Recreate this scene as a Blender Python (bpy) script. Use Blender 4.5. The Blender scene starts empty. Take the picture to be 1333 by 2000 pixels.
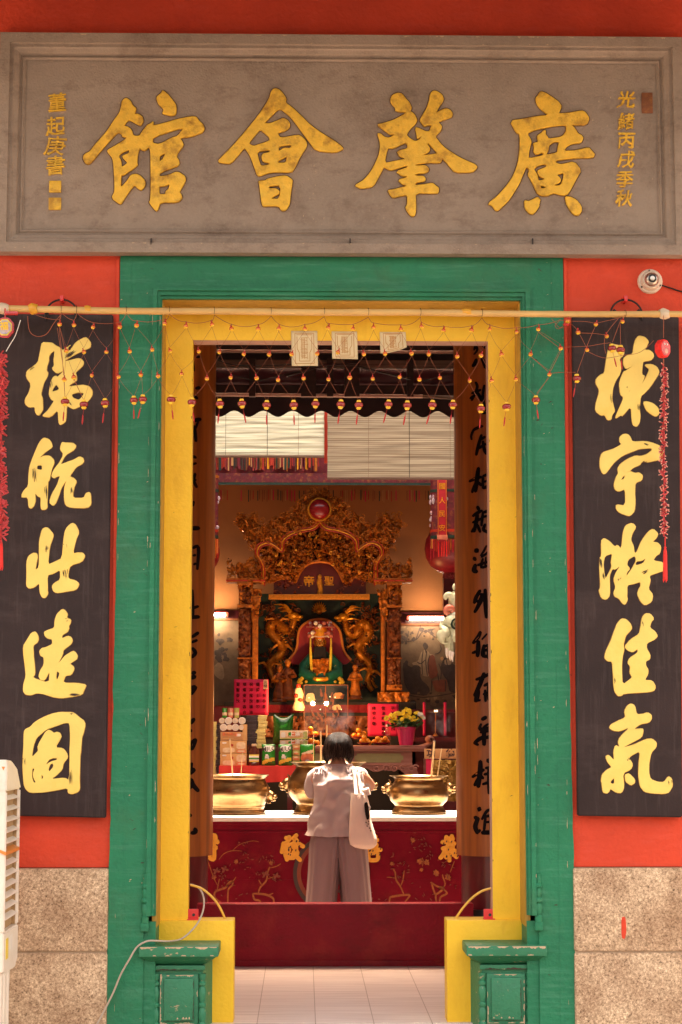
import bpy, bmesh, math, random
import numpy as np
from mathutils import Vector, Matrix, Euler, noise as mnoise
S = bpy.context.scene
COL = S.collection
R = math.radians
# ------------------------------------------------------------------ camera
F_PX = 3800.0            # focal length in pixels of the 1333-wide photograph
EYE = Vector((0.0, 0.0, 1.55))
PITCH, YAW = R(6.37), R(1.116)
cam_d = bpy.data.cameras.new('camera')
cam_d.sensor_fit = 'HORIZONTAL'
cam_d.sensor_width = 24.0
cam_d.lens = F_PX / 1333.0 * 24.0
cam_d.clip_start = 0.05
cam_d.clip_end = 2000.0
cam = bpy.data.objects.new('camera', cam_d)
COL.objects.link(cam)
cam.location = EYE
cam.rotation_euler = (R(90) + PITCH, 0, -YAW)
S.camera = cam
# ------------------------------------------------------------------ sky and sun
SUN_EL, SUN_AZ = R(77), R(7)         # high sun, standing behind the temple
W = bpy.data.worlds.new('World')
S.world = W
W.use_nodes = True
_nt = W.node_tree
_bg = _nt.nodes['Background']
_sky = _nt.nodes.new('ShaderNodeTexSky')
_sky.sky_type = 'NISHITA'
_sky.sun_disc = False
_sky.sun_elevation = SUN_EL
_sky.sun_rotation = SUN_AZ
_sky.air_density = 1.0
_sky.dust_density = 6.0
_sky.ozone_density = 0.6
_mul = _nt.nodes.new('ShaderNodeMixRGB')
_mul.blend_type = 'MULTIPLY'
_mul.inputs['Fac'].default_value = 1.0
_mul.inputs['Color2'].default_value = (1.0, 0.76, 0.52, 1)     # hazy, warm air
_nt.links.new(_sky.outputs['Color'], _mul.inputs['Color1'])
_nt.links.new(_mul.outputs['Color'], _bg.inputs['Color'])
_bg.inputs['Strength'].default_value = 0.15
sun_d = bpy.data.lights.new('sun', 'SUN')
sun_d.energy = 2.0
sun_d.angle = R(0.53)
sun_d.color = (1.0, 0.94, 0.84)
sun = bpy.data.objects.new('sun', sun_d)
COL.objects.link(sun)
# direction to the sun: azimuth from +Y towards +X
_sd = Vector((math.sin(SUN_AZ) * math.cos(SUN_EL), math.cos(SUN_AZ) * math.cos(SUN_EL), math.sin(SUN_EL)))
sun.rotation_euler = _sd.to_track_quat('Z', 'Y').to_euler()
sun.location = (0, 12, 20)
S.view_settings.view_transform = 'Standard'
S.view_settings.look = 'None'
S.view_settings.gamma = 1.0
S.view_settings.exposure = 3.2
S.render.engine = 'CYCLES'
S.cycles.max_bounces = 10
S.cycles.diffuse_bounces = 6
S.cycles.glossy_bounces = 4
S.cycles.transparent_max_bounces = 12
S.cycles.sample_clamp_indirect = 8.0
_CR = Euler((R(90) + PITCH, 0, -YAW)).to_matrix()
def P(u, v, Y):
    """photo pixel -> the point of the place that lies at distance Y"""
    d = _CR @ Vector(((u - 666.5) / F_PX, -(v - 1000.0) / F_PX, -1.0))
    return EYE + d * (Y / d.y)
def PX(u, Y, v=1200): return P(u, v, Y).x
def PZ(v, Y, u=666): return P(u, v, Y).z
def M1(Y): return F_PX / Y           # pixels per metre at distance Y
# ------------------------------------------------------------------ materials
def _nodes(name):
    m = bpy.data.materials.new(name)
    m.use_nodes = True
    nt = m.node_tree
    return m, nt, nt.nodes, nt.links, nt.nodes['Principled BSDF']
def c4(c): return (c[0], c[1], c[2], 1.0)
def mat(name, col, rough=0.5, metal=0.0, var=0.12, scale=6.0, bump=0.0, bscale=80.0, stain=None,
        chips=None, spec=0.5, coat=0.0, stretch=(1, 1, 1), emit=None, sub=None, alpha=None, tint2=None):
    """painted / plain surface: mottling, stains, chips and a fine bump"""
    m, nt, N, L, b = _nodes(name)
    tc = N.new('ShaderNodeTexCoord')
    mp = N.new('ShaderNodeMapping'); mp.inputs['Scale'].default_value = stretch
    L.new(tc.outputs['Object'], mp.inputs['Vector'])
    n1 = N.new('ShaderNodeTexNoise'); n1.inputs['Scale'].default_value = scale
    n1.inputs['Detail'].default_value = 7; n1.inputs['Roughness'].default_value = 0.62
    L.new(mp.outputs['Vector'], n1.inputs['Vector'])
    rp = N.new('ShaderNodeValToRGB')
    lo = [max(0, x * (1 - var)) for x in col]; hi = [min(1, x * (1 + var)) for x in col]
    if tint2: lo = tint2
    rp.color_ramp.elements[0].color = c4(lo); rp.color_ramp.elements[0].position = 0.3
    rp.color_ramp.elements[1].color = c4(hi); rp.color_ramp.elements[1].position = 0.7
    L.new(n1.outputs['Fac'], rp.inputs['Fac'])
    out = rp.outputs['Color']
    for spec_ in (stain if isinstance(stain, list) else [stain] if stain else []):
        scol, amt, sc = spec_[:3]
        st = spec_[3] if len(spec_) > 3 else (1, 1, 1)
        thr = spec_[4] if len(spec_) > 4 else (0.52, 0.72)
        mp2 = N.new('ShaderNodeMapping'); mp2.inputs['Scale'].default_value = st
        mp2.inputs['Location'].default_value = (sc * 1.7, 3.1, sc)
        L.new(tc.outputs['Object'], mp2.inputs['Vector'])
        n2 = N.new('ShaderNodeTexNoise'); n2.inputs['Scale'].default_value = sc
        n2.inputs['Detail'].default_value = 9; n2.inputs['Roughness'].default_value = 0.68
        L.new(mp2.outputs['Vector'], n2.inputs['Vector'])
        r2 = N.new('ShaderNodeMapRange'); r2.inputs['From Min'].default_value = thr[0]; r2.inputs['From Max'].default_value = thr[1]
        r2.inputs['To Max'].default_value = amt
        L.new(n2.outputs['Fac'], r2.inputs['Value'])
        mx = N.new('ShaderNodeMixRGB'); mx.inputs['Color2'].default_value = c4(scol)
        L.new(r2.outputs['Result'], mx.inputs['Fac']); L.new(out, mx.inputs['Color1'])
        out = mx.outputs['Color']
    L.new(out, b.inputs['Base Color'])
    b.inputs['Roughness'].default_value = rough
    b.inputs['Metallic'].default_value = metal
    b.inputs['Specular IOR Level'].default_value = spec
    b.inputs['Coat Weight'].default_value = coat
    if sub: b.inputs['Subsurface Weight'].default_value = sub; b.inputs['Subsurface Radius'].default_value = (0.02, 0.008, 0.004)
    if alpha is not None: b.inputs['Alpha'].default_value = alpha
    if emit: b.inputs['Emission Color'].default_value = c4(emit[0]); b.inputs['Emission Strength'].default_value = emit[1]
    if bump:
        nb = N.new('ShaderNodeTexNoise'); nb.inputs['Scale'].default_value = bscale; nb.inputs['Detail'].default_value = 5
        L.new(mp.outputs['Vector'], nb.inputs['Vector'])
        bp = N.new('ShaderNodeBump'); bp.inputs['Strength'].default_value = bump; bp.inputs['Distance'].default_value = 0.01
        L.new(nb.outputs['Fac'], bp.inputs['Height']); L.new(bp.outputs['Normal'], b.inputs['Normal'])
        rr = N.new('ShaderNodeMapRange'); rr.inputs['To Min'].default_value = max(0.02, rough - 0.12); rr.inputs['To Max'].default_value = min(1, rough + 0.12)
        L.new(n1.outputs['Fac'], rr.inputs['Value']); L.new(rr.outputs['Result'], b.inputs['Roughness'])
    return m
def mat_wood(name, c1, c2, rough=0.35, grain=40.0, along='Z', coat=0.3):
    m, nt, N, L, b = _nodes(name)
    tc = N.new('ShaderNodeTexCoord'); mp = N.new('ShaderNodeMapping')
    s = {'Z': (grain, grain, 1.2), 'X': (1.2, grain, grain), 'Y': (grain, 1.2, grain)}[along]
    mp.inputs['Scale'].default_value = s
    L.new(tc.outputs['Object'], mp.inputs['Vector'])
    n = N.new('ShaderNodeTexNoise'); n.inputs['Scale'].default_value = 1.0; n.inputs['Detail'].default_value = 6; n.inputs['Distortion'].default_value = 0.6
    L.new(mp.outputs['Vector'], n.inputs['Vector'])
    rp = N.new('ShaderNodeValToRGB')
    rp.color_ramp.elements[0].color = c4(c1); rp.color_ramp.elements[0].position = 0.32
    rp.color_ramp.elements[1].color = c4(c2); rp.color_ramp.elements[1].position = 0.68
    L.new(n.outputs['Fac'], rp.inputs['Fac']); L.new(rp.outputs['Color'], b.inputs['Base Color'])
    b.inputs['Roughness'].default_value = rough; b.inputs['Coat Weight'].default_value = coat; b.inputs['Coat Roughness'].default_value = 0.25
    bp = N.new('ShaderNodeBump'); bp.inputs['Strength'].default_value = 0.15; bp.inputs['Distance'].default_value = 0.004
    L.new(n.outputs['Fac'], bp.inputs['Height']); L.new(bp.outputs['Normal'], b.inputs['Normal'])
    return m
def mat_granite(name):
    m, nt, N, L, b = _nodes(name)
    tc = N.new('ShaderNodeTexCoord')
    def nz(sc, det=6, ro=0.6):
        n = N.new('ShaderNodeTexNoise'); n.inputs['Scale'].default_value = sc; n.inputs['Detail'].default_value = det; n.inputs['Roughness'].default_value = ro
        L.new(tc.outputs['Object'], n.inputs['Vector']); return n
    big = nz(4.5, 8, 0.7); mid = nz(88.0, 8, 0.8); vor = N.new('ShaderNodeTexVoronoi'); vor.inputs['Scale'].default_value = 210.0
    L.new(tc.outputs['Object'], vor.inputs['Vector'])
    rp = N.new('ShaderNodeValToRGB'); e = rp.color_ramp.elements
    e[0].position = 0.37; e[0].color = (0.09, 0.055, 0.035, 1)
    e[1].position = 0.62; e[1].color = (0.90, 0.77, 0.55, 1)
    a = e.new(0.43); a.color = (0.42, 0.30, 0.19, 1)
    a = e.new(0.54); a.color = (0.66, 0.50, 0.35, 1)
    L.new(mid.outputs['Fac'], rp.inputs['Fac'])
    r2 = N.new('ShaderNodeValToRGB'); r2.color_ramp.elements[0].position = 0.32; r2.color_ramp.elements[0].color = (0.60, 0.50, 0.43, 1)
    r2.color_ramp.elements[1].position = 0.65; r2.color_ramp.elements[1].color = (1.0, 0.97, 0.92, 1)
    L.new(big.outputs['Fac'], r2.inputs['Fac'])
    mx = N.new('ShaderNodeMixRGB'); mx.blend_type = 'MULTIPLY'; mx.inputs['Fac'].default_value = 1
    L.new(rp.outputs['Color'], mx.inputs['Color1']); L.new(r2.outputs['Color'], mx.inputs['Color2'])
    r3 = N.new('ShaderNodeValToRGB'); r3.color_ramp.elements[0].position = 0.0; r3.color_ramp.elements[0].color = (0.65, 0.6, 0.58, 1)
    r3.color_ramp.elements[1].position = 0.6; r3.color_ramp.elements[1].color = (1.1, 1.1, 1.1, 1)
    L.new(vor.outputs['Color'], r3.inputs['Fac'])
    m2 = N.new('ShaderNodeMixRGB'); m2.blend_type = 'MULTIPLY'; m2.inputs['Fac'].default_value = 0.8
    L.new(mx.outputs['Color'], m2.inputs['Color1']); L.new(r3.outputs['Color'], m2.inputs['Color2'])
    L.new(m2.outputs['Color'], b.inputs['Base Color'])
    b.inputs['Roughness'].default_value = 0.85
    bp = N.new('ShaderNodeBump'); bp.inputs['Strength'].default_value = 0.5; bp.inputs['Distance'].default_value = 0.006
    L.new(mid.outputs['Fac'], bp.inputs['Height']); L.new(bp.outputs['Normal'], b.inputs['Normal'])
    return m
def mat_tiles(name, c1, c2, grout, size=0.30, x0=0.0, y0=0.0):
    """glazed floor tiles with a streaked face and thin joints"""
    m, nt, N, L, b = _nodes(name)
    tc = N.new('ShaderNodeTexCoord'); mp = N.new('ShaderNodeMapping')
    mp.inputs['Location'].default_value = (x0, y0, 0)
    L.new(tc.outputs['Object'], mp.inputs['Vector'])
    br = N.new('ShaderNodeTexBrick'); br.offset = 0.0; br.squash = 1.0
    br.inputs['Scale'].default_value = 1.0; br.inputs['Brick Width'].default_value = size; br.inputs['Row Height'].default_value = size
    br.inputs['Mortar Size'].default_value = 0.0022; br.inputs['Mortar Smooth'].default_value = 0.2
    br.inputs['Color1'].default_value = (1, 1, 1, 1); br.inputs['Color2'].default_value = (0.9, 0.9, 0.9, 1); br.inputs['Mortar'].default_value = (0, 0, 0, 1)
    L.new(mp.outputs['Vector'], br.inputs['Vector'])
    m3 = N.new('ShaderNodeMapping'); m3.inputs['Scale'].default_value = (2.0, 46, 1)
    L.new(tc.outputs['Object'], m3.inputs['Vector'])
    n = N.new('ShaderNodeTexNoise'); n.inputs['Scale'].default_value = 1.0; n.inputs['Detail'].default_value = 6
    L.new(m3.outputs['Vector'], n.inputs['Vector'])
    rp = N.new('ShaderNodeValToRGB'); rp.color_ramp.elements[0].color = c4(c1); rp.color_ramp.elements[0].position = 0.3
    rp.color_ramp.elements[1].color = c4(c2); rp.color_ramp.elements[1].position = 0.65
    L.new(n.outputs['Fac'], rp.inputs['Fac'])
    mu = N.new('ShaderNodeMixRGB'); mu.blend_type = 'MULTIPLY'; mu.inputs['Fac'].default_value = 1.0
    L.new(rp.outputs['Color'], mu.inputs['Color1']); L.new(br.outputs['Color'], mu.inputs['Color2'])
    mx = N.new('ShaderNodeMixRGB'); mx.inputs['Color2'].default_value = c4(grout)
    L.new(br.outputs['Fac'], mx.inputs['Fac']); L.new(mu.outputs['Color'], mx.inputs['Color1'])
    L.new(mx.outputs['Color'], b.inputs['Base Color'])
    b.inputs['Roughness'].default_value = 0.3
    return m
def mat_light(name, col, strength):
    m, nt, N, L, b = _nodes(name)
    b.inputs['Base Color'].default_value = (0.8, 0.8, 0.8, 1)
    b.inputs['Emission Color'].default_value = c4(col); b.inputs['Emission Strength'].default_value = strength
    return m
def mat_thin(name, col, col2, trans=0.5, bands=60.0, gap=0.25, rough=0.8):
    """split-bamboo blind: horizontal slats that let part of the light through"""
    m, nt, N, L, b = _nodes(name)
    tc = N.new('ShaderNodeTexCoord')
    sx = N.new('ShaderNodeSeparateXYZ'); L.new(tc.outputs['Object'], sx.inputs['Vector'])
    mu = N.new('ShaderNodeMath'); mu.operation = 'MULTIPLY'; mu.inputs[1].default_value = bands * 2.2
    L.new(sx.outputs['Z'], mu.inputs[0])
    nz = N.new('ShaderNodeTexNoise'); nz.noise_dimensions = '1D'; nz.inputs['Scale'].default_value = 1.0; nz.inputs['Detail'].default_value = 4
    L.new(mu.outputs['Value'], nz.inputs['W'])
    mp = N.new('ShaderNodeMapping'); mp.inputs['Scale'].default_value = (1.6, 1.6, 150); L.new(tc.outputs['Object'], mp.inputs['Vector'])
    n2 = N.new('ShaderNodeTexNoise'); n2.inputs['Scale'].default_value = 1.0; n2.inputs['Detail'].default_value = 8; L.new(mp.outputs['Vector'], n2.inputs['Vector'])
    sn = N.new('ShaderNodeMath'); sn.operation = 'SINE'; sk = N.new('ShaderNodeMath'); sk.operation = 'MULTIPLY'; sk.inputs[1].default_value = 370; L.new(sx.outputs['Z'], sk.inputs[0]); L.new(sk.outputs['Value'], sn.inputs[0])
    m5 = N.new('ShaderNodeMath'); m5.operation = 'MULTIPLY_ADD'; m5.inputs[1].default_value = .10; L.new(sn.outputs['Value'], m5.inputs[0]); L.new(nz.outputs['Fac'], m5.inputs[2])
    ad = N.new('ShaderNodeMath'); ad.operation = 'ADD'; L.new(m5.outputs['Value'], ad.inputs[0]); L.new(n2.outputs['Fac'], ad.inputs[1])
    rp = N.new('ShaderNodeValToRGB'); rp.color_ramp.elements[0].color = c4(col2); rp.color_ramp.elements[0].position = 0.40
    rp.color_ramp.elements[1].color = c4(col); rp.color_ramp.elements[1].position = 0.58
    hf = N.new('ShaderNodeMath'); hf.operation = 'MULTIPLY'; hf.inputs[1].default_value = 0.5; L.new(ad.outputs['Value'], hf.inputs[0])
    L.new(hf.outputs['Value'], rp.inputs['Fac'])
    L.new(rp.outputs['Color'], b.inputs['Base Color']); b.inputs['Roughness'].default_value = rough
    tr = N.new('ShaderNodeBsdfTranslucent'); L.new(rp.outputs['Color'], tr.inputs['Color'])
    mx = N.new('ShaderNodeMixShader'); mx.inputs['Fac'].default_value = trans
    L.new(b.outputs['BSDF'], mx.inputs[1]); L.new(tr.outputs['BSDF'], mx.inputs[2])
    L.new(mx.outputs['Shader'], N['Material Output'].inputs['Surface'])
    return m
def mat_glass(name, col=(1, 1, 1), rough=0.03, mixf=0.82):
    m, nt, N, L, b = _nodes(name)
    b.inputs['Base Color'].default_value = c4(col); b.inputs['Roughness'].default_value = rough
    tp = N.new('ShaderNodeBsdfTransparent'); tp.inputs['Color'].default_value = c4(col)
    gl = N.new('ShaderNodeBsdfGlossy'); gl.inputs['Roughness'].default_value = rough
    mx = N.new('ShaderNodeMixShader'); mx.inputs['Fac'].default_value = 1 - mixf
    L.new(tp.outputs['BSDF'], mx.inputs[1]); L.new(gl.outputs['BSDF'], mx.inputs[2])
    L.new(mx.outputs['Shader'], N['Material Output'].inputs['Surface'])
    return m
M = {}
M['red_wall'] = mat('red_wall_paint', (0.58, 0.062, 0.028), 0.65, var=0.14, scale=2.2, bump=0.6, bscale=38, spec=0.18,
                    stain=[((0.40, 0.035, 0.026), 0.5, 1.6), ((0.62, 0.09, 0.06), 0.4, 7, (1, 1, 4)), ((0.30, 0.04, 0.03), 0.5, 30, (1, 1, 1), (0.66, 0.75))])
M['plaque'] = mat('weathered_cement', (0.32, 0.25, 0.20), 0.85, var=0.12, scale=2.4, bump=0.45, bscale=90, spec=0.2,
                  stain=[((0.15, 0.10, 0.075), 0.55, 3.4), ((0.34, 0.25, 0.19), 0.35, 3.0, (4, 1, 0.7)), ((0.15, 0.10, 0.078), 0.55, 9, (0.8, 1, 1.5)), ((0.40, 0.31, 0.25), 0.4, 60, (1, 1, 1), (0.5, 0.7)),
                         ((0.60, 0.50, 0.42), 0.9, 16, (2.2, 1, 0.7), (0.71, 0.76))])
M['gold_letter'] = mat('gold_leaf_paint', (0.78, 0.45, 0.038), 0.42, var=0.14, scale=14, bump=0.3, bscale=120, metal=0.15, spec=0.4,
                       stain=[((0.26, 0.095, 0.012), 0.85, 11, (1, 1, 1), (0.50, 0.70)), ((0.95, 0.66, 0.10), 0.4, 22)])
M['old_gold'] = mat('dark_gold_leaf', (0.62, 0.28, 0.02), 0.45, var=0.2, scale=60, metal=0.2, stain=((0.25, 0.08, 0.01), 0.7, 40))
M['seal'] = mat('seal_brown', (0.22, 0.07, 0.022), 0.6, var=0.3, scale=30, stain=((0.42, 0.20, 0.03), 0.6, 40))
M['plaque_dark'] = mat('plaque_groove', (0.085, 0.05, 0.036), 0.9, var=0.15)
M['green'] = mat('green_gloss_paint', (0.021, 0.180, 0.088), 0.48, var=0.14, scale=1.6, bump=0.55, bscale=42, spec=0.22,
                 stain=[((0.055, 0.145, 0.070), 0.85, 1.5), ((0.015, 0.10, 0.06), 0.4, 14), ((0.08, 0.26, 0.16), 0.5, 8, (0.5, 1, 5)), ((0.25, 0.32, 0.22), 0.55, 26, (1, 1, 0.5), (0.70, 0.76))])
M['green_worn'] = mat('worn_green_paint', (0.021, 0.180, 0.088), 0.5, var=0.12, scale=4, bump=0.4, bscale=50,
                      stain=[((0.44, 0.33, 0.20), 0.95, 17, (1, 1, 1.6), (0.62, 0.66)), ((0.03, 0.12, 0.07), 0.45, 9)])
M['yellow'] = mat('yellow_gloss_paint', (0.88, 0.545, 0.034), 0.46, var=0.07, scale=2.5, bump=0.3, bscale=46, spec=0.25,
                  stain=[((0.66, 0.33, 0.02), 0.5, 5, (2, 1, 0.6)), ((0.30, 0.15, 0.02), 0.6, 24, (1, 1, 0.4), (0.67, 0.74))])
M['yellow_shaded'] = mat('shaded_yellow_paint', (0.44, 0.25, 0.035), 0.55, var=0.15, scale=4, bump=0.3,
                        stain=[((0.20, 0.11, 0.02), 0.6, 6), ((0.72, 0.44, 0.05), 0.4, 14)])  # yellow paint darkened: the reveal's shade is put into the colour
M['granite'] = mat_granite('granite_blocks')
M['joint'] = mat('mortar_joint', (0.42, 0.31, 0.21), 0.9, var=0.2, scale=30)
M['board'] = mat('black_lacquer_board', (0.030, 0.018, 0.0175), 0.6, var=0.22, scale=3.0, bump=0.12, bscale=90, spec=0.22,
                 stain=[((0.062, 0.041, 0.038), 0.7, 2.2, (1, 1, 2.5)), ((0.075, 0.052, 0.048), 0.5, 9, (5, 1, .4)), ((0.16, 0.12, 0.11), 0.6, 30, (3, 1, 1), (0.71, 0.78))])
M['letter'] = mat('pale_gold_paint', (0.82, 0.60, 0.145), 0.5, var=0.06, scale=5, bump=0.15, bscale=60, spec=0.35,
                  stain=[((0.84, 0.50, 0.07), 0.55, 4), ((0.42, 0.22, 0.05), 0.6, 30, (1, 1, 1), (0.70, 0.78))])
M['iron'] = mat('dark_iron', (0.03, 0.02, 0.018), 0.5, metal=0.6, var=0.3, scale=30)
M['bamboo'] = mat('bamboo_pole', (0.62, 0.385, 0.13), 0.45, var=0.12, scale=9, stretch=(0.6, 4, 4),
                  stain=[((0.44, 0.22, 0.07), 0.5, 3, (1, 1, 1)), ((0.75, 0.52, 0.24), 0.5, 5, (0.5, 6, 6))], spec=0.4)
M['cord'] = mat('orange_cord', (0.30, 0.075, 0.03), 0.6, var=0.1)
M['plastic_red'] = mat('red_plastic', (0.46, 0.014, 0.014), 0.25, var=0.1, coat=0.4)
M['plastic_deep'] = mat('deep_red_plastic', (0.26, 0.010, 0.014), 0.22, var=0.1, coat=0.5)
M['plastic_yellow'] = mat('yellow_plastic', (0.86, 0.52, 0.02), 0.35, var=0.06)
M['bead'] = mat('amber_bead', (0.62, 0.15, 0.012), 0.2, var=0.15, coat=0.6)
M['tassel'] = mat('red_silk_thread', (0.42, 0.018, 0.018), 0.7, var=0.25, scale=60)
M['tassel_bright'] = mat('bright_red_silk', (0.75, 0.02, 0.015), 0.65, var=0.2, scale=60)
M['cracker'] = mat('red_cracker_paper', (0.50, 0.045, 0.05), 0.45, var=0.3, scale=60)
M['cracker_tip'] = mat('pale_cracker_tip', (0.72, 0.33, 0.26), 0.5, var=0.2, scale=60)
M['paper'] = mat('talisman_paper', (0.72, 0.60, 0.36), 0.8, var=0.06, scale=10, stain=((0.62, 0.46, 0.22), 0.5, 18))
M['paper_print'] = mat('talisman_print', (0.50, 0.24, 0.07), 0.8, var=0.1)
M['tape'] = mat('cream_tape', (0.66, 0.52, 0.36), 0.5, var=0.1, scale=20)
M['tape_yellow'] = mat('yellow_tape', (0.68, 0.33, 0.025), 0.4, var=0.1, scale=20)
M['white_plastic'] = mat('aged_white_plastic', (0.68, 0.56, 0.44), 0.4, var=0.06, scale=12, stain=((0.42, 0.32, 0.24), 0.5, 24))
M['cooler_white'] = mat('white_appliance_plastic', (0.80, 0.73, 0.64), 0.35, var=0.04, scale=8, stain=((0.62, 0.50, 0.38), 0.4, 12))
M['cooler_tan'] = mat('tan_pad', (0.42, 0.27, 0.13), 0.85, var=0.25, scale=30, stretch=(4, 4, 1))
M['orange_plastic'] = mat('orange_plastic', (0.66, 0.24, 0.05), 0.4, var=0.08)
M['lens'] = mat('lens_black', (0.02, 0.02, 0.02), 0.08, var=0.1)
M['chrome'] = mat('brushed_metal', (0.5, 0.44, 0.38), 0.3, metal=0.9, var=0.1)
M['cable'] = mat('grey_cable', (0.44, 0.36, 0.29), 0.45, var=0.08)
M['hose'] = mat('yellow_hose', (0.70, 0.40, 0.04), 0.35, var=0.08)
M['bracket'] = mat('red_painted_steel', (0.66, 0.03, 0.03), 0.35, var=0.1, scale=30, stain=((0.4, 0.02, 0.02), 0.4, 30))
M['pink_soffit'] = mat('pink_soffit', (0.44, 0.24, 0.17), 0.5, var=0.1)
M['threshold'] = mat('dark_red_lacquer', (0.185, 0.006, 0.015), 0.42, var=0.18, scale=2.5, bump=0.45, bscale=60, spec=0.15,
                     stain=[((0.27, 0.028, 0.022), 0.6, 3, (1, 1, 1)), ((0.10, 0.008, 0.010), 0.7, 5, (1, 1, 2)), ((0.30, 0.09, 0.07), 0.6, 24, (.5, 1, 3), (0.66, 0.75))])
M['column'] = mat('maroon_column', (0.10, 0.008, 0.012), 0.3, var=0.15, coat=0.3)
M['blackstone'] = mat('black_stone', (0.012, 0.011, 0.012), 0.3, var=0.2)
M['brown_board'] = mat_wood('varnished_board', (0.20, 0.056, 0.007), (0.38, 0.115, 0.013), 0.42, 26, 'Z', 0.12)
M['ink'] = mat('black_ink', (0.008, 0.006, 0.007), 0.85, var=0.1, spec=0.08)
M['tile'] = mat_tiles('floor_tiles', (0.58, 0.49, 0.47), (0.80, 0.72, 0.69), (0.26, 0.19, 0.16), 0.30, 0.232, -0.02)
M['asphalt'] = mat('asphalt', (0.055, 0.05, 0.046), 0.95, var=0.2, scale=3)
M['street'] = mat('pale_pavement', (0.56, 0.45, 0.34), 0.9, var=0.1, scale=1.5, bump=0.2)
M['dark_wood'] = mat_wood('dark_beam_wood', (0.018, 0.007, 0.006), (0.035, 0.014, 0.010), 0.55, 30, 'X', 0.0)
M['maroon_cloth'] = mat('maroon_awning', (0.075, 0.007, 0.014), 0.5, var=0.2, scale=4, stretch=(1, 1, 4))
M['awning_dark'] = mat('dark_awning', (0.022, 0.007, 0.009), 0.7, var=0.2, scale=5)
M['pipe'] = mat('pinkish_pipe', (0.42, 0.24, 0.18), 0.4, var=0.1)
M['grey_plank'] = mat_wood('grey_plank', (0.10, 0.062, 0.044), (0.19, 0.125, 0.09), 0.8, 50, 'X', 0.0)
M['blind'] = mat_thin('bamboo_blind', (0.31, 0.275, 0.205), (0.14, 0.105, 0.07), 0.40, 75.0)
M['blind_sunlit'] = mat_thin('sunlit_bamboo_blind', (0.47, 0.51, 0.43), (0.33, 0.32, 0.23), 0.5, 60.0)  # paler copy of the blind, sunlight put into its colour
M['valance'] = mat('red_embroidered_cloth', (0.165, 0.008, 0.020), 0.7, var=0.35, scale=22, stain=[((0.20, 0.06, 0.02), 0.6, 30), ((0.05, 0.03, 0.04), 0.7, 26)])
M['back_wall'] = mat('ochre_wall', (0.42, 0.165, 0.058), 0.85, var=0.08, scale=2, bump=0.15, stain=((0.33, 0.12, 0.042), 0.4, 1.5))
M['gilt'] = mat('gilded_carving', (0.44, 0.135, 0.012), 0.5, metal=0.35, var=0.4, scale=30, stain=[((0.10, 0.02, 0.006), 0.85, 20), ((0.82, 0.36, 0.03), 0.5, 40)])
M['gilt_bright'] = mat('bright_gilding', (0.80, 0.36, 0.025), 0.32, metal=0.5, var=0.25, scale=40)
M['gilt_dark'] = mat('dark_gilding', (0.17, 0.045, 0.010), 0.5, metal=0.2, var=0.4, scale=30)
M['red_trim'] = mat('red_trim_lacquer', (0.44, 0.03, 0.012), 0.4, var=0.15)
M['dark_green'] = mat('dark_green_panel', (0.008, 0.035, 0.025), 0.5, var=0.4, scale=20)
M['black'] = mat('black_recess', (0.010, 0.006, 0.005), 0.7, var=0.2)
M['brass'] = mat('polished_brass', (0.31, 0.19, 0.085), 0.31, metal=1.0, var=0.10, scale=9, stretch=(1, 1, 3), bump=0.04, bscale=30,
                 stain=[((0.17, 0.08, 0.026), 0.7, 7, (1, 1, 5)), ((0.12, 0.055, 0.02), 0.5, 20)])
M['ash'] = mat('censer_ash', (0.35, 0.3, 0.26), 0.95, var=0.2, scale=50)
M['marble'] = mat('white_table_top', (0.80, 0.75, 0.66), 0.35, var=0.05, scale=6)
M['table_red'] = mat('crimson_lacquer', (0.165, 0.003, 0.014), 0.42, var=0.22, scale=3.0, bump=0.1, bscale=60, spec=0.10,
                     stain=[((0.105, 0.008, 0.014), 0.7, 2.4), ((0.24, 0.03, 0.018), 0.35, 9)])
M['table_gold'] = mat('painted_gold_branch', (0.33, 0.085, 0.010), 0.5, var=0.35, scale=40, stain=((0.17, 0.02, 0.012), 0.6, 30))
M['table_gold_dim'] = mat('faded_gold_leaf', (0.20, 0.034, 0.012), 0.5, var=0.35, scale=50, stain=((0.15, 0.012, 0.014), 0.6, 40))
M['medallion'] = mat('medallion_dark', (0.045, 0.022, 0.016), 0.5, var=0.3)
M['cutout'] = mat('gold_foil_card', (0.74, 0.345, 0.028), 0.4, var=0.08, scale=30, metal=0.1)
M['skin'] = mat('skin', (0.52, 0.27, 0.17), 0.5, var=0.05, sub=0.15)
M['hair'] = mat('black_hair', (0.013, 0.009, 0.008), 0.34, var=0.4, scale=60, stretch=(6, 6, 0.5), bump=0.5, bscale=160, spec=0.16)
M['shirt'] = mat('mauve_cotton', (0.47, 0.385, 0.375), 0.85, var=0.05, scale=9, bump=0.1, bscale=200)
M['pants'] = mat('mauve_trousers', (0.27, 0.19, 0.19), 0.85, var=0.08, scale=7, stretch=(3, 3, 0.5), bump=0.1, bscale=220)
M['canvas'] = mat('cream_canvas', (0.78, 0.66, 0.56), 0.85, var=0.05, scale=10, bump=0.12, bscale=250)
M['red_cloth'] = mat('scarlet_cloth', (0.62, 0.028, 0.020), 0.6, var=0.1, scale=6)
M['magenta'] = mat('magenta_paper', (0.62, 0.006, 0.075), 0.65, var=0.06, scale=8)
M['pot_pink'] = mat('pink_plastic', (0.62, 0.025, 0.14), 0.3, var=0.06)
M['petal'] = mat('yellow_petals', (0.78, 0.55, 0.01), 0.6, var=0.25, scale=60)
M['petal_white'] = mat('white_petals', (0.74, 0.70, 0.58), 0.6, var=0.1, scale=60)
M['leaf'] = mat('leaf_green', (0.03, 0.085, 0.016), 0.5, var=0.4, scale=40)
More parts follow.
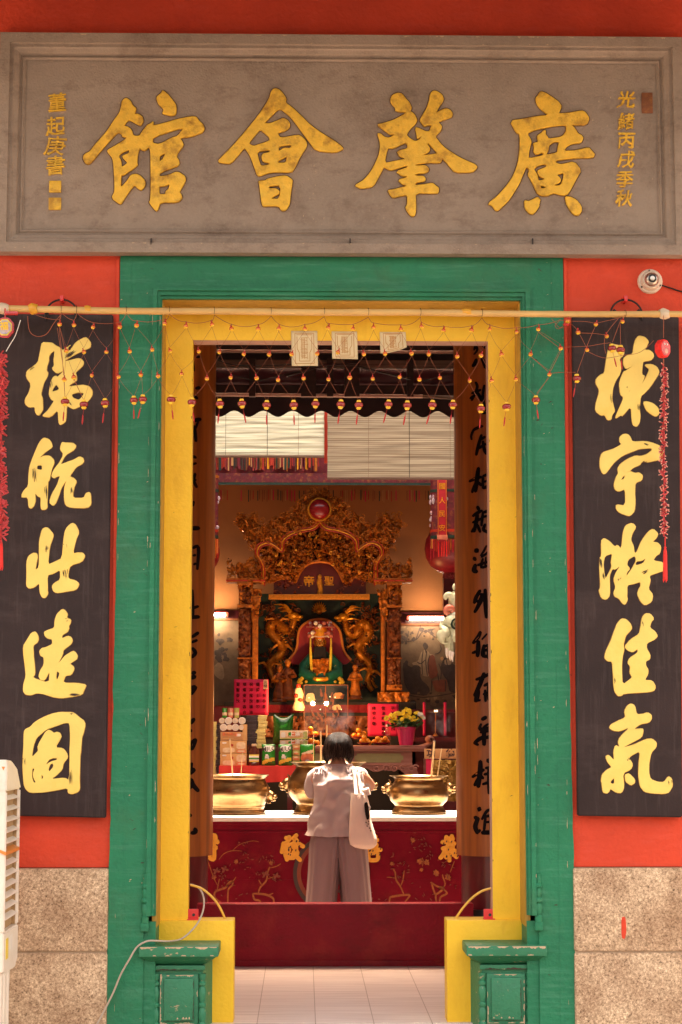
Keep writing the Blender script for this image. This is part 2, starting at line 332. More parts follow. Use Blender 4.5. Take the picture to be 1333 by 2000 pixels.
M['orange_fruit'] = mat('orange_peel', (0.78, 0.26, 0.008), 0.42, var=0.12, scale=20, bump=0.15, bscale=300)
M['plate'] = mat('dark_red_plate', (0.16, 0.008, 0.02), 0.25, var=0.1)
M['pink_wood'] = mat_wood('faded_pink_wood', (0.30, 0.115, 0.085), (0.46, 0.205, 0.155), 0.55, 24, 'X', 0.1)
M['olive_panel'] = mat('olive_panel', (0.31, 0.275, 0.115), 0.6, var=0.1, scale=20)
M['carton'] = mat('tan_carton', (0.52, 0.26, 0.10), 0.6, var=0.06)
M['carton_kraft'] = mat('printed_carton', (0.62, 0.34, 0.12), 0.5, var=0.06)
M['carton_green'] = mat('lime_carton', (0.42, 0.44, 0.10), 0.5, var=0.08)
M['carton_cream'] = mat('cream_print', (0.74, 0.56, 0.34), 0.5, var=0.1, scale=30, stain=((0.6, 0.2, 0.09), 0.5, 34))
M['white_paper'] = mat('white_print', (0.78, 0.73, 0.66), 0.6, var=0.05)
M['pouch_green'] = mat('green_foil', (0.025, 0.24, 0.022), 0.22, var=0.12, scale=14, coat=0.4)
M['pouch_dark'] = mat('dark_green_foil', (0.012, 0.095, 0.012), 0.2, var=0.3, scale=18, coat=0.5)
M['print_yellow'] = mat('yellow_print', (0.76, 0.58, 0.05), 0.4, var=0.06)
M['print_brown'] = mat('brown_print', (0.08, 0.03, 0.02), 0.5, var=0.1)
M['bottle'] = mat('brown_bottle', (0.085, 0.02, 0.012), 0.12, var=0.2, coat=0.5)
M['clear'] = mat_glass('clear_plastic', (0.9, 0.92, 0.9), 0.05, 0.85)
M['glass'] = mat_glass('case_glass', (0.98, 0.97, 0.95), 0.03, 0.90)
M['joss_dark'] = mat('black_joss_pack', (0.035, 0.02, 0.024), 0.45, var=0.6, scale=40, stretch=(1, 1, 12), stain=((0.20, 0.12, 0.11), 0.6, 20, (1, 1, 9)))
M['joss_yellow'] = mat('yellow_joss_paper', (0.78, 0.64, 0.22), 0.7, var=0.07, scale=30, stretch=(1, 1, 6))
M['blue_pack'] = mat('blue_pack', (0.06, 0.13, 0.36), 0.3, var=0.2, scale=30)
M['orange_print'] = mat('orange_print', (0.70, 0.18, 0.06), 0.45, var=0.2, scale=30)
M['stick'] = mat('incense_stick', (0.70, 0.50, 0.26), 0.8, var=0.1)
M['stick_red'] = mat('red_stick_end', (0.50, 0.02, 0.05), 0.7, var=0.1)
M['mural'] = mat('mural_plaster', (0.20, 0.125, 0.078), 0.85, var=0.3, scale=4, stain=[((0.09, 0.055, 0.04), 0.7, 5), ((0.27, 0.18, 0.11), 0.5, 9)])
M['mural_dark'] = mat('mural_dark_ink', (0.075, 0.05, 0.045), 0.85, var=0.3, scale=20)
M['mural_rock'] = mat('mural_rocks', (0.25, 0.155, 0.09), 0.85, var=0.35, scale=20)
M['mural_red'] = mat('mural_russet', (0.22, 0.065, 0.04), 0.85, var=0.2, scale=20)
M['jade'] = mat('glazed_ceramic', (0.58, 0.64, 0.46), 0.2, var=0.15, scale=10, coat=0.5, stain=((0.26, 0.40, 0.22), 0.7, 16))
M['jade_pink'] = mat('pink_glaze', (0.62, 0.20, 0.13), 0.25, var=0.15, coat=0.5)
M['banner_red'] = mat('scarlet_silk', (0.40, 0.008, 0.022), 0.5, var=0.15, scale=14)
M['banner_dark'] = mat('figured_silk', (0.12, 0.006, 0.016), 0.6, var=0.4, scale=26, stain=[((0.05, 0.03, 0.05), 0.7, 18), ((0.5, 0.2, 0.02), 0.5, 24)])
M['lantern_red'] = mat('red_lantern_silk', (0.22, 0.006, 0.018), 0.4, var=0.12, scale=6)
M['robe_green'] = mat('green_robe_silk', (0.006, 0.105, 0.075), 0.5, var=0.25, scale=30)
M['robe_yellow'] = mat('yellow_brocade', (0.55, 0.36, 0.03), 0.45, var=0.3, scale=40)
M['throne_red'] = mat('crimson_throne', (0.32, 0.008, 0.022), 0.5, var=0.12)
M['beard'] = mat('beard_black', (0.012, 0.009, 0.01), 0.6, var=0.3)
M['face_gold'] = mat('gold_face', (0.88, 0.50, 0.13), 0.16, metal=0.9, var=0.1)
M['pompom'] = mat('pink_pompom', (0.46, 0.14, 0.11), 0.8, var=0.4, scale=60)
M['tube_lit'] = mat_light('lit_tube', (1.0, 0.90, 0.74), 3.2)
M['bulb_lit'] = mat_light('lit_bulb', (1.0, 0.66, 0.28), 0.5)
M['roof'] = mat('roof_underside', (0.10, 0.05, 0.035), 0.85, var=0.2)
M['court_floor'] = mat('dark_court_paving', (0.16, 0.11, 0.08), 0.7, var=0.2, scale=3)
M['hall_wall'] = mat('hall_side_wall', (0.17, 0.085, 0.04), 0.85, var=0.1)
M['opposite'] = mat('shophouse_render', (0.11, 0.075, 0.055), 0.9, var=0.1)
M['chip'] = mat('bare_tan_wood', (0.50, 0.37, 0.24), 0.85, var=0.2, scale=60)
M['grime'] = mat('dark_grime', (0.05, 0.035, 0.025), 0.9, var=0.3, scale=40)
M['mural_pale'] = mat('mural_pale_robe', (0.34, 0.23, 0.145), 0.85, var=0.2, scale=24)
M['edge'] = mat('brown_gold_edge', (0.30, 0.15, 0.03), 0.6, var=0.3, scale=30)
M['dragon_gold'] = mat('dragon_gilding', (0.62, 0.24, 0.018), 0.42, metal=0.4, var=0.3, scale=50)
M['hair_sheen'] = mat('brown_hair_sheen', (0.06, 0.034, 0.024), 0.35, var=0.3, scale=60)  # lighter strands: the hair's sheen and tone variation put into the colour
# ------------------------------------------------------------------ mesh helpers
class MB:
    """collects shapes in one bmesh"""
    def __init__(s): s.b = bmesh.new()
    def box(s, x0, x1, y0, y1, z0, z1, bev=0.0, seg=2):
        r = bmesh.ops.create_cube(s.b, size=1.0)
        vs = r['verts']
        for v in vs:
            v.co = Vector((x0 + (x1 - x0) * (v.co.x + .5), y0 + (y1 - y0) * (v.co.y + .5), z0 + (z1 - z0) * (v.co.z + .5)))
        if bev:
            es = list({e for v in vs for e in v.link_edges})
            bmesh.ops.bevel(s.b, geom=es, offset=bev, segments=seg, affect='EDGES', profile=0.6)
        return s
    def obox(s, c, ax, ay, az):
        """box with centre c and half axes ax ay az (vectors)"""
        c, ax, ay, az = Vector(c), Vector(ax), Vector(ay), Vector(az)
        vs = [s.b.verts.new(c + i * ax + j * ay + k * az) for k in (-1, 1) for j in (-1, 1) for i in (-1, 1)]
        for f in ((0, 2, 3, 1), (4, 5, 7, 6), (0, 1, 5, 4), (2, 6, 7, 3), (0, 4, 6, 2), (1, 3, 7, 5)):
            s.b.faces.new([vs[i] for i in f])
        return s
    def tube(s, pts, r, n=8, caps=True, flat=1.0):
        """round tube along points; r number or list"""
        pts = [Vector(p) for p in pts]
        rs = r if isinstance(r, (list, tuple)) else [r] * len(pts)
        rings = []
        up = None
        for i, p in enumerate(pts):
            t = (pts[min(i + 1, len(pts) - 1)] - pts[max(i - 1, 0)])
            if t.length < 1e-9: t = Vector((0, 0, 1))
            t.normalize()
            if up is None:
                up = Vector((0, 1, 0)) if abs(t.y) < 0.9 else Vector((1, 0, 0))
            a = t.cross(up)
            if a.length < 1e-6: a = t.orthogonal()
            a.normalize(); bb = a.cross(t).normalized(); up = bb
            rings.append([s.b.verts.new(p + rs[i] * (math.cos(2 * math.pi * k / n) * a + flat * math.sin(2 * math.pi * k / n) * bb)) for k in range(n)])
        for q, w in zip(rings, rings[1:]):
            for k in range(n):
                s.b.faces.new((q[k], q[(k + 1) % n], w[(k + 1) % n], w[k]))
        if caps:
            s.b.faces.new(rings[0][::-1]); s.b.faces.new(rings[-1])
        return s
    def lathe(s, prof, c, n=24, sx=1.0, sy=1.0):
        """prof = [(radius, z)...] round the vertical through c"""
        cx, cy, cz = c
        rings = []
        for r, z in prof:
            if r < 1e-6: rings.append([s.b.verts.new((cx, cy, cz + z))])
            else: rings.append([s.b.verts.new((cx + sx * r * math.cos(2 * math.pi * k / n), cy + sy * r * math.sin(2 * math.pi * k / n), cz + z)) for k in range(n)])
        for q, w in zip(rings, rings[1:]):
            if len(q) == 1 and len(w) == 1: continue
            for k in range(n):
                k2 = (k + 1) % n
                if len(q) == 1: s.b.faces.new((q[0], w[k2], w[k]))
                elif len(w) == 1: s.b.faces.new((q[k], q[k2], w[0]))
                else: s.b.faces.new((q[k], q[k2], w[k2], w[k]))
        if len(rings[0]) > 1: s.b.faces.new(rings[0][::-1])
        if len(rings[-1]) > 1: s.b.faces.new(rings[-1])
        return s
    def ball(s, c, r, seg=12, rings=8, sc=(1, 1, 1)):
        q = bmesh.ops.create_uvsphere(s.b, u_segments=seg, v_segments=rings, radius=r)
        for v in q['verts']:
            v.co = Vector((c[0] + v.co.x * sc[0], c[1] + v.co.y * sc[1], c[2] + v.co.z * sc[2]))
        return s
    def loft(s, rings, caps=True):
        """rings = list of equal-length closed loops of points"""
        R_ = [[s.b.verts.new(p) for p in r] for r in rings]
        n = len(R_[0])
        for q, w in zip(R_, R_[1:]):
            for k in range(n): s.b.faces.new((q[k], q[(k + 1) % n], w[(k + 1) % n], w[k]))
        if caps:
            s.b.faces.new(R_[0][::-1]); s.b.faces.new(R_[-1])
        return s
    def grid(s, f, nu, nv):
        """sheet: f(a,b) for a,b in 0..1"""
        V = [[s.b.verts.new(f(i / nu, j / nv)) for i in range(nu + 1)] for j in range(nv + 1)]
        for j in range(nv):
            for i in range(nu): s.b.faces.new((V[j][i], V[j][i + 1], V[j + 1][i + 1], V[j + 1][i]))
        return s
    def prism(s, poly, y0, y1):
        """outline [(x,z)...] extruded from y0 to y1"""
        a = [s.b.verts.new((x, y0, z)) for x, z in poly]; c = [s.b.verts.new((x, y1, z)) for x, z in poly]
        n = len(poly)
        s.b.faces.new(a); s.b.faces.new(c[::-1])
        for k in range(n): s.b.faces.new((a[k], c[k], c[(k + 1) % n], a[(k + 1) % n]))
        return s
    def mesh_add(s, me, mtx=None):
        t = bmesh.new(); t.from_mesh(me)
        if mtx is not None: t.transform(mtx)
        tmp = bpy.data.meshes.new('tmp'); t.to_mesh(tmp); t.free()
        s.b.from_mesh(tmp); bpy.data.meshes.remove(tmp)
        return s
    def jitter(s, amt, scale=20.0, seed=0):
        for v in s.b.verts:
            q = mnoise.noise_vector(v.co * scale + Vector((seed, seed * 2, 0)))
            v.co += q * amt
        return s
    def build_each(s, name, m, parent=None, smooth=True, angle=38):
        """one object per separate piece"""
        s.b.verts.ensure_lookup_table(); s.b.verts.index_update(); seen = set(); o = None
        for v in list(s.b.verts):
            if v.index in seen or not v.is_valid: continue
            comp, st_ = [], [v]; seen.add(v.index)
            while st_:
                w = st_.pop(); comp.append(w)
                for e in w.link_edges:
                    x = e.other_vert(w)
                    if x.index not in seen: seen.add(x.index); st_.append(x)
            q = MB(); mp_ = {w: q.b.verts.new(w.co) for w in comp}
            for f in {f for w in comp for f in w.link_faces}: q.b.faces.new([mp_[w] for w in f.verts])
            o = q.build(name, m, parent, smooth, angle)
        s.b.free(); return o
    def build(s, name, m, parent=None, smooth=True, angle=38):
        bmesh.ops.recalc_face_normals(s.b, faces=s.b.faces)
        me = bpy.data.meshes.new(name)
        s.b.to_mesh(me); s.b.free()
        me.materials.append(m)
        if smooth:
            for p in me.polygons: p.use_smooth = True
            try: me.set_sharp_from_angle(angle=R(angle))
            except Exception: pass
        return link(name, me, parent)
def link(name, me, parent=None):
    o = bpy.data.objects.new(name, me)
    COL.objects.link(o)
    if parent is not None: attach(o, parent)
    return o
_base = {}
def attach(o, parent):
    """parent without moving: meshes are modelled in world coordinates"""
    o.parent = parent
    p, off = parent, Vector((0, 0, 0))
    loc = _base.get(parent.name, Vector((0, 0, 0)))
    o.matrix_parent_inverse = Matrix.Translation(-loc)
    _base[o.name] = Vector((0, 0, 0))
def tag(o, label, cat, group=None, kind=None):
    o['label'] = label; o['category'] = cat
    if group: o['group'] = group
    if kind: o['kind'] = kind
    return o
def thing(name, label, cat, loc=(0, 0, 0), group=None, kind='thing'):
    o = bpy.data.objects.new(name, None)
    o.empty_display_size = 0.1
    COL.objects.link(o)
    o.location = loc
    _base[o.name] = Vector(loc)
    return tag(o, label, cat, group, kind)
def struct(name, mb, m, label=None, cat=None):
    o = mb.build(name, m, None, smooth=False)
    o['kind'] = 'structure'
    return o
def dup(root, dloc, label, group=None, name=None):
    """a copy of a thing with copies of its parts and sub-parts"""
    r = root.copy(); COL.objects.link(r); r.location = root.location + Vector(dloc)
    r['label'] = label
    if group: r['group'] = group
    for ch in list(root.children):
        c = ch.copy(); COL.objects.link(c); c.parent = r
        for g in list(ch.children):
            d = g.copy(); COL.objects.link(d); d.parent = c
    return r
# ---- flat lettering and outlines -> solid meshes
def pts(sx, ox=0.0, oy=0.0, k=1.0):
    return [[(ox + float(a.split(',')[0]) / k, oy + float(a.split(',')[1]) / k) for a in part.split()] for part in sx.split('|')]
def chaikin(p, c=0.2):
    o = []
    n = len(p)
    for i in range(n):
        a, b = p[i], p[(i + 1) % n]
        o.append((a[0] * (1 - c) + b[0] * c, a[1] * (1 - c) + b[1] * c))
        o.append((a[0] * c + b[0] * (1 - c), a[1] * c + b[1] * (1 - c)))
    return o
def outline_mesh(loops, depth, bev=0.0, smooth=True, grow=0.0):
    """loops of (x,z) -> mesh standing in the XZ plane, front face at y=-depth, back at y=0"""
    cu = bpy.data.curves.new('tmp', 'CURVE')
    cu.dimensions = '2D'; cu.fill_mode = 'BOTH'
    cu.extrude = max(1e-4, depth / 2 - bev); cu.bevel_depth = bev; cu.bevel_resolution = 1
    cu.offset = grow - bev * 0.6
    for lp in loops:
        if smooth: lp = chaikin(lp)
        sp = cu.splines.new('POLY'); sp.points.add(len(lp) - 1)
        for q, (x, z) in zip(sp.points, lp): q.co = (x, z, 0, 1)
        sp.use_cyclic_u = True
    return _curve_mesh(cu, depth)
def _curve_mesh(cu, depth):
    o = bpy.data.objects.new('tmp', cu)
    me = bpy.data.meshes.new_from_object(o)
    bpy.data.objects.remove(o); bpy.data.curves.remove(cu)
    n = len(me.vertices)
    co = np.empty(n * 3); me.vertices.foreach_get('co', co); co = co.reshape(-1, 3)
    co = np.stack([co[:, 0], -co[:, 2] - depth / 2, co[:, 1]], 1)
    me.vertices.foreach_set('co', co.ravel()); me.update()
    return me
def text_mesh(body, size, depth=0.002, bold=0.0, shear=0.0):
    cu = bpy.data.curves.new('tmp', 'FONT')
    cu.body = body; cu.size = size; cu.extrude = depth / 2; cu.align_x = 'CENTER'; cu.align_y = 'CENTER'
    cu.offset = bold; cu.shear = shear; cu.resolution_u = 3
    return _curve_mesh(cu, depth)
def text_add(mb, body, x, y, z, size, depth=0.002, bold=0.0, rot=0.0, sx=1.0, shear=0.0):
    me = text_mesh(body, size, depth, bold, shear)
    mb.mesh_add(me, Matrix.Translation((x, y, z)) @ Matrix.Rotation(rot, 4, 'Y') @ Matrix.Diagonal((sx, 1, 1, 1)))
    bpy.data.meshes.remove(me)
def stroke(mb, p, w, y, tk=0.001):
    """brush stroke: centre line p [(x,z)], widths w, laid as a thin slab at depth y"""
    n = len(p)
    ws = w if isinstance(w, (list, tuple)) else [w * (0.65 + 0.35 * math.sin(math.pi * (i + .6) / (n + .2))) for i in range(n)]
    L_, R_ = [], []
    for i in range(n):
        a = Vector(p[max(0, i - 1)]); b_ = Vector(p[min(n - 1, i + 1)]); t = (b_ - a)
        if t.length < 1e-9: t = Vector((1, 0))
        t.normalize(); nn = Vector((-t.y, t.x)); c = Vector(p[i])
        L_.append(c + nn * ws[i] / 2); R_.append(c - nn * ws[i] / 2)
    t0 = (Vector(p[0]) - Vector(p[1])).normalized() * ws[0] * .35; t1 = (Vector(p[-1]) - Vector(p[-2])).normalized() * ws[-1] * .35
    poly = [Vector(p[0]) + t0] + L_ + [Vector(p[-1]) + t1] + R_[::-1]
    mb.prism([(q.x, q.y) for q in poly], y - tk, y)
def smooth_line(p, k=4):
    """Catmull-Rom through points of any dimension"""
    p = [Vector(q) for q in p]; o = []
    for i in range(len(p) - 1):
        p0, p1, p2, p3 = p[max(0, i - 1)], p[i], p[i + 1], p[min(len(p) - 1, i + 2)]
        for j in range(k):
            t = j / k
            o.append(0.5 * ((2 * p1) + (p2 - p0) * t + (2 * p0 - 5 * p1 + 4 * p2 - p3) * t * t + (3 * p1 - p0 - 3 * p2 + p3) * t ** 3))
    o.append(p[-1]); return o
def inside(poly, x, y):
    c = False; n = len(poly); j = n - 1
    for i in range(n):
        xi, yi = poly[i]; xj, yj = poly[j]
        if (yi > y) != (yj > y) and x < (xj - xi) * (y - yi) / (yj - yi + 1e-12) + xi: c = not c
        j = i
    return c
def spiral(c, r, turns, a0, hand=1, n=18, y=0.0):
    o = []
    for i in range(n):
        t = i / (n - 1); a = a0 + hand * t * turns * 2 * math.pi; q = r * (1 - 0.85 * t)
        o.append(Vector((c[0] + q * math.cos(a), y, c[1] + q * math.sin(a))))
    return o
def chip_marks(mb, edges, n, w0, w1, h0, h1, seed):
    """flakes of lost paint along straight edges; edges = ((p0, p1, up, out), ...)"""
    rr = random.Random(seed)
    for k in range(n):
        p0, p1, up, out = edges[rr.randrange(len(edges))]
        p0, p1, up, out = Vector(p0), Vector(p1), Vector(up), Vector(out)
        t = (p1 - p0); L_ = t.length; t.normalize(); f = rr.random(); c = p0 + t * L_ * f
        w, h = rr.uniform(w0, w1), rr.uniform(h0, h1); m = 9; off = out * (.0008 + .00001 * k)
        lo, hi = [], []
        for i in range(m + 1):
            x = (i / m - .5) * w; y = h * (math.sin(math.pi * i / m) ** .6) * rr.uniform(.45, 1.0)
            x = max(-f * L_, min((1 - f) * L_, x))
            lo.append(c + t * x + off); hi.append(c + t * x + up * y + off)
        pl = lo + hi[::-1][1:-1]
        vs = []
        for p in pl:
            if not vs or (p - vs[-1].co).length > 1e-5: vs.append(mb.b.verts.new(p))
        if len(vs) > 3:
            try: mb.b.faces.new(vs)
            except Exception: pass
    return mb
# ================================================================== GROUND AND SHELL
YF = 10.0        # face of the wall
YD = 10.26       # face of the yellow door frame
GZ = -0.12       # street level
struct('pavement', MB().box(-30, 30, 7.6, 10.2, GZ - .2, GZ), M['street'])
struct('road', MB().box(-30, 30, -25, 7.6, GZ - .35, GZ - .13), M['asphalt'])
struct('floor', MB().box(-3.2, 3.4, 10.2, 12.60, -0.25, 0.05), M['tile'])
struct('courtyard_floor', MB().box(-3.2, 3.4, 12.73, 21.4, -0.25, 0.0), M['court_floor'])
# ---- the temple front: one building, its parts below it
front = thing('temple_facade', 'red, green and yellow painted temple facade around the tall doorway', 'building', (0.0, YF, 0))
DX0, DX1 = P(352, 1200, YF).x, P(985, 1200, YF).x      # opening in the masonry
xL, xR = P(-900, 700, YF).x, P(2250, 700, YF).x
zT = PZ(664, YD) + 0.20
GL0, GL1 = P(226, 1250, YF).x, P(1109, 1250, YF).x      # outer edges of the green surround
zP = PZ(1694, YF)                                       # top of the granite
zG = PZ(503, YF)                                        # underside of the plaque
w = MB()
# masonry core (behind the paint skins)
w.box(xL, GL0, YF, YF + .42, zP, 6.2)
w.box(GL1, xR, YF, YF + .42, zP, 6.2)
w.box(GL0, GL1, YF, YF + .42, zG - .01, 6.2)
w.build_each('red_wall', M['red_wall'], front, smooth=False)
# small raised edging of the red field beside the green
e = MB()
for (u, s) in ((231, 1), (1104, -1)):
    a = P(u, 505, YF); b = P(u - s * 12, 1694, YF)
    e.obox(((a.x + b.x) / 2, YF - .006, (a.z + b.z) / 2), ((b.x - a.x) / 2, 0, (b.z - a.z) / 2), (.008, 0, 0), (0, .006, 0))
e.build_each('wall_edging', M['red_wall'], front, smooth=False)
# granite plinth in courses
g = MB()
rnd = random.Random(4)
for side, (xa, xb) in enumerate(((xL, P(211, 1850, YF).x), (P(1121, 1850, YF).x, xR))):
    zs = [GZ - .1, PZ(1858 if side == 0 else 1860, YF), zP]
    for k in range(2):
        g.box(xa, xb, YF - .03, YF + .42, zs[k] + .004, zs[k + 1] - .004, bev=.012)
g.build_each('granite_block', M['granite'], front, smooth=True)
j = MB()
j.box(xL, P(209, 1850, YF).x, YF - .018, YF + .1, PZ(1861, YF), PZ(1855, YF)); j.box(P(1123, 1850, YF).x, xR, YF - .018, YF + .1, PZ(1863, YF), PZ(1857, YF))
j.build_each('mortar_joint', M['joint'], front, smooth=False)
# the red paint drip on the right granite
d = MB(); c = P(1219, 1812, YF - .03)
d.prism(chaikin([(c.x - .012, c.z + .05), (c.x + .010, c.z + .055), (c.x + .014, c.z - .02), (c.x + .004, c.z - .06), (c.x - .012, c.z - .05)]), c.y - .002, c.y + .004)
d.build('paint_mark', M['red_wall'], front)
# ---- green surround: flat band, three stepped mouldings, then the reveal
def ring(mb, o, i_, ybk, yft, zb):
    """door-shaped band between outer (x0,x1,z1) and inner (x0,x1,z1), from zb up, front at yft"""
    mb.box(o[0], i_[0], yft, ybk, zb, o[2]); mb.box(i_[1], o[1], yft, ybk, zb, o[2]); mb.box(i_[0], i_[1], yft, ybk, i_[2], o[2])
gO = (GL0, GL1, zG + .0)
zb = GZ - .1
def door(uL, uR, vT): return (P(uL, 1250, YF).x, P(uR, 1250, YF).x, PZ(vT, YF))
st = [door(287, 1047, 561), door(292, 1042, 565), door(301, 1033, 571), door(307, 1027, 579), door(310, 1024, 585)]
gm = MB()
# the broad flat band as one skin with slightly uneven outer edges
ring(gm, (GL0 - .0, GL1 + .0, zG), st[0], YF + .3, YF - .014, zb)
gm.build('door_surround', M['green'], front, smooth=False)
# ragged brush line where the green laps over the red and the granite
rg = MB()
for s, gx in ((-1, GL0), (1, GL1)):
    n = 90; poly = []
    for k in range(n + 1):
        z = zb + (zG - zb) * k / n
        lean = s * 0.022 * (1 - 2 * k / n)          # the band widens towards the ground
        poly.append((gx + lean + s * (0.006 + .006 * mnoise.noise(Vector((z * 7, s, 0))) + .004 * mnoise.noise(Vector((z * 31, s, 4)))), z))
    inner = [(gx - s * .06, zG), (gx - s * .06, zb)]
    rg.prism(poly + inner, YF - .016, YF - .0142)
rg.build_each('brushed_edge', M['green'], front, smooth=False)
zs_b = PZ(1800, YF)
for k, (yy, nm) in enumerate(((YF - .020, 'moulding'), (YF - .034, 'moulding'), (YF - .022, 'moulding'), (YF - .008, 'moulding'))):
    mm = MB(); a, b_ = st[k], st[k + 1]
    zz = zs_b + (.03 if k else -.0)
    ring(mm, a, b_, YF + .28, yy, zz)
    mm.build(nm, M['green'], front, smooth=False)
rv = MB()      # green reveal lining below and beside the mouldings, down to the base blocks
rv.box(st[0][0], st[4][0], YF + .0, YF + .27, zb, zs_b); rv.box(st[4][1], st[0][1], YF + .0, YF + .27, zb, zs_b)
rv.build_each('reveal_base', M['green'], front, smooth=False)
# round bead moulding ending in a turned foot
for u in (290, 1046):
    x = P(u, 1250, YF).x
    bt = MB(); zt = zs_b
    prof = [(.019, -.0), (.019, .03), (.012, .035), (.016, .05), (.020, .07), (.016, .09), (.011, .095), (.021, .105), (.021, .115), (.012, .125), (.017, .145), (.013, .165), (.011, .17), (.019, .178), (.019, .188), (.013, .195), (.013, .24)]
    bt.lathe(prof, (x, YF - .018, zt - .005), 16)
    bt.box(x - .02, x + .02, YF - .034, YF, zt - .045, zt - .004, bev=.004)
    bt.build('turned_foot', M['green'], front)
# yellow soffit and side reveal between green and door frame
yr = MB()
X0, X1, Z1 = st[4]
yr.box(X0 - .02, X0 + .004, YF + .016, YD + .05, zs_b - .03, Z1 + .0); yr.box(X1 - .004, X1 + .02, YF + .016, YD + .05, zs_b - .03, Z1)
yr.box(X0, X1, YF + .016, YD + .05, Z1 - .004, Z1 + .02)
yr.build('yellow_reveal', M['yellow_shaded'], front, smooth=False)
# yellow timber frame
yf = MB()
fo = (P(309, 1250, YD).x - .02, P(1020, 1250, YD).x + .02, PZ(606, YD) + .06)
fi = (P(372, 1250, YD).x, P(959, 1250, YD).x, PZ(665, YD))
ring(yf, fo, fi, YD + .10, YD, zb)
fe = MB()
yo = yf.build('door_frame', M['yellow'], front, smooth=False)
# soft rounded front bead along the frame opening and the pink underside
pk = MB(); pk.box(fi[0] + .002, fi[1] - .002, YD + .006, YD + .098, fi[2] - .006, fi[2] + .001)
pk.box(fi[1] - .001, fi[1] + .0, YD + .004, YD + .098, PZ(1790, YD), fi[2]); pk.box(fi[1] - .004, fi[1] + .0005, YD + .012, YD + .098, PZ(1790, YD), fi[2])
pk.build('frame_lining', M['pink_soffit'], front, smooth=False)
# stepped yellow foot blocks
for (ua, ub) in ((305, 457), (873, 1025)):
    yb = MB(); yb.box(P(ua, 1880, YD).x, P(ub, 1880, YD).x, YD - .024, YD + .16, GZ - .05, PZ(1797, YD), bev=.006)
    yb.build('foot_block', M['yellow'], front)
ch = MB(); o_ = (0, -1, 0)
xo0, xo1, xi0, xi1 = fo[0] + .02, fo[1] - .02, fi[0], fi[1]
chip_marks(ch, [((xo1 - .002, YD, PZ(1790, YD)), (xo1 - .002, YD, fo[2] - .08), (-1, 0, 0), o_)], 34, .006, .05, .002, .009, 5)
chip_marks(ch, [((xo0 + .002, YD, PZ(1790, YD)), (xo0 + .002, YD, fo[2] - .08), (1, 0, 0), o_), ((xi0 - .001, YD, PZ(1790, YD)), (xi0 - .001, YD, fi[2]), (-1, 0, 0), o_), ((xi1 + .001, YD, PZ(1790, YD)), (xi1 + .001, YD, fi[2]), (1, 0, 0), o_)], 26, .006, .03, .002, .006, 6)
for q_ in range(14):
    r5 = random.Random(q_ * 7); cx_, cz_ = r5.choice((xo0 + .06, xo1 - .06)) + r5.uniform(-.05, .05), r5.uniform(.5, 3.4)
    chip_marks(ch, [((cx_, YD, cz_), (cx_ + .02, YD, cz_ + r5.uniform(-.01, .01)), (0, 0, 1), o_)], 1, .006, .03, .001, .004, q_)
ch.build('paint_chips', M['grime'], front, smooth=False)
ch = MB()
for k_, x_ in enumerate((st[0][0], st[1][0], st[3][0], st[0][1], st[1][1], st[3][1])):
    chip_marks(ch, [((x_, YF - .0345, zs_b), (x_, YF - .0345, zG - .3), (1 if k_ < 3 else -1, 0, 0), o_)], 9, .006, .07, .001, .004, 40 + k_)
for k_ in range(60):
    r5 = random.Random(k_ * 3 + 1); s5 = r5.choice((0, 1)); cx_ = (r5.uniform(GL0, st[0][0]) if s5 else r5.uniform(st[0][1], GL1)); cz_ = r5.uniform(.1, 4.0)
    chip_marks(ch, [((cx_, YF - .014, cz_), (cx_ + .01, YF - .014, cz_ + .004), (0, 0, 1), o_)], 1, .003, .014, .001, .006, k_)
chip_marks(ch, [((GL0 + .02, YF - .0161, zb + .2), (GL0 - .0, YF - .0161, zG - .2), (1, 0, 0), o_), ((GL1 - .02, YF - .0161, zb + .2), (GL1 + .0, YF - .0161, zG - .2), (-1, 0, 0), o_)], 24, .004, .05, .001, .005, 77)
ch.build('paint_chips', M['chip'], front, smooth=False)
ch = MB()
for k_ in range(46):
    r5 = random.Random(k_ + 500); s5 = r5.choice((0, 1)); cx_ = (r5.uniform(GL0, st[0][0]) if s5 else r5.uniform(st[0][1], GL1)); cz_ = r5.uniform(.1, 4.0)
    chip_marks(ch, [((cx_, YF - .014, cz_), (cx_ + .02, YF - .014, cz_ + r5.uniform(-.02, .02)), (0, 0, 1), o_)], r5.randint(1, 3), .004, .03, .001, .009, k_)
ch.build('dirt_marks', M['grime'], front, smooth=False)
# eave over the front, out of the picture, which shades the upper wall
ev = MB(); ev.box(xL, xR, YF - 2.5, YF, 5.48, 5.58); ev.box(xL, xR, YF + .0, YF + 3.3, 6.2, 6.32)
ev.build_each('roof', M['roof'], front, smooth=False)
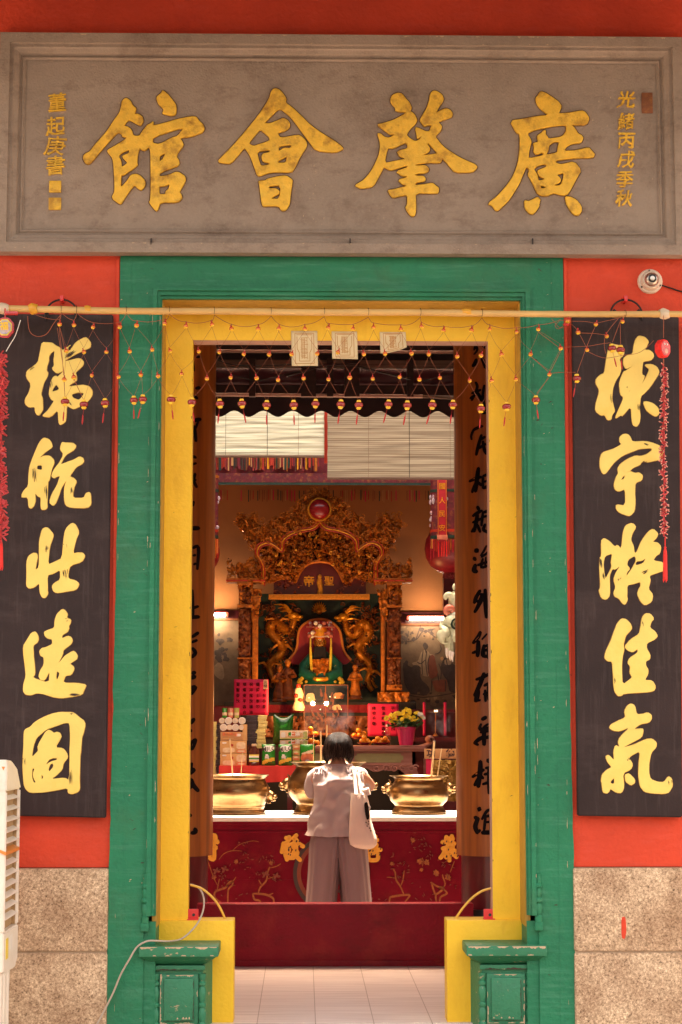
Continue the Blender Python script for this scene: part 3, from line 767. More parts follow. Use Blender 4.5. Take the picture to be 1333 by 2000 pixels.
# ================================================================== GREEN PEDESTALS
def pedestal(u0, u1, label):
    x0, x1 = P(u0, 1855, 9.96).x, P(u1, 1855, 9.96).x
    t = thing('door_pedestal', label, 'pedestal', ((x0 + x1) / 2, 10.05, GZ), 'green pedestals at the feet of the doorway')
    zt = PZ(1848, 9.96); k = (x1 - x0)
    cap = MB(); cap.box(x0, x1, 9.95, YD - .025, zt - .052, zt, bev=.006)
    # sloping underside
    b0 = [(x0 + .01, 9.957), (x1 - .01, 9.957), (x1 - .01, YD - .03), (x0 + .01, YD - .03)]
    b1 = [(x0 + .082, 10.03), (x1 - .082, 10.03), (x1 - .045, YD - .03), (x0 + .045, YD - .03)]
    cap.loft([[(x, y, zt - .0525) for x, y in b0], [(x, y, zt - .10) for x, y in b1]])
    cap.build('cap', M['green_worn'], t)
    bd = MB(); xa, xb = x0 + .082, x1 - .082
    bd.loft([[(xa, 10.03, GZ), (xb, 10.03, GZ), (xb + .04, YD - .026, GZ), (xa - .04, YD - .026, GZ)],
             [(xa, 10.03, zt - .101), (xb, 10.03, zt - .101), (xb + .04, YD - .026, zt - .101), (xa - .04, YD - .026, zt - .101)]])
    bd.box(xa - .012, xb + .012, 10.012, 10.05, zt - .125, zt - .101, bev=.004)
    bd.build('body', M['green_worn'], t)
    fr = MB(); xm, hw = (xa + xb) / 2, .098
    zp1, zp0 = zt - .145, zt - .395
    fr.box(xm - hw, xm + hw, 10.018, 10.032, zp0, zp1, bev=.004)
    fr.box(xm - hw + .022, xm + hw - .022, 10.004, 10.019, zp0 + .02, zp1 - .02, bev=.008)
    fr.build('front_panel', M['green_worn'], t)
    bs = MB(); bs.box(xa - .03, xb + .03, 9.985, 10.2, GZ, zp0 - .03, bev=.01); bs.build('base', M['green_worn'], t)
    for xx in (xa + .0, xb - .0):
        h = zp1 - zp0 + .015
        pr = []
        for q, r in ((0, .020), (.06, .022), (.10, .014), (.16, .019), (.27, .021), (.36, .014), (.39, .020), (.43, .020), (.46, .013), (.52, .016), (.60, .021), (.70, .019), (.76, .013), (.79, .020), (.83, .020), (.86, .012), (.93, .018), (1, .020)):
            pr.append((r, q * h))
        b_ = MB(); b_.lathe(pr, (xx, 10.022, zp0 - .012), 14); b_.build('baluster', M['green_worn'], t)
    ch = MB(); up, dn, out = (0, 0, 1), (0, 0, -1), (0, -1, 0)
    chip_marks(ch, [((x0 + .008, 9.95, zt - .003), (x1 - .008, 9.95, zt - .003), dn, out)], 16, .010, .075, .004, .016, u0)
    chip_marks(ch, [((x0 + .008, 9.95, zt - .048), (x1 - .008, 9.95, zt - .048), up, out)], 7, .006, .03, .003, .010, u0 + 1)
    ph = hw - .022
    chip_marks(ch, [((xm - hw + .004, 10.018, zp1 - .004), (xm + hw - .004, 10.018, zp1 - .004), dn, out), ((xm - hw + .004, 10.018, zp0 + .004), (xm + hw - .004, 10.018, zp0 + .004), up, out), ((xm - hw + .004, 10.018, zp0), (xm - hw + .004, 10.018, zp1), (1, 0, 0), out), ((xm + hw - .004, 10.018, zp0), (xm + hw - .004, 10.018, zp1), (-1, 0, 0), out)], 26, .012, .06, .003, .011, u0 + 2)
    chip_marks(ch, [((xm - ph + .01, 10.004, zp0 + .03), (xm + ph - .01, 10.004, zp0 + .03), up, out)], 4, .005, .014, .006, .014, u0 + 3)
    ch.build('paint_chips', M['chip'], t, smooth=False)
    gm_ = MB(); chip_marks(gm_, [((xa - .008, 10.012, zt - .124), (xb + .008, 10.012, zt - .124), up, out)], 9, .02, .08, .003, .010, u0 + 4)
    chip_marks(gm_, [((xm - ph, 10.004, zp0 + .021), (xm + ph, 10.004, zp0 + .021), up, out), ((xm + ph - .001, 10.004, zp0 + .03), (xm + ph - .001, 10.004, zp1 - .03), (-1, 0, 0), out)], 16, .02, .09, .002, .005, u0 + 5)
    gm_.build('grime_line', M['grime'], t, smooth=False)
    return t
pedestal(271, 427, 'green stone pedestal with a chipped cap and a grey cable looping over it')
pedestal(912, 1069, 'green stone pedestal with chipped cap, nearest the granite with a red paint mark')
# ================================================================== NAME PLAQUE
PLW = (P(1, 300, YF).x, P(1331, 300, YF).x); PLZ = (PZ(500, YF) - .005, PZ(79, YF))
plq = thing('name_plaque', 'grey cement plaque with four large raised gold characters above the doorway', 'plaque', (0.15, YF, PLZ[0]))
YQ = YF - .09
fr = MB()
def frame(mb, x0, x1, z0, z1, wd, ybk, yft):
    """mitred flat frame with its front at yft"""
    mb.box(x0, x1, yft, ybk, z0, z0 + wd); mb.box(x0, x1, yft, ybk, z1 - wd, z1); mb.box(x0, x0 + wd, yft, ybk, z0 + wd, z1 - wd); mb.box(x1 - wd, x1, yft, ybk, z0 + wd, z1 - wd)
frame(fr, PLW[0] - .0, PLW[1] + .0, PLZ[0], PLZ[1], .052, YF + .05, YQ)
for v in fr.b.verts:
    if v.co.y < YF: v.co += Vector((0, 0, .006 * mnoise.noise(v.co * 3)))
fr.build('outer_frame', M['plaque'], plq, smooth=False)
# sloping cove, bead and inner fillet
def cove(mb, rects):
    """rects: list of (inset, y) -> lofted ring sheets"""
    for (i0, y0), (i1, y1) in zip(rects, rects[1:]):
        a = [(PLW[0] + i0, y0, PLZ[0] + i0), (PLW[1] - i0, y0, PLZ[0] + i0), (PLW[1] - i0, y0, PLZ[1] - i0), (PLW[0] + i0, y0, PLZ[1] - i0)]
        b_ = [(PLW[0] + i1, y1, PLZ[0] + i1), (PLW[1] - i1, y1, PLZ[0] + i1), (PLW[1] - i1, y1, PLZ[1] - i1), (PLW[0] + i1, y1, PLZ[1] - i1)]
        va = [mb.b.verts.new(p) for p in a]; vb = [mb.b.verts.new(p) for p in b_]
        for k in range(4): mb.b.faces.new((va[k], va[(k + 1) % 4], vb[(k + 1) % 4], vb[k]))
cv = MB()
cove(cv, [(.0515, YQ + .001), (.0515, YQ + .014), (.056, YQ + .016), (.072, YQ + .012), (.080, YQ + .020), (.096, YQ + .026), (.104, YQ + .044), (.110, YQ + .047), (.118, YQ + .036), (.124, YQ + .036), (.128, YQ + .046), (.133, YQ + .048), (.137, YQ + .046)])
cv.build('frame_moulding', M['plaque'], plq, smooth=True, angle=25)
YPAN = YQ + .048
pn = MB(); pn.box(PLW[0] + .12, PLW[1] - .12, YPAN, YF + .05, PLZ[0] + .12, PLZ[1] - .12)
pn.build('panel', M['plaque'], plq, smooth=False)
GL = {}
GL['guan'] = (150, 160, 5.127, '500,160 540,190 560,235 600,265 575,320 625,322 660,350 668,390 645,435 625,432 530,378 505,395 470,440 515,450 550,480 568,540 630,542 660,490 710,430 740,418 770,393 768,440 900,405 1000,375 1150,345 1200,350 1225,390 1265,425 1282,465 1260,505 1200,525 1160,545 1030,560 1055,590 1072,635 1010,710 1000,755 1022,780 1028,825 1000,845 830,910 830,950 930,930 990,902 1030,905 1085,945 1092,980 1070,1030 1025,1105 1050,1130 1055,1165 1015,1205 835,1205 815,1280 795,1290 755,1245 725,1200 738,1190 745,1060 742,800 740,690 725,650 700,675 670,688 632,660 610,730 605,800 612,835 470,935 445,930 440,1065 510,985 545,930 600,922 640,940 685,990 690,1030 650,1085 620,1070 580,1030 530,1090 470,1180 445,1220 420,1215 350,1160 380,1100 380,1000 372,850 360,760 310,700 312,680 360,655 515,560 455,545 455,520 410,500 330,590 240,690 160,790 120,825 85,810 65,770 70,735 95,715 130,700 200,610 300,500 370,390 430,310 445,255 455,195 475,170|530,675 525,715 460,740 465,760 515,810 460,850 450,845 445,790 418,745 450,710|765,550 1085,448 1010,545 960,555 830,625 760,612|895,712 865,770 832,800 830,740|935,1022 925,1065 890,1100 895,1122 828,1130 825,1045 880,1042|860,80 910,120 975,200 998,240 995,325 950,338 880,320 860,315 872,285 870,265 820,220 802,175 805,145 850,110')
GL['hui'] = (415, 160, 4.937, '605,62 640,70 670,95 715,160 705,200 770,245 860,330 950,420 1080,510 1160,555 1240,615 1265,645 1190,680 1000,662 930,570 880,500 800,390 740,320 650,250 560,335 500,400 560,400 640,368 680,348 720,362 748,400 745,440 715,465 640,490 632,505 660,540 830,510 860,525 905,570 915,615 850,715 800,820 765,872 600,868 530,880 455,908 430,890 410,830 370,720 340,670 310,632 250,705 180,785 130,785 50,770 100,715 200,615 300,500 440,330 520,210 555,150 562,110 580,75|465,458 440,480 345,595 400,620 440,605 555,568 550,530 510,495|430,670 555,655 555,678 490,690 475,720 490,770 555,780 550,798 470,812 450,760|640,620 765,605 755,640 690,635 640,672|725,715 710,780 632,782 632,765 670,745|445,955 515,952 530,935 640,910 715,903 775,945 770,980 755,1080 745,1180 710,1235 670,1242 640,1195 545,1195 490,1200 475,1160 465,1070 455,990|545,1005 662,995 650,1128 560,1130 600,1100 645,1080 645,1050 610,1025 548,1030')
GL['zhao'] = (685, 165, 5.127, '475,82 520,95 560,150 590,180 615,240 590,262 640,295 668,355 650,395 600,440 560,500 585,535 650,572 700,545 715,515 670,545 665,510 648,430 690,438 750,470 790,470 815,405 770,408 740,420 720,395 695,360 715,320 760,245 785,180 800,90 830,62 870,68 920,105 935,155 880,235 850,290 910,255 960,238 1000,255 1022,290 1015,325 940,350 875,375 915,415 905,460 845,520 900,590 950,640 1090,730 1190,775 1250,800 1272,830 1225,878 1045,880 980,800 915,735 910,775 890,785 800,780 650,800 650,815 745,808 775,830 788,855 760,885 650,895 650,915 735,918 752,945 745,968 650,985 645,1010 740,1000 820,985 850,1010 885,1035 880,1085 840,1090 650,1085 655,1180 652,1300 625,1322 590,1300 550,1235 570,1200 570,1105 500,1115 425,1135 395,1100 372,1058 440,1050 570,1015 520,1000 475,955 570,930 570,920 515,915 455,870 575,830 570,810 440,850 400,858 370,845 335,822 290,910 240,1000 210,1025 110,1042 50,1015 60,1000 130,960 200,880 250,790 290,690 300,590 270,490 300,490 340,525 390,535 450,498 395,500 330,450 265,400 330,388 420,360 520,310 568,275 450,265 452,230 410,190 400,150 420,105|370,635 430,640 550,582 570,600 575,640 465,668 490,720 555,745 430,770 340,790|765,595 785,590 870,685 860,695 715,712 780,680 795,655 790,630')
GL['guang'] = (945, 165, 5.796, '640,80 690,88 780,145 850,195 885,250 850,325 860,330 990,318 1110,295 1150,310 1200,385 1165,458 985,455 1030,490 1070,555 1110,575 1130,605 1105,660 1000,670 940,700 905,755 1060,745 1190,710 1225,750 1260,790 1240,828 1060,830 880,850 815,865 820,890 880,905 1030,870 1105,975 1060,1050 965,1230 920,1255 880,1252 830,1235 790,1230 720,1260 640,1255 600,1220 560,1120 530,1070 500,1015 520,965 485,930 450,1010 410,1110 340,1230 270,1330 160,1432 130,1420 100,1370 48,1350 150,1270 260,1150 340,1030 390,890 412,740 412,560 370,540 300,410 450,388 600,360 740,348 640,270 600,210 592,150 615,125|490,555 560,520 650,500 780,470 940,455 935,530 900,580 850,600 735,615 725,595 700,560 705,525 685,515 660,545 605,580 620,650 560,665 575,710 565,765 600,795 670,765 685,800 510,840 510,790 525,710 545,640|860,645 840,715 838,770 705,800 735,745 740,690 790,650|565,960 610,920 700,898 722,930 620,970 610,985 630,1040 700,1070 620,1095 610,1020|825,1020 910,1000 905,1060 875,1140 810,1150 805,1135 865,1110 875,1070|640,1140 715,1162 685,1178 650,1175|460,1310 510,1322 560,1300 610,1272 645,1310 625,1325 640,1340 620,1350 635,1370 590,1440 555,1468 515,1455 470,1400|920,1272 975,1268 1050,1305 1105,1375 1112,1430 1080,1475 1040,1480 1000,1450 950,1375')
def glyph_loops(key, Y):
    ox, oy, k, s = GL[key]
    return [[(lambda q: (q.x, q.z))(P(u, v, Y)) for u, v in lp] for lp in pts(s, ox, oy, k)]
def grown(lp, d):
    """outline pushed outwards by d (for the groove around a letter)"""
    n = len(lp); A = sum(lp[i][0] * lp[(i + 1) % n][1] - lp[(i + 1) % n][0] * lp[i][1] for i in range(n))
    s = 1 if A > 0 else -1; o = []
    for i in range(n):
        a, b_, c = Vector(lp[i - 1]), Vector(lp[i]), Vector(lp[(i + 1) % n])
        t = (b_ - a).normalized() + (c - b_).normalized()
        if t.length < 1e-6: t = (b_ - a)
        t.normalize(); o.append((b_.x + s * t.y * d, b_.y - s * t.x * d))
    return o
for key in ('guan', 'hui', 'zhao', 'guang'):
    me = outline_mesh(glyph_loops(key, YPAN - .01), .022, .005)
    me.transform(Matrix.Translation((0, YPAN + .002, 0))); me.materials.append(M['gold_letter'])
    for p_ in me.polygons: p_.use_smooth = True
    try: me.set_sharp_from_angle(angle=R(40))
    except Exception: pass
    link('gold_character', me, plq)
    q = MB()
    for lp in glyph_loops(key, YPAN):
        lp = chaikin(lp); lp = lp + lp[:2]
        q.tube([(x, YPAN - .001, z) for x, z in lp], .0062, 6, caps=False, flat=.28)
    q.build('letter_groove_line', M['plaque_dark'], plq)  # dark line painted on, for the groove's dirt and its shadow
# the small inscriptions at both ends
def inscr(chars, us, vs, size, nm):
    mb = MB(); rr_ = random.Random(len(chars))
    for ch, u, v in zip(chars, us, vs):
        q = P(u, v, YPAN); a3 = (R(rr_.uniform(-7, 3)), rr_.uniform(.92, 1.05), rr_.uniform(.05, .2))
        for j3 in range(4): text_add(mb, ch, q.x + .0016 * (j3 % 2) * 1.6, YPAN + .001 - .0004 * j3, q.z - .0022 * (j3 // 2), size, .008, .0, *a3)
    for vv in mb.b.verts: vv.co += Vector((mnoise.noise(vv.co * 60) * .006, 0, mnoise.noise(vv.co * 60 + Vector((5, 0, 0))) * .006))
    mb.build(nm, M['gold_letter'], plq)
inscr('董起庚書', (110, 107, 105, 107), (203, 249, 287, 326), .108, 'inscription')
inscr('光緒丙戌季秋', (1222, 1222, 1222, 1221, 1219, 1218), (196, 239, 276, 313, 352, 389), .096, 'inscription')
for (u0, v0, u1, v1, mm) in ((96, 353, 120, 376, 'gold_letter'), (95, 386, 120, 410, 'gold_letter'), (1254, 181, 1275, 221, 'seal')):
    a, b_ = P(u0, v1, YPAN), P(u1, v0, YPAN); sb = MB(); sb.box(a.x, b_.x, YPAN - .008, YPAN + .002, a.z, b_.z, bev=.003)
    so = sb.build('seal', M[mm], plq)
ch = MB(); o_ = (0, -1, 0)
chip_marks(ch, [((PLW[0], YQ, PLZ[1] - .003), (PLW[1], YQ, PLZ[1] - .003), (0, 0, -1), o_)], 26, .006, .05, .002, .012, 3)
chip_marks(ch, [((PLW[0], YQ, PLZ[1] - .05), (PLW[1], YQ, PLZ[1] - .05), (0, 0, 1), o_), ((PLW[0], YQ, PLZ[0] + .05), (PLW[1], YQ, PLZ[0] + .05), (0, 0, -1), o_), ((PLW[0], YQ, PLZ[0] + .02), (PLW[1], YQ, PLZ[0] + .02), (0, 0, 1), o_)], 30, .003, .02, .002, .007, 4)
for k_ in range(70):
    r5 = random.Random(k_ + 900); cx_, cz_ = r5.choice((r5.uniform(PLW[0] + .15, PLW[1] - .15), r5.gauss(P(245, 400, 10).x, .08), r5.gauss(P(1165, 390, 10).x, .06), r5.gauss(P(610, 370, 10).x, .06))), r5.uniform(PLZ[0] + .16, PLZ[1] - .3)
    chip_marks(ch, [((cx_, YPAN, cz_), (cx_ + .002, YPAN, cz_ + .01), (1, 0, 0), o_)], r5.randint(1, 2), .003, .014, .002, .006, k_)
ch.build('pale_chips', M['chip'], plq, smooth=False)
# chips along the upper lip, iron pegs in the lower moulding
for u in (296, 684, 1040):
    q = P(u, 474, YQ + .03); pb = MB(); pb.box(q.x - .003, q.x + .003, YQ + .0, YQ + .06, q.z - .017, q.z + .017); pb.build('iron_peg', M['iron'], plq)
# ================================================================== COUPLET BOARDS
GL['ti'] = (30, 650, 7.841, '415,145 500,148 570,155 620,195 690,230 725,270 780,235 855,178 800,235 830,290 930,140 1075,62 1130,110 1160,165 1150,230 1060,265 940,320 850,370 745,440 830,425 960,390 1010,398 1050,450 1040,500 980,560 920,610 945,680 940,740 830,800 830,825 960,805 1060,800 1140,825 1185,890 1180,960 1130,1030 1080,1080 990,1130 900,1170 840,1145 790,1110 780,1345 735,1390 690,1412 665,1370 655,1180 540,1298 425,1280 430,1255 510,1180 600,1040 555,1030 515,950 525,880 550,740 590,670 630,660 650,680 730,600 730,585 640,628 560,550 600,500 590,420 600,350 603,270 545,310 515,370 520,430 490,500 480,580 505,610 490,680 440,760 415,860 395,940 420,1010 428,1170 400,1220 370,1265 330,1255 305,1200 300,1130 215,1145 150,1090 150,1020 205,930 245,790 165,680 175,590 240,540 345,460 375,330 390,240|865,940 950,918 1050,920 1050,950 1000,1010 965,1030 900,1005 870,975|625,790 670,840 665,875 565,905 570,870')
GL['hang'] = (30, 840, 7.841, '435,118 510,135 560,200 570,265 480,320 365,435 440,390 530,395 590,450 598,510 550,620 530,760 500,800 490,1100 492,1190 460,1220 400,1220 390,1150 395,1035 340,1010 305,965 312,1080 290,1160 245,1205 205,1180 195,1030 100,1035 100,990 130,930 200,860 205,700 220,550 280,400 340,250 390,160|340,540 412,540 412,615 325,600|300,680 303,800 290,800 285,720|715,185 780,195 880,195 930,235 925,270 880,320 770,385 690,535 790,495 910,450 985,405 1040,430 1055,480 1020,525 940,560 830,710 900,735 945,790 910,860 890,940 885,1040 1050,1045 1080,970 1130,950 1160,980 1165,1140 1110,1198 850,1190 770,1150 750,1060 750,900 785,765 700,900 670,1000 630,1110 580,1165 520,1105 560,980 640,850 690,700 640,715 600,740 555,715 580,620 650,540 745,375 690,300 695,250')
GL['zhuang'] = (30, 1010, 7.841, '410,190 460,158 510,170 585,265 580,310 530,450 495,735 620,680 720,630 740,350 760,220 800,150 870,88 930,120 980,235 930,350 880,560 960,545 1030,545 1075,600 1020,690 850,740 810,850 810,945 920,970 980,1020 970,1060 930,1120 740,1150 630,1165 580,1130 560,1060 600,1010 690,960 690,805 580,870 490,890 495,1120 505,1170 465,1240 415,1235 375,1150 370,1010 290,1080 210,1098 170,1050 175,900 175,680 200,600 270,550 330,555 345,600 325,720 305,815 365,770 365,560 370,350|750,800 765,800 740,910 730,900|795,800 812,790 795,920 778,935')
GL['yuan'] = (30, 1180, 7.841, '720,75 770,100 805,160 790,210 855,240 850,290 820,340 825,380 800,430 720,475 715,530 800,488 855,505 880,560 860,610 800,660 735,705 730,770 650,925 720,840 780,780 890,715 930,745 958,800 940,850 830,915 890,950 905,995 860,1090 770,1095 730,1210 950,1210 1095,1235 1060,1310 1030,1390 860,1425 700,1445 560,1420 450,1380 340,1362 240,1398 160,1390 120,1330 130,1210 165,1110 150,950 130,800 120,650 180,550 250,440 310,422 350,480 360,540 340,590 275,635 280,760 300,950 305,1080 265,1130 515,1210 528,1030 450,1175 385,1160 360,1100 380,1030 440,920 440,815 385,790 370,720 410,675 470,665 570,615 565,540 500,530 455,490 440,430 500,400 600,365 605,250 640,150|640,1025 680,1050 670,1110 640,1165 625,1140')
GL['tu'] = (30, 1380, 7.841, '690,85 880,90 930,120 1000,185 1050,215 1075,275 1050,400 1020,480 1010,640 995,800 985,1120 990,1270 960,1315 860,1345 810,1325 805,1250 640,1285 450,1315 230,1325 165,1275 130,1190 115,950 115,800 130,600 130,450 140,360 240,310 290,250 400,180 540,120|500,345 600,310 770,250 835,258 845,450 835,700 830,1130 760,1095 550,1115 630,1060 720,970 740,870 810,780 790,710 730,640 610,632 710,470 690,410 640,390 590,408 550,372 500,362 450,410 345,600 350,690 250,785 280,600 330,480 430,390|640,795 640,820 540,850 460,905 510,820 580,790|570,865 590,900 570,950 520,1008 505,960 535,890|260,950 300,950 270,1030 280,1100 320,1165 285,1172 255,1090|400,1040 435,1085 400,1130')
GL['dong'] = (1150, 645, 7.841, '340,205 430,225 540,250 545,380 470,440 500,520 495,650 400,810 370,900 360,1050 385,1170 408,1230 360,1300 350,1370 290,1380 250,1300 190,1308 105,1240 110,1130 150,1000 165,910 105,810 120,740 180,685 240,660 265,500 300,300|770,82 860,100 925,170 890,250 860,305 930,300 990,350 1000,410 950,465 850,475 830,500 815,680 865,700 840,770 800,850 880,720 940,600 870,545 870,525 970,520 1050,560 1085,630 1060,700 940,880 860,960 800,1010 780,1200 795,1330 780,1420 740,1480 680,1450 665,1380 650,1160 520,1318 500,1300 415,1355 420,1310 500,1130 540,1030 485,980 470,820 490,740 540,628 570,625 680,550 570,598 530,520 535,430 600,380 680,360 690,250 720,140|595,855 605,875 590,895 580,875|655,900 620,955 618,935|835,1098 900,1090 990,1120 1070,1190 1080,1280 1040,1325 960,1290 880,1220')
GL['yu'] = (1160, 840, 7.841, '480,60 535,70 570,120 595,180 800,170 900,195 1000,235 1040,265 1075,340 1070,400 1040,450 900,480 820,495 760,480 730,500 710,535 600,580 550,630 500,655 560,630 630,660 700,650 755,700 740,770 640,810 630,950 640,1100 630,1240 580,1295 540,1320 400,1270 345,1210 345,1140 490,1160 485,900 380,945 325,910 310,840 340,730 380,660 365,595 410,520 520,440 650,390 720,400 820,370 905,300 860,275 700,290 600,330 450,390 330,480 250,580 185,670 140,670 95,580 95,450 120,360 170,330 290,295 430,225 395,170 400,110 440,70|480,690 470,745 415,770 440,725')
GL['ning'] = (1160, 1010, 7.841, '115,370 160,320 240,370 325,455 365,425 425,490 450,230 490,130 560,95 620,105 650,160 590,260 570,350 610,440 630,560 670,520 740,350 840,220 910,178 990,250 970,310 900,385 980,390 1035,450 1015,560 960,590 905,665 1080,700 1080,820 960,860 850,900 875,980 835,1100 910,1190 890,1300 790,1355 720,1300 670,1180 690,1110 725,1050 710,990 600,1030 515,1040 510,1200 520,1270 480,1348 440,1320 380,1240 320,1220 305,1160 340,1080 305,960 330,880 410,740 330,805 285,795 245,900 245,1000 250,1200 195,1268 120,1245 78,1130 105,1080 90,800 95,620 120,600|175,595 290,555 265,680 278,760 225,870 190,935 160,860 150,700|525,660 630,590 655,660 600,770 500,920 510,850 560,790 510,735|650,680 740,670 800,630 760,710 640,745')
GL['jia'] = (1160, 1190, 7.841, '430,142 500,155 560,215 592,290 550,350 490,410 455,560 470,620 440,740 430,900 440,1165 580,1060 585,1030 550,980 565,880 520,820 550,750 675,670 675,610 600,662 520,630 470,575 560,465 700,380 715,290 740,130 790,65 870,70 925,145 880,200 860,285 950,350 980,410 950,455 815,520 810,600 865,690 865,765 795,800 800,870 840,930 830,1000 780,1090 900,1095 955,1190 920,1260 800,1275 460,1295 430,1330 370,1330 325,1270 305,1150 300,1000 285,800 215,798 165,750 180,660 250,510 330,300 360,220')
GL['qi'] = (1160, 1365, 7.841, '575,75 630,100 660,240 750,235 830,210 885,250 890,310 850,365 720,390 610,465 750,458 765,490 740,590 600,665 435,755 600,710 800,620 900,612 965,670 960,740 880,830 855,960 845,1120 870,1230 980,1280 1080,1280 1145,1185 1195,1220 1215,1330 1160,1430 1080,1460 900,1450 780,1430 710,1340 685,1180 690,1000 715,800 560,880 525,955 560,930 600,1010 570,1085 450,1140 470,1350 430,1445 350,1440 255,1375 240,1420 200,1455 140,1430 125,1300 115,1250 130,1160 200,1090 280,1050 220,980 180,885 220,860 260,890 315,950 305,800 335,715 400,740 370,670 400,590 555,435 400,500 300,490 235,450 260,400 350,350 490,290 470,190 510,110|315,1205 320,1290 290,1310 250,1280|475,1165 545,1145 635,1240 630,1290 570,1330 490,1270')
YB = YF - .055
STREAKS = [('ti', 760, 400, 930, 270, 12), ('ti', 200, 570, 330, 490, 4), ('ti', 540, 740, 560, 880, 4), ('ti', 800, 1060, 860, 1130, 4), ('hang', 285, 560, 300, 800, 7), ('hang', 470, 840, 490, 1050, 6), ('hang', 860, 880, 865, 990, 5), ('zhuang', 740, 800, 760, 930, 6), ('zhuang', 480, 400, 470, 560, 3), ('zhuang', 760, 380, 770, 450, 2), ('yuan', 820, 1380, 1020, 1370, 6), ('yuan', 770, 250, 830, 240, 3), ('tu', 830, 110, 900, 120, 3), ('tu', 130, 750, 125, 900, 4), ('tu', 850, 950, 860, 1250, 4), ('dong', 365, 980, 370, 1120, 4), ('dong', 755, 1100, 765, 1250, 5), ('yu', 990, 290, 1070, 340, 7), ('yu', 760, 210, 830, 240, 3), ('yu', 740, 490, 820, 470, 3), ('ning', 110, 600, 130, 780, 8), ('ning', 160, 830, 170, 950, 4), ('ning', 740, 870, 860, 800, 6), ('ning', 380, 1010, 410, 940, 3), ('jia', 730, 190, 740, 270, 3), ('jia', 310, 1050, 320, 1150, 3), ('qi', 520, 940, 560, 900, 3), ('qi', 1160, 1240, 1180, 1330, 3)]
def couplet(corners, keys, label, ringu):
    q = [P(u, v, YB) for u, v in corners]
    cx = sum(p.x for p in q) / 4
    t = thing('couplet_board', label, 'signboard', (cx, YB, q[2].z), 'black couplet boards beside the doorway')
    b_ = MB(); f = [b_.b.verts.new((p.x, YB, p.z)) for p in q]; k = [b_.b.verts.new((p.x, YB + .035, p.z)) for p in q]
    b_.b.faces.new(f); b_.b.faces.new(k[::-1])
    for i in range(4): b_.b.faces.new((f[i], k[i], k[(i + 1) % 4], f[(i + 1) % 4]))
    bmesh.ops.bevel(b_.b, geom=list(b_.b.edges), offset=.005, segments=2, affect='EDGES')
    b_.build('board', M['board'], t)
    for key in keys:
        me = outline_mesh(glyph_loops(key, YB), .007, .0018); me.transform(Matrix.Translation((0, YB + .0005, 0))); me.materials.append(M['letter'])
        # frayed brush edges
        for vv in me.vertices:
            vv.co += Vector((mnoise.noise(vv.co * 150) * .0022, 0, mnoise.noise(vv.co * 150 + Vector((9, 0, 0))) * .0022))
        link('gold_character', me, t)
        q_ = MB()
        for lp in glyph_loops(key, YB):
            lp = chaikin(lp); lp = lp + lp[:2]; q_.tube([(x, YB - .001, z) for x, z in lp], .0030, 5, caps=False, flat=.4)
        q_.build('letter_edge', M['edge'], t)
    q_ = MB(); r5 = random.Random(int(ringu))
    for key, x0_, y0_, x1_, y1_, n_ in STREAKS:
        if key not in keys: continue
        ox, oy, kk, s_ = GL[key]
        for j3 in range(n_):
            fx, fy = r5.uniform(-26, 26), r5.uniform(-26, 26); a3, b3 = Vector((x0_ + fx, y0_ + fy)), Vector((x1_ + fx, y1_ + fy)); t0, t1 = r5.uniform(0, .45), r5.uniform(.55, 1); p3, p4 = a3.lerp(b3, t0), a3.lerp(b3, t1)
            w3 = [P(ox + p.x / kk, oy + p.y / kk, YB) for p in (p3, p3.lerp(p4, .5) + Vector((r5.uniform(-5, 5), r5.uniform(-5, 5))), p4)]
            stroke(q_, [(p.x, p.z) for p in w3], [.0008, r5.uniform(.0015, .004), .0006], YB - .0085 - .00002 * j3, .0006)
    q_.build('dry_brush_streaks', M['board'], t, smooth=False)
    # wrought ring with a plug in the wall
    rr = MB(); c0 = P(ringu, 612, YB - .012)
    arc = [(c0.x + .082 * math.cos(a), YB - .02 + .02 * math.sin(a), c0.z - .006 + .082 * math.sin(a)) for a in [math.pi * k / 16 for k in range(-2, 19)]]
    rr.tube(arc, .0052, 8)
    for s in (-1, 1):
        ex = c0.x + s * .075
        rr.tube([(ex, YB - .02, c0.z + .0), (ex - s * .012, YB - .022, c0.z + .018), (ex - s * .022, YB - .02, c0.z + .010)], [.006, .006, .003], 6)
        rr.box(ex - .008, ex + .008, YB - .014, YB + .01, c0.z - .02, c0.z + .008)
    rr.build('hanging_ring', M['iron'], t)
    nb = MB(); nb.box(c0.x - .009, c0.x + .009, YF - .07, YF, c0.z + .066, c0.z + .095, bev=.003); nb.build('ring_plug', M['bracket'], t)
    return t
couplet([(-60, 612), (221, 614), (207, 1598), (-66, 1592)], ['ti', 'hang', 'zhuang', 'yuan', 'tu'],
        'black lacquer couplet board behind the air cooler, its lowest character closed in a box', 120)
couplet([(1118, 616), (1327, 618), (1334, 1597), (1129, 1594)], ['dong', 'yu', 'ning', 'jia', 'qi'],
        'black lacquer couplet board under the round security camera', 1224)
# unseen shophouses added behind the viewer, to block the low sky
op = thing('unseen_shophouse', 'unseen row of dark shophouses added across the street to block low sky', 'building', (0, -14, GZ))
for k in range(6):
    q = MB(); x0_ = -27 + k * 9; q.box(x0_, x0_ + 8.98, -24, -16, GZ - .13, 6.6 + (k % 3) * .5); q.build('wall', M['opposite'], op, smooth=False)
    q = MB()
    for wx in (1.5, 4.2, 6.9):
        for wz in (1.4, 4.4): q.box(x0_ + wx - .6, x0_ + wx + .6, -16.05, -15.97, wz, wz + 1.3)
    q.build_each('window', M['lens'], op, smooth=False)
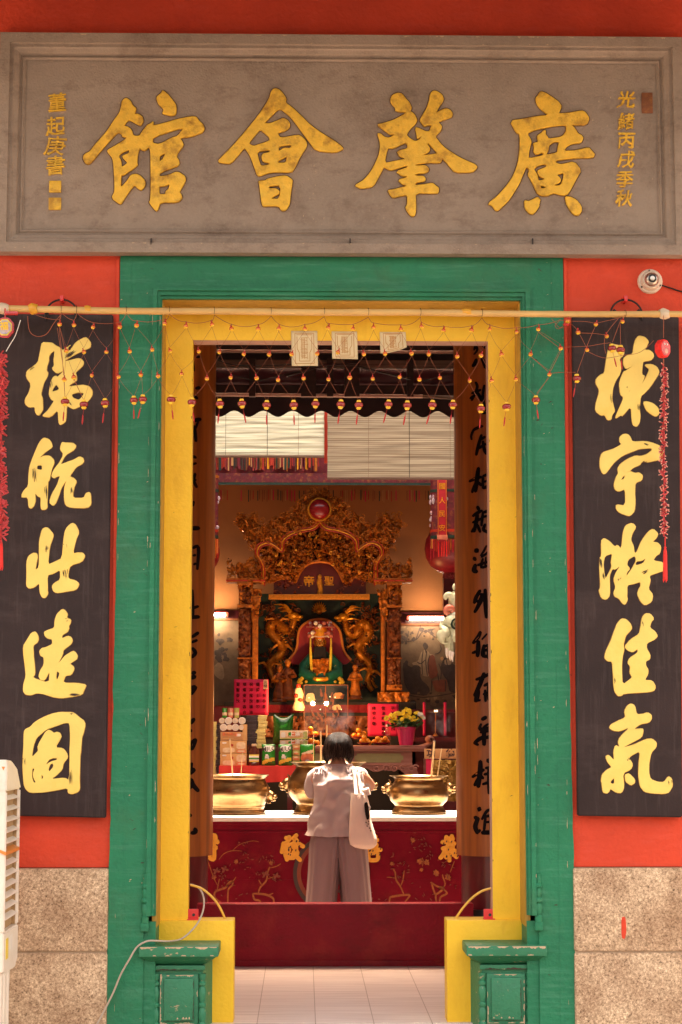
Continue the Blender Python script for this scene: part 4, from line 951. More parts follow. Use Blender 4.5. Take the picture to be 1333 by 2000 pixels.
# ================================================================== BAMBOO POLE
YPO = 9.80
a, b_ = P(-160, 601.5, YPO), P(1500, 614.5, YPO)
pole = thing('bamboo_pole', 'long pale bamboo pole tied across the top of the doorway', 'pole', ((a.x + b_.x) / 2, YPO, a.z))
pm = MB(); n = 60; pp = []; rr = []
for k in range(n + 1):
    f = k / n; q = a.lerp(b_, f); q.z += -.005 * math.sin(math.pi * f) + .006 * mnoise.noise(Vector((f * 6, 0, 0)))
    pp.append(q); rr.append(.0178 - .0018 * f + (.0016 if k % 7 == 3 else 0))
pm.tube(pp, rr, 14); pm.build('cane', M['bamboo'], pole)
def pole_z(u): return a.lerp(b_, (P(u, 610, YPO).x - a.x) / (b_.x - a.x)).z
for (u, m_, w_, r_) in ((65, 'tape_yellow', .042, .030), (6, 'tape', .060, .031), (1298, 'tape', .046, .029), (172, 'tape_yellow', .03, .0195), (912, 'tape_yellow', .045, .0192)):
    x = P(u, 608, YPO).x; z = pole_z(u); tb = MB()
    tb.tube([(x - w_ / 2, YPO, z), (x - w_ / 6, YPO, z + .002), (x + w_ / 6, YPO, z - .001), (x + w_ / 2, YPO, z)], [r_ * .8, r_, r_ * .93, r_ * .7] if r_ > .02 else r_, 12)
    if r_ > .02: tb.jitter(.006, 60, u)
    tb.build('tape_wrap', M[m_], pole)
for u in (120, 150, 247, 331, 419, 530, 634, 720, 822, 942, 1222):
    x = P(u, 608, YPO).x; z = pole_z(u); tb = MB()
    tb.tube([(x + .002 * math.cos(k), YPO + .0205 * math.cos(k * 2 * math.pi / 12), z + .0205 * math.sin(k * 2 * math.pi / 12)) for k in range(13)], .0012, 5)
    tb.build('wire_tie', M['iron'], pole)
# ================================================================== NET OF LITTLE LANTERNS
YN = 9.79
row1 = [(116.6, 632.8), (144.6, 634.3), (181.9, 638.7), (234.1, 637.9), (267, 635.1), (322.1, 631.5), (363.3, 637), (414.5, 633.8), (452.6, 642), (504.6, 642.5), (545, 641.7), (595.7, 642.2), (641.4, 639.9), (690, 642.2), (729.9, 639.3), (783.4, 643), (823.6, 637.8), (866.7, 645.6), (921.3, 645.1), (957.2, 643), (1009.5, 648.3), (1052.2, 642.5)]
row2 = [(129.6, 685.3), (164, 687.4), (207.9, 686.9), (253.3, 685.9), (297.4, 682.5), (332.4, 685.3), (388.6, 685.8), (428.7, 687.7), (476.5, 691.3), (526.1, 692.1), (570, 691.6), (619.9, 690.5), (660.3, 687.9), (711.2, 691.3), (752.7, 690.3), (804.2, 690), (838, 691.3), (893.7, 695.8), (940.2, 693.7), (980.3, 692.4), (1037, 691.7), (1095.9, 680)]
row3 = [(125.5, 741.2), (144.4, 736.9), (179.6, 733), (231.6, 735.6), (275.2, 732), (309.1, 734.3), (354.9, 730.4), (404.6, 738.9), (450.8, 736.8), (501.5, 738.1), (543.5, 741.5), (593.4, 738.3), (642.2, 740.2), (683.7, 737), (728.6, 739.1), (781.3, 736), (819.7, 740.7), (859.6, 737.5), (918.1, 743.3), (960.9, 743.8), (1008.2, 740.7), (1073.7, 731.1)]
row4 = [(127, 784), (164, 789.7), (205.3, 787.1), (261.7, 781.5), (279, 779.7), (334.6, 780.2), (375.2, 785.3), (429.8, 788.2), (472.8, 788), (521.1, 790.6), (574.2, 790.6), (616.7, 788.2), (666, 789.3), (701.2, 790.6), (759.3, 789.3), (796, 791.4), (845.1, 790.6), (885.3, 790.1), (939.9, 797.9), (990.1, 794), (1047.5, 781)]
loose_beads = [(1109.9, 626.7), (1164.6, 633), (1216.8, 627.5), (1129.9, 648.7), (1185.9, 656.2), (1147.4, 683)]
loose_lan = [(1127.4, 739), (1196, 680), (1212.8, 683)]
net = thing('lantern_net', 'net of orange cords with amber beads and tiny red lanterns below the bamboo pole', 'garland', (0.1, YN, 3.1))
rnd = random.Random(11)
cm = MB()
def cord(p, q, sag=2.0, r=.00075):
    n = 7; L_ = []; sag += rnd.uniform(-.8, 2.2)
    for k in range(n + 1):
        f = k / n
        L_.append(P(p[0] + (q[0] - p[0]) * f, p[1] + (q[1] - p[1]) * f + sag * 4 * f * (1 - f), YN + .004 * math.sin(p[0] + 3 * f)))
    cm.tube(L_, r, 5)
def near(lst, u):
    l = [p for p in lst if p[0] <= u]; r_ = [p for p in lst if p[0] > u]
    return (l[-1:] if l else []) + (r_[:1] if r_ else [])
for up, dn in ((row1, row2), (row2, row3), (row3, row4)):
    for p in dn:
        for q in near(up, p[0]):
            if abs(q[0] - p[0]) < 62: cord((q[0] + rnd.uniform(-2, 2), q[1] + 3), (p[0], p[1] - 8), rnd.uniform(-1, 3))
ties = [(65, 612), (120, 610), (150, 611), (247, 611), (331, 613), (419, 615), (530, 617), (634, 618), (720, 619), (822, 619), (942, 620), (1095, 624)]
for k, (p, q) in enumerate(zip(ties, ties[1:])):
    lo = [b for b in row1 if p[0] < b[0] < q[0]]
    chain = [p] + [(b[0], b[1] - 9) for b in lo] + [q]
    for s, t_ in zip(chain, chain[1:]): cord(s, t_, rnd.uniform(1.5, 4.5), .0014)
    for b in lo: cord((b[0], b[1] - 10), (b[0], b[1] - 3), 0, .002)
# slack loop at the left, tangle at the right
lp = [(54, 617), (56, 640), (62, 652), (76, 657), (92, 651), (106, 630), (121, 612)]
cm.tube(smooth_line([P(u, v, YN) for u, v in lp], 6), .0018, 5)
for chain in ([(118, 614), (116, 640), (121, 690), (124, 733)], [(117, 640), (126, 680)], [(112, 640), (121, 700), (126, 735)], [(125, 745), (127, 776)], [(144, 740), (163, 780)],
              [(1095, 625), (1117, 627), (1147, 628), (1165, 632)], [(1165, 631), (1205, 622), (1222, 616)], [(1110, 628), (1127, 643), (1147, 680)], [(1130, 650), (1160, 651), (1183, 654)],
              [(1148, 686), (1170, 696), (1188, 699), (1216, 694), (1245, 690), (1262, 680), (1278, 665)], [(1096, 678), (1147, 676), (1172, 672), (1194, 669)], [(1163, 638), (1147, 676), (1128, 728)],
              [(1210, 620), (1186, 650), (1181, 672), (1184, 690)], [(1214, 622), (1197, 668)], [(1212, 630), (1213, 672)], [(1074, 729), (1100, 727), (1125, 727)], [(1096, 685), (1076, 725)], [(1052, 648), (1092, 678)], [(1037, 695), (1072, 726)], [(1073, 737), (1049, 768)],
              [(1095, 625), (1085, 635), (1092, 642), (1108, 630)], [(1078, 622), (1095, 640), (1112, 634)]):
    cm.tube(smooth_line([P(u, v, YN - .003) for u, v in chain], 4), .0014, 5)
cm.build('cord', M['cord'], net)
bead0 = None
for (u, v) in row1 + row2 + row3 + loose_beads:
    c = P(u, v, YN)
    if bead0 is None:
        bm_ = MB(); bm_.lathe([(0, -.0115), (.006, -.0105), (.0105, -.005), (.0122, 0), (.0105, .005), (.006, .0105), (.002, .012), (.0035, .016), (.0022, .022)], (0, 0, 0), 14)
        me = bpy.data.meshes.new('bead'); bmesh.ops.recalc_face_normals(bm_.b, faces=bm_.b.faces); bm_.b.to_mesh(me); bm_.b.free()
        me.materials.append(M['bead']); me.materials.append(M['plastic_yellow']); me.materials.append(M['plastic_red'])
        for p_ in me.polygons:
            p_.use_smooth = True
            z = p_.center.z
            p_.material_index = 1 if z < -.005 else (2 if z > .006 else 0)
        bead0 = me
    o = link('bead', bead0, net)
    o.matrix_parent_inverse = Matrix.Translation(c - _base[net.name]) @ Matrix.Rotation(rnd.uniform(-.35, .35), 4, 'Y') @ Matrix.Rotation(rnd.uniform(0, 3), 4, 'Z') @ Matrix.Scale(rnd.uniform(.9, 1.1), 4)
lan0 = tas0 = cap0 = None
for (u, v) in row4 + loose_lan:
    c = P(u, v, YN)
    if lan0 is None:
        def mk(prof, m_, nm, n=18):
            q = MB(); q.lathe(prof, (0, 0, 0), n); me = bpy.data.meshes.new(nm); bmesh.ops.recalc_face_normals(q.b, faces=q.b.faces); q.b.to_mesh(me); q.b.free(); me.materials.append(m_)
            for p_ in me.polygons: p_.use_smooth = True
            return me
        lan0 = mk([(.012, -.0135), (.019, -.0105), (.0222, -.004), (.0225, .002), (.0205, .008), (.014, .0125), (.012, .0135)], M['plastic_deep'], 'mini_lantern')
        q = MB()
        q.lathe([(.0118, .0125), (.0118, .020), (.0095, .0215), (.0095, .0235), (.003, .024)], (0, 0, 0), 16)
        q.lathe([(.003, -.024), (.0095, -.0235), (.0095, -.021), (.0128, -.019), (.0128, -.0125)], (0, 0, 0), 16)
        me = bpy.data.meshes.new('lantern_caps'); bmesh.ops.recalc_face_normals(q.b, faces=q.b.faces); q.b.to_mesh(me); q.b.free(); me.materials.append(M['plastic_yellow']); cap0 = me
        q = MB(); q.tube([(0, 0, -.024), (.0008, 0, -.045), (0, 0, -.056)], .0008, 4)
        q.tube([(0, 0, -.052), (.0006, 0, -.06), (.0012, .0005, -.085), (.0016, 0, -.102)], [.0012, .0035, .0040, .0022], 8)
        me = bpy.data.meshes.new('tassel'); bmesh.ops.recalc_face_normals(q.b, faces=q.b.faces); q.b.to_mesh(me); q.b.free(); me.materials.append(M['tassel']); tas0 = me
    mtx = Matrix.Translation(c - _base[net.name]) @ Matrix.Rotation(rnd.uniform(-.12, .12), 4, 'Y') @ Matrix.Scale(rnd.uniform(.94, 1.03), 4)
    o = link('mini_lantern', lan0, net); o.matrix_parent_inverse = mtx
    for nm, me in (('lantern_caps', cap0), ('tassel', tas0)):
        s_ = bpy.data.objects.new(nm, me); COL.objects.link(s_); s_.parent = o
        if nm == 'tassel': s_.rotation_euler = (0, rnd.uniform(-.15, .25), 0)
# red shade hooked on the pole at the right
q = P(1108, 634, YN - .01); rb = MB(); rb.loft([[(q.x + .022 * math.cos(a_), q.y + .012 * math.sin(a_), q.z + .004) for a_ in [k * math.pi / 5 for k in range(10)]], [(q.x - .006 + .010 * math.cos(a_), q.y + .01 * math.sin(a_), q.z - .006) for a_ in [k * math.pi / 5 for k in range(10)]]])
rb.build('plug', M['plastic_red'], net)
# ================================================================== TALISMAN PAPERS
for (uL, vT, uR, vB, lab, curl, tilt) in ((569, 646, 620, 716, 'longest of the three yellow paper talismans stuck over the door frame', .010, -.02),
                                         (648, 647, 698, 702, 'square yellow paper talisman stuck over the door frame between two others', .006, 0.0),
                                         (742, 648, 793, 690, 'shortest yellow paper talisman over the door frame, one lower corner curling up', .030, .10)):
    Yp = YD - .004
    A, B = P(uL, vT, Yp), P(uR, vB, Yp); wd, ht = B.x - A.x, A.z - B.z
    t = thing('paper_talisman', lab, 'paper', ((A.x + B.x) / 2, Yp, B.z), 'paper talismans on the door frame')
    def surf(f, g, dy=0.0, A=A, wd=wd, ht=ht, curl=curl, tilt=tilt, Yp=Yp):
        # f across, g down
        y = Yp - curl * g * g * (.4 + f) - .002 * math.sin(7 * f + 3 * g) * g - dy
        zz = A.z - ht * g * (1 - (.28 * f * f if curl > .02 else 0)) + tilt * wd * (.5 - f) * g - (.010 * (1 - f) * g if curl > .02 else -.004 * (1-f) * g)
        return (A.x + wd * f + .004 * g, y, zz)
    pb = MB(); pb.grid(lambda f, g: surf(f, g), 10, 12); so = pb.build('sheet', M['paper'], t)
    sm = so.modifiers.new('solid', 'SOLIDIFY'); sm.thickness = .0006
    pr = MB()
    def line(p, q, w=.003):
        n = 6; L_ = [Vector(surf(p[0] + (q[0] - p[0]) * k / n, p[1] + (q[1] - p[1]) * k / n, .0012)) for k in range(n + 1)]
        pr.tube(L_, w / 2, 4, flat=.25)
    for (p, q) in (((.14, .07), (.86, .07)), ((.14, .93), (.86, .93)), ((.14, .07), (.14, .93)), ((.86, .07), (.86, .93)), ((.2, .11), (.8, .11)), ((.22, .16), (.22, .5)), ((.78, .16), (.78, .5)), ((.22, .5), (.3, .62)), ((.78, .5), (.7, .62)), ((.3, .62), (.3, .86)), ((.7, .62), (.7, .86)), ((.3, .86), (.7, .86))): line(p, q)
    r2 = random.Random(int(uL))
    for k in range(16):
        y0 = .2 + .6 * k / 16; x0 = .36 + r2.uniform(-.02, .03); line((x0, y0), (x0 + r2.uniform(.15, .28), y0 + r2.uniform(-.01, .012)), .0026)
    for xx in (.40, .5, .6): line((xx, .19), (xx, .8), .0024)
    pr.build('red_print', M['paper_print'], t)
# ================================================================== FIRECRACKER STRINGS
def crackers(u, v0, v1, y, n, label, seed, slim, parent_name='firecracker_string'):
    t = thing('firecracker_string', label, 'ornament', tuple(P(u, v1, y)), 'firecracker strings hanging from the pole')
    rr = random.Random(seed); cr = MB(); tips = MB()
    top, bot = P(u, v0, y), P(u, v1, y)
    cr.tube([top, top.lerp(bot, .5) + Vector((.003, 0, 0)), bot], .0025, 6)
    L_ = (top - bot).length
    for k in range(n):
        f = (k + .3) / n; c = top.lerp(bot, f) + Vector((.004 * math.sin(f * 9), 0, 0)); ang = rr.uniform(0, 2 * math.pi)
        out = Vector((math.cos(ang), math.sin(ang) * .9, 0)); ln = .026 * rr.uniform(.85, 1.15) * slim
        up = rr.uniform(.2, .75) if rr.random() < .35 else -rr.uniform(.35, 1.0)
        d = (out + Vector((0, 0, up))).normalized(); s0 = c + out * .002; s1 = s0 + d * ln
        m2 = s0.lerp(s1, .72)
        cr.tube([s0, m2], [.0034 * slim ** .5, .0034 * slim ** .5], 6); tips.tube([m2, s1], [.0034 * slim ** .5, .0030 * slim ** .5], 6)
    cr.build('crackers', M['cracker'], t); tips.build('cracker_tips', M['cracker_tip'] if slim < 1.2 else M['cracker'], t)
    return t, bot
def tassel(t, u, v0, v1, y, m_, w=.011):
    q = MB(); A, B = P(u, v0, y), P(u, v1, y)
    q.tube([A, A.lerp(B, .2)], .0025, 6)
    q.ball(A.lerp(B, .24), .006, 10, 6)
    q.tube([A.lerp(B, .26), A.lerp(B, .34), A.lerp(B, .7), B], [.005, w * .8, w, w * 1.05], 12)
    for k in range(14):
        a_ = k * 2 * math.pi / 14; o_ = Vector((math.cos(a_), math.sin(a_), 0)) * w * .85
        q.tube([A.lerp(B, .4) + o_ * .9, B + o_ * 1.1 + Vector((0, 0, -.008 * (k % 3)))], .0016, 4)
    q.build('tassel', M[m_], t)
YC = 9.76
t, bt = crackers(1297, 712, 1048, YC, 240, 'slim pink red firecracker string hanging below the tilted octagonal red box', 3, .92)
tassel(t, 1300, 1050, 1131, YC, 'tassel_bright')
q = MB(); q.tube([P(1297, 616, YC), P(1297, 660, YC)], .0016, 5); q.tube([P(1297, 700, YC), P(1297, 716, YC)], .003, 6); q.build('cord', M['cord'], t)
# eight sided box seen a little from the side
def octabox(t, u, v, r, y, yaw, dp, face_m, rim_m, inner_m=None):
    c = P(u, v, y); Rm = Matrix.Translation(c) @ Matrix.Rotation(yaw, 4, 'Z')
    def octo(rad): return [(rad * math.cos(R(22.5 + 45 * k)), rad * math.sin(R(22.5 + 45 * k)) * 1.12) for k in range(8)]
    b = MB(); b.prism(octo(r), -dp / 2, dp / 2); bmesh.ops.bevel(b.b, geom=list(b.b.edges), offset=.004, segments=2, affect='EDGES'); b.b.transform(Rm); b.build('case', M[rim_m], t)
    f = MB(); f.prism(octo(r * .80), -dp / 2 - .002, -dp / 2 + .002); f.b.transform(Rm); fo_ = f.build('face', M[face_m], t)
    return c, Rm
c, Rm = octabox(t, 1295, 681, .044, YC, R(38), .040, 'plastic_red', 'tassel_bright')
for du in (-.008, .010):
    g = MB(); g.ball((du, -.022, .02), .005, 8, 6); g.b.transform(Rm); g.build('stud', M['white_paper'], t)
g = MB(); g.ball((.004, -.021, -.014), .013, 12, 8, (1, .3, 1.1)); g.b.transform(Rm); g.build('relief', M['cracker_tip'], t)
t, bt = crackers(2, 690, 1062, YC, 300, 'thick dark red firecracker string hanging below the printed octagonal box', 8, 1.42)
tassel(t, 2, 1040, 1108, YC, 'tassel_bright', .010)
c, Rm = octabox(t, 10, 640, .050, YC - .01, R(-6), .022, 'print_yellow', 'plastic_red')
f = MB(); f.prism([(.035 * math.cos(R(22.5 + 45 * k)), .038 * math.sin(R(22.5 + 45 * k))) for k in range(8)], -.0175, -.012); f.b.transform(Rm)
M['pastel'] = mat('pastel_print', (0.42, 0.36, 0.44), 0.5, var=0.3, scale=60, stain=[((0.62, 0.16, 0.24), 0.8, 34), ((0.72, 0.55, 0.30), 0.6, 50)])
f.build('printed_disc', M['pastel'], t)
f = MB(); text_add(f, '福', 0, -.0176, .003, .046, .003, .001); f.b.transform(Rm); f.build('lettering', M['plastic_yellow'], t)
f = MB(); f.tube(smooth_line([P(40, 625, YC), P(30, 655, YC), P(20, 672, YC), P(12, 686, YC)], 5), .0022, 6); f.build('white_cord', M['white_paper'], t)
f = MB(); q0 = P(23, 611, YC); f.box(q0.x - .032, q0.x + .032, YC - .01, YC + .01, q0.z - .012, q0.z + .008, bev=.003); f.tube([P(10, 602, YC), P(10, 622, YC)], .004, 6); f.build('hanger', M['plastic_red'], t)
# ================================================================== SECURITY CAMERA
c = P(1270, 550, YF)
t = thing('security_camera', 'small round white dome camera screwed to the red wall above a couplet board', 'camera', tuple(c))
def disc(prof, m_, nm, n=28, tilt=0.0):
    """prof (radius, distance out of the wall)"""
    q = MB(); q.lathe(prof, (0, 0, 0), n); q.b.transform(Matrix.Translation(c) @ Matrix.Rotation(tilt, 4, 'X') @ Matrix.Rotation(R(90), 4, 'X')); return q.build(nm, m_, t)
disc([(0, 0), (.066, 0), (.066, .010), (.060, .018), (.030, .020)], M['white_plastic'], 'base_plate')
disc([(.050, .015), (.053, .026), (.048, .044), (.042, .052), (.038, .050)], M['white_plastic'], 'collar')
disc([(.000, .046), (.038, .046), (.036, .060), (.026, .074), (.022, .076)], M['chrome'], 'eyeball')
disc([(.0, .074), (.022, .074), (.0215, .080), (.016, .082)], M['lens'], 'lens_ring')
disc([(0, .081), (.013, .081), (.012, .083), (0, .0845)], M['chrome'], 'lens')
for k in range(3):
    a_ = R(215 + 120 * k); q = MB(); q.ball((c.x + .056 * math.cos(a_), YF - .018, c.z + .056 * math.sin(a_)), .005, 8, 6, (1, .6, 1)); q.build('screw', M['iron'], t)
q = MB(); q.tube(smooth_line([(c.x + .06, YF - .008, c.z - .02), P(1310, 562, YF - .008), P(1345, 572, YF - .008), P(1450, 590, YF - .008)], 5), .004, 7); q.build('wire', M['iron'], t)
# ================================================================== AIR COOLER AT THE LEFT EDGE
YA = 9.30
YA2 = YA + .46
def AX(u): return P(u, 1750, YA).x
def AY(u): return YA + .46 * (u - 9) / 27.5
def AZ(v, y=YA): return PZ(v, y)
xr = AX(9); x0 = xr - .42
cool = thing('air_cooler', 'white plastic air cooler with slatted side and one orange slat', 'air cooler', (xr - .2, YA, GZ))
def side(poly, xa, xb):
    """outline (y,z) carried along x"""
    q = MB(); A = [q.b.verts.new((xa, y, z)) for y, z in poly]; B = [q.b.verts.new((xb, y, z)) for y, z in poly]; n = len(poly); q.b.faces.new(A); q.b.faces.new(B[::-1])
    for k in range(n): q.b.faces.new((A[k], B[k], B[(k + 1) % n], A[(k + 1) % n]))
    bmesh.ops.bevel(q.b, geom=list(q.b.edges), offset=.006, segments=2, affect='EDGES'); return q
zo, zu = AZ(1546), AZ(1822)
side([(YA, zo), (YA2, zo), (YA2, zo + .015), (AY(29), AZ(1500, AY(29))), (AY(19), AZ(1486, AY(19))), (YA, AZ(1484))], x0, xr).build('top_cap', M['cooler_white'], cool)
side([(YA, AZ(1900)), (AY(31), AZ(1890, AY(31))), (YA2, AZ(1870, YA2)), (YA2, zu), (YA, zu)], x0, xr).build('lower_panel', M['cooler_white'], cool)
side([(YA, zu), (YA + .03, zu), (YA + .03, zo), (YA, zo)], x0, xr).build('front_panel', M['cooler_white'], cool)
side([(YA2 - .03, zu), (YA2, zu), (YA2, zo), (YA2 - .03, zo)], x0, xr).build('back_panel', M['cooler_white'], cool)
q = MB(); q.box(x0, xr - .029, YA + .031, YA2 - .031, zu + .001, zo - .001); q.build('cooling_pad', M['cooler_tan'], cool, smooth=False)
side([(YA + .02, GZ + .06), (AY(23), GZ + .06), (AY(27), AZ(1901)), (YA + .02, AZ(1901))], x0 + .02, xr - .012).build('stand', M['cooler_white'], cool)
q = MB()
for yy in (YA + .10, YA + .22): q.box(xr - .014, xr - .006, yy, yy + .02, GZ + .1, AZ(1906))
q.build_each('stand_rib', M['cooler_white'], cool)
for dx in (.06, .34): q = MB(); q.lathe([(.0, 0), (.02, .004), (.02, .04), (.012, .06)], (x0 + dx, YA + .17, GZ), 10); q.build('castor', M['iron'], cool)
q = MB(); q.box(xr - .0285, xr - .012, YA2 - .036, YA2 - .0305, zu + .002, zo - .002); q.build('cooling_pad', M['cooler_tan'], cool, smooth=False)
for k in range(12):
    zz = AZ(1561 + k * 21.4); org = (k == 5); hh = .014 if org else .004; q = MB()
    A = [(xr - .028, zz + .008), (xr + (.004 if org else 0), zz - .006), (xr + (.004 if org else 0), zz - .006 + hh), (xr - .028, zz + .008 + hh)]
    q.prism(A, YA + (-.006 if org else .031), YA2 - .031); q.build('louvre', M['orange_plastic' if org else 'cooler_white'], cool)
q = MB(); q.box(xr - .001, xr + .0015, AY(16), AY(25), AZ(1856, AY(20)), AZ(1826, AY(20))); q.build('sticker', M['white_paper'], cool)
q = MB(); q.box(xr - .001, xr + .0025, AY(13), AY(17), AZ(1872, AY(15)), AZ(1832, AY(15))); q.build('label_strip', M['print_yellow'], cool)
q = MB(); q_ = AZ(1500); q.prism([(xr - .025, q_ + .006), (xr - .009, q_ + .006), (xr - .017, q_ - .012)], YA - .002, YA + .006); q.build('arrow_mark', M['orange_plastic'], cool)
# ================================================================== CABLE, HOSES, BRACKETS
cb = MB(); path = [(372, 1728, 10.45), (380, 1730, 10.4), (393, 1740, 10.3), (399, 1762, 10.22), (394, 1788, 10.18), (380, 1812, 10.16), (355, 1834, 10.12), (330, 1839, 10.0), (305, 1838, 9.95), (287, 1839, 9.95), (268, 1850, 9.95), (253, 1874, 9.95), (236, 1904, 9.95), (222, 1938, 9.95), (206, 1970, 9.95), (190, 2000, 9.95), (170, 2030, 9.95)]
cb.tube(smooth_line([P(u, v, y) for u, v, y in path], 5), .0046, 8)
tag(cb.build('power_cable', M['cable']), 'grey cable looping over one green pedestal and down the wall', 'cable', kind='thing')
for path, lab in (([(372, 1729), (392, 1735), (412, 1750), (428, 1770), (441, 1797)], 'thin yellow hose arching above the left yellow foot block'),
                  ([(962, 1735), (942, 1741), (922, 1755), (904, 1775), (889, 1797)], 'thin yellow hose arching above the right yellow foot block')):
    hb = MB(); hb.tube(smooth_line([P(u, v, YD + .06) for u, v in path], 6), .0062, 8)
    tag(hb.build('hose', M['hose']), lab, 'hose', 'yellow hoses by the door feet', 'thing')
for (u, lab) in ((377, 'red drilled steel bracket on the left yellow foot block'), (956, 'red drilled steel bracket on the right yellow foot block')):
    c = P(u, 1788, YD + .01); t = thing('steel_bracket', lab, 'bracket', tuple(c), 'red brackets on the foot blocks')
    k = MB(); hw = .029
    k.box(c.x - hw, c.x + hw, YD + .006, YD + .012, c.z - .03, c.z + .032, bev=.002); k.box(c.x - hw, c.x + hw, YD - .012, YD + .05, PZ(1797, YD) - .001, PZ(1797, YD) + .005, bev=.001); k.build('plate', M['bracket'], t)
    h = MB(); h.tube([(c.x + .004, YD + .0045, c.z + .002), (c.x + .004, YD + .0075, c.z + .002)], .008, 12); h.build('bolt_hole', M['lens'], t)
# ================================================================== THRESHOLD AND COLUMNS
YT = 12.6
a, b_ = P(400, 1766, YT), P(910, 1766, YT)
tb = MB(); zt = PZ(1766, YT)
tb.box(a.x - .05, b_.x + .05, YT, YT + .13, .0, zt, bev=.006); tb.box(a.x - .05, b_.x + .05, YT - .010, YT + .0, .0515, .085, bev=.004)
for v in tb.b.verts:
    if .055 < v.co.z < .1: v.co.z += .006 * mnoise.noise(v.co * 9)
tag(tb.build('threshold_board', M['threshold']), 'high dark red threshold board across the doorway', 'threshold', kind='thing')
def half_board(uedge, side, label_c, label_b, chars):
    """column with a bowed couplet board hung on its street side; side=-1 left, +1 right"""
    YC_ = 12.98
    xe = P(uedge, 1150, YC_ - .15).x
    rad = .235; cx = xe + side * rad * .98
    t = thing('column', label_c, 'column', (cx, YC_, 0), 'maroon columns behind the doorway')
    q = MB(); q.lathe([(rad - .03, .38), (rad - .03, 5.2)], (cx, YC_, 0), 40); q.build('shaft', M['column'], t)
    q = MB(); q.lathe([(.26, 0), (.27, .05), (.25, .09), (.28, .18), (.285, .27), (.25, .34), (.235, .385)], (cx, YC_, 0), 36); q.build('stone_base', M['blackstone'], t)
    bd = thing('bowed_couplet_board', label_b, 'signboard', (cx, YC_ - rad, 1.0), 'brown bowed boards on the columns')
    z0, z1 = PZ(1673, YC_ - .18), PZ(560, YC_ - .2)
    n = 36; o_, i_ = [], []
    for k in range(n + 1):
        a_ = math.pi * (1.0 + k / n); o_.append((cx + rad * math.cos(a_), YC_ + rad * math.sin(a_))); i_.append((cx + (rad - .022) * math.cos(a_), YC_ + (rad - .022) * math.sin(a_)))
    loop = o_ + i_[::-1]
    q = MB(); q.loft([[(x, y, z0) for x, y in loop], [(x, y, z1) for x, y in loop]]); q.build('board', M['brown_board'], bd)
    # brush characters bent round the board
    for strokes in chars:
        s = MB()
        for j, (pp, w) in enumerate(strokes):
            L_ = smooth_line([Vector((u, v)) for u, v in pp], 4)
            W_ = []
            prs = [(P(u, v, YC_ - rad).x, P(u, v, YC_ - rad).z) for u, v in L_]
            stroke(s, prs, w / M1(YC_ - rad), 0.0, .0012 + .0004 * j)
        for v in s.b.verts:
            dx = max(-.999, min(.999, (v.co.x - cx) / rad)); off = v.co.y
            v.co.y = YC_ - math.sqrt(1 - dx * dx) * rad - .001 + off
        s.build('brush_character', M['ink'], bd, smooth=False)
    return cx
def st6(sc, ox, oy, lst):
    return [([(ox + x / sc, oy + y / sc) for x, y in p], w) for p, w in lst]
A8 = lambda l: st6(3.571, 860, 640, l)
B8 = lambda l: st6(3.636, 890, 1150, l)
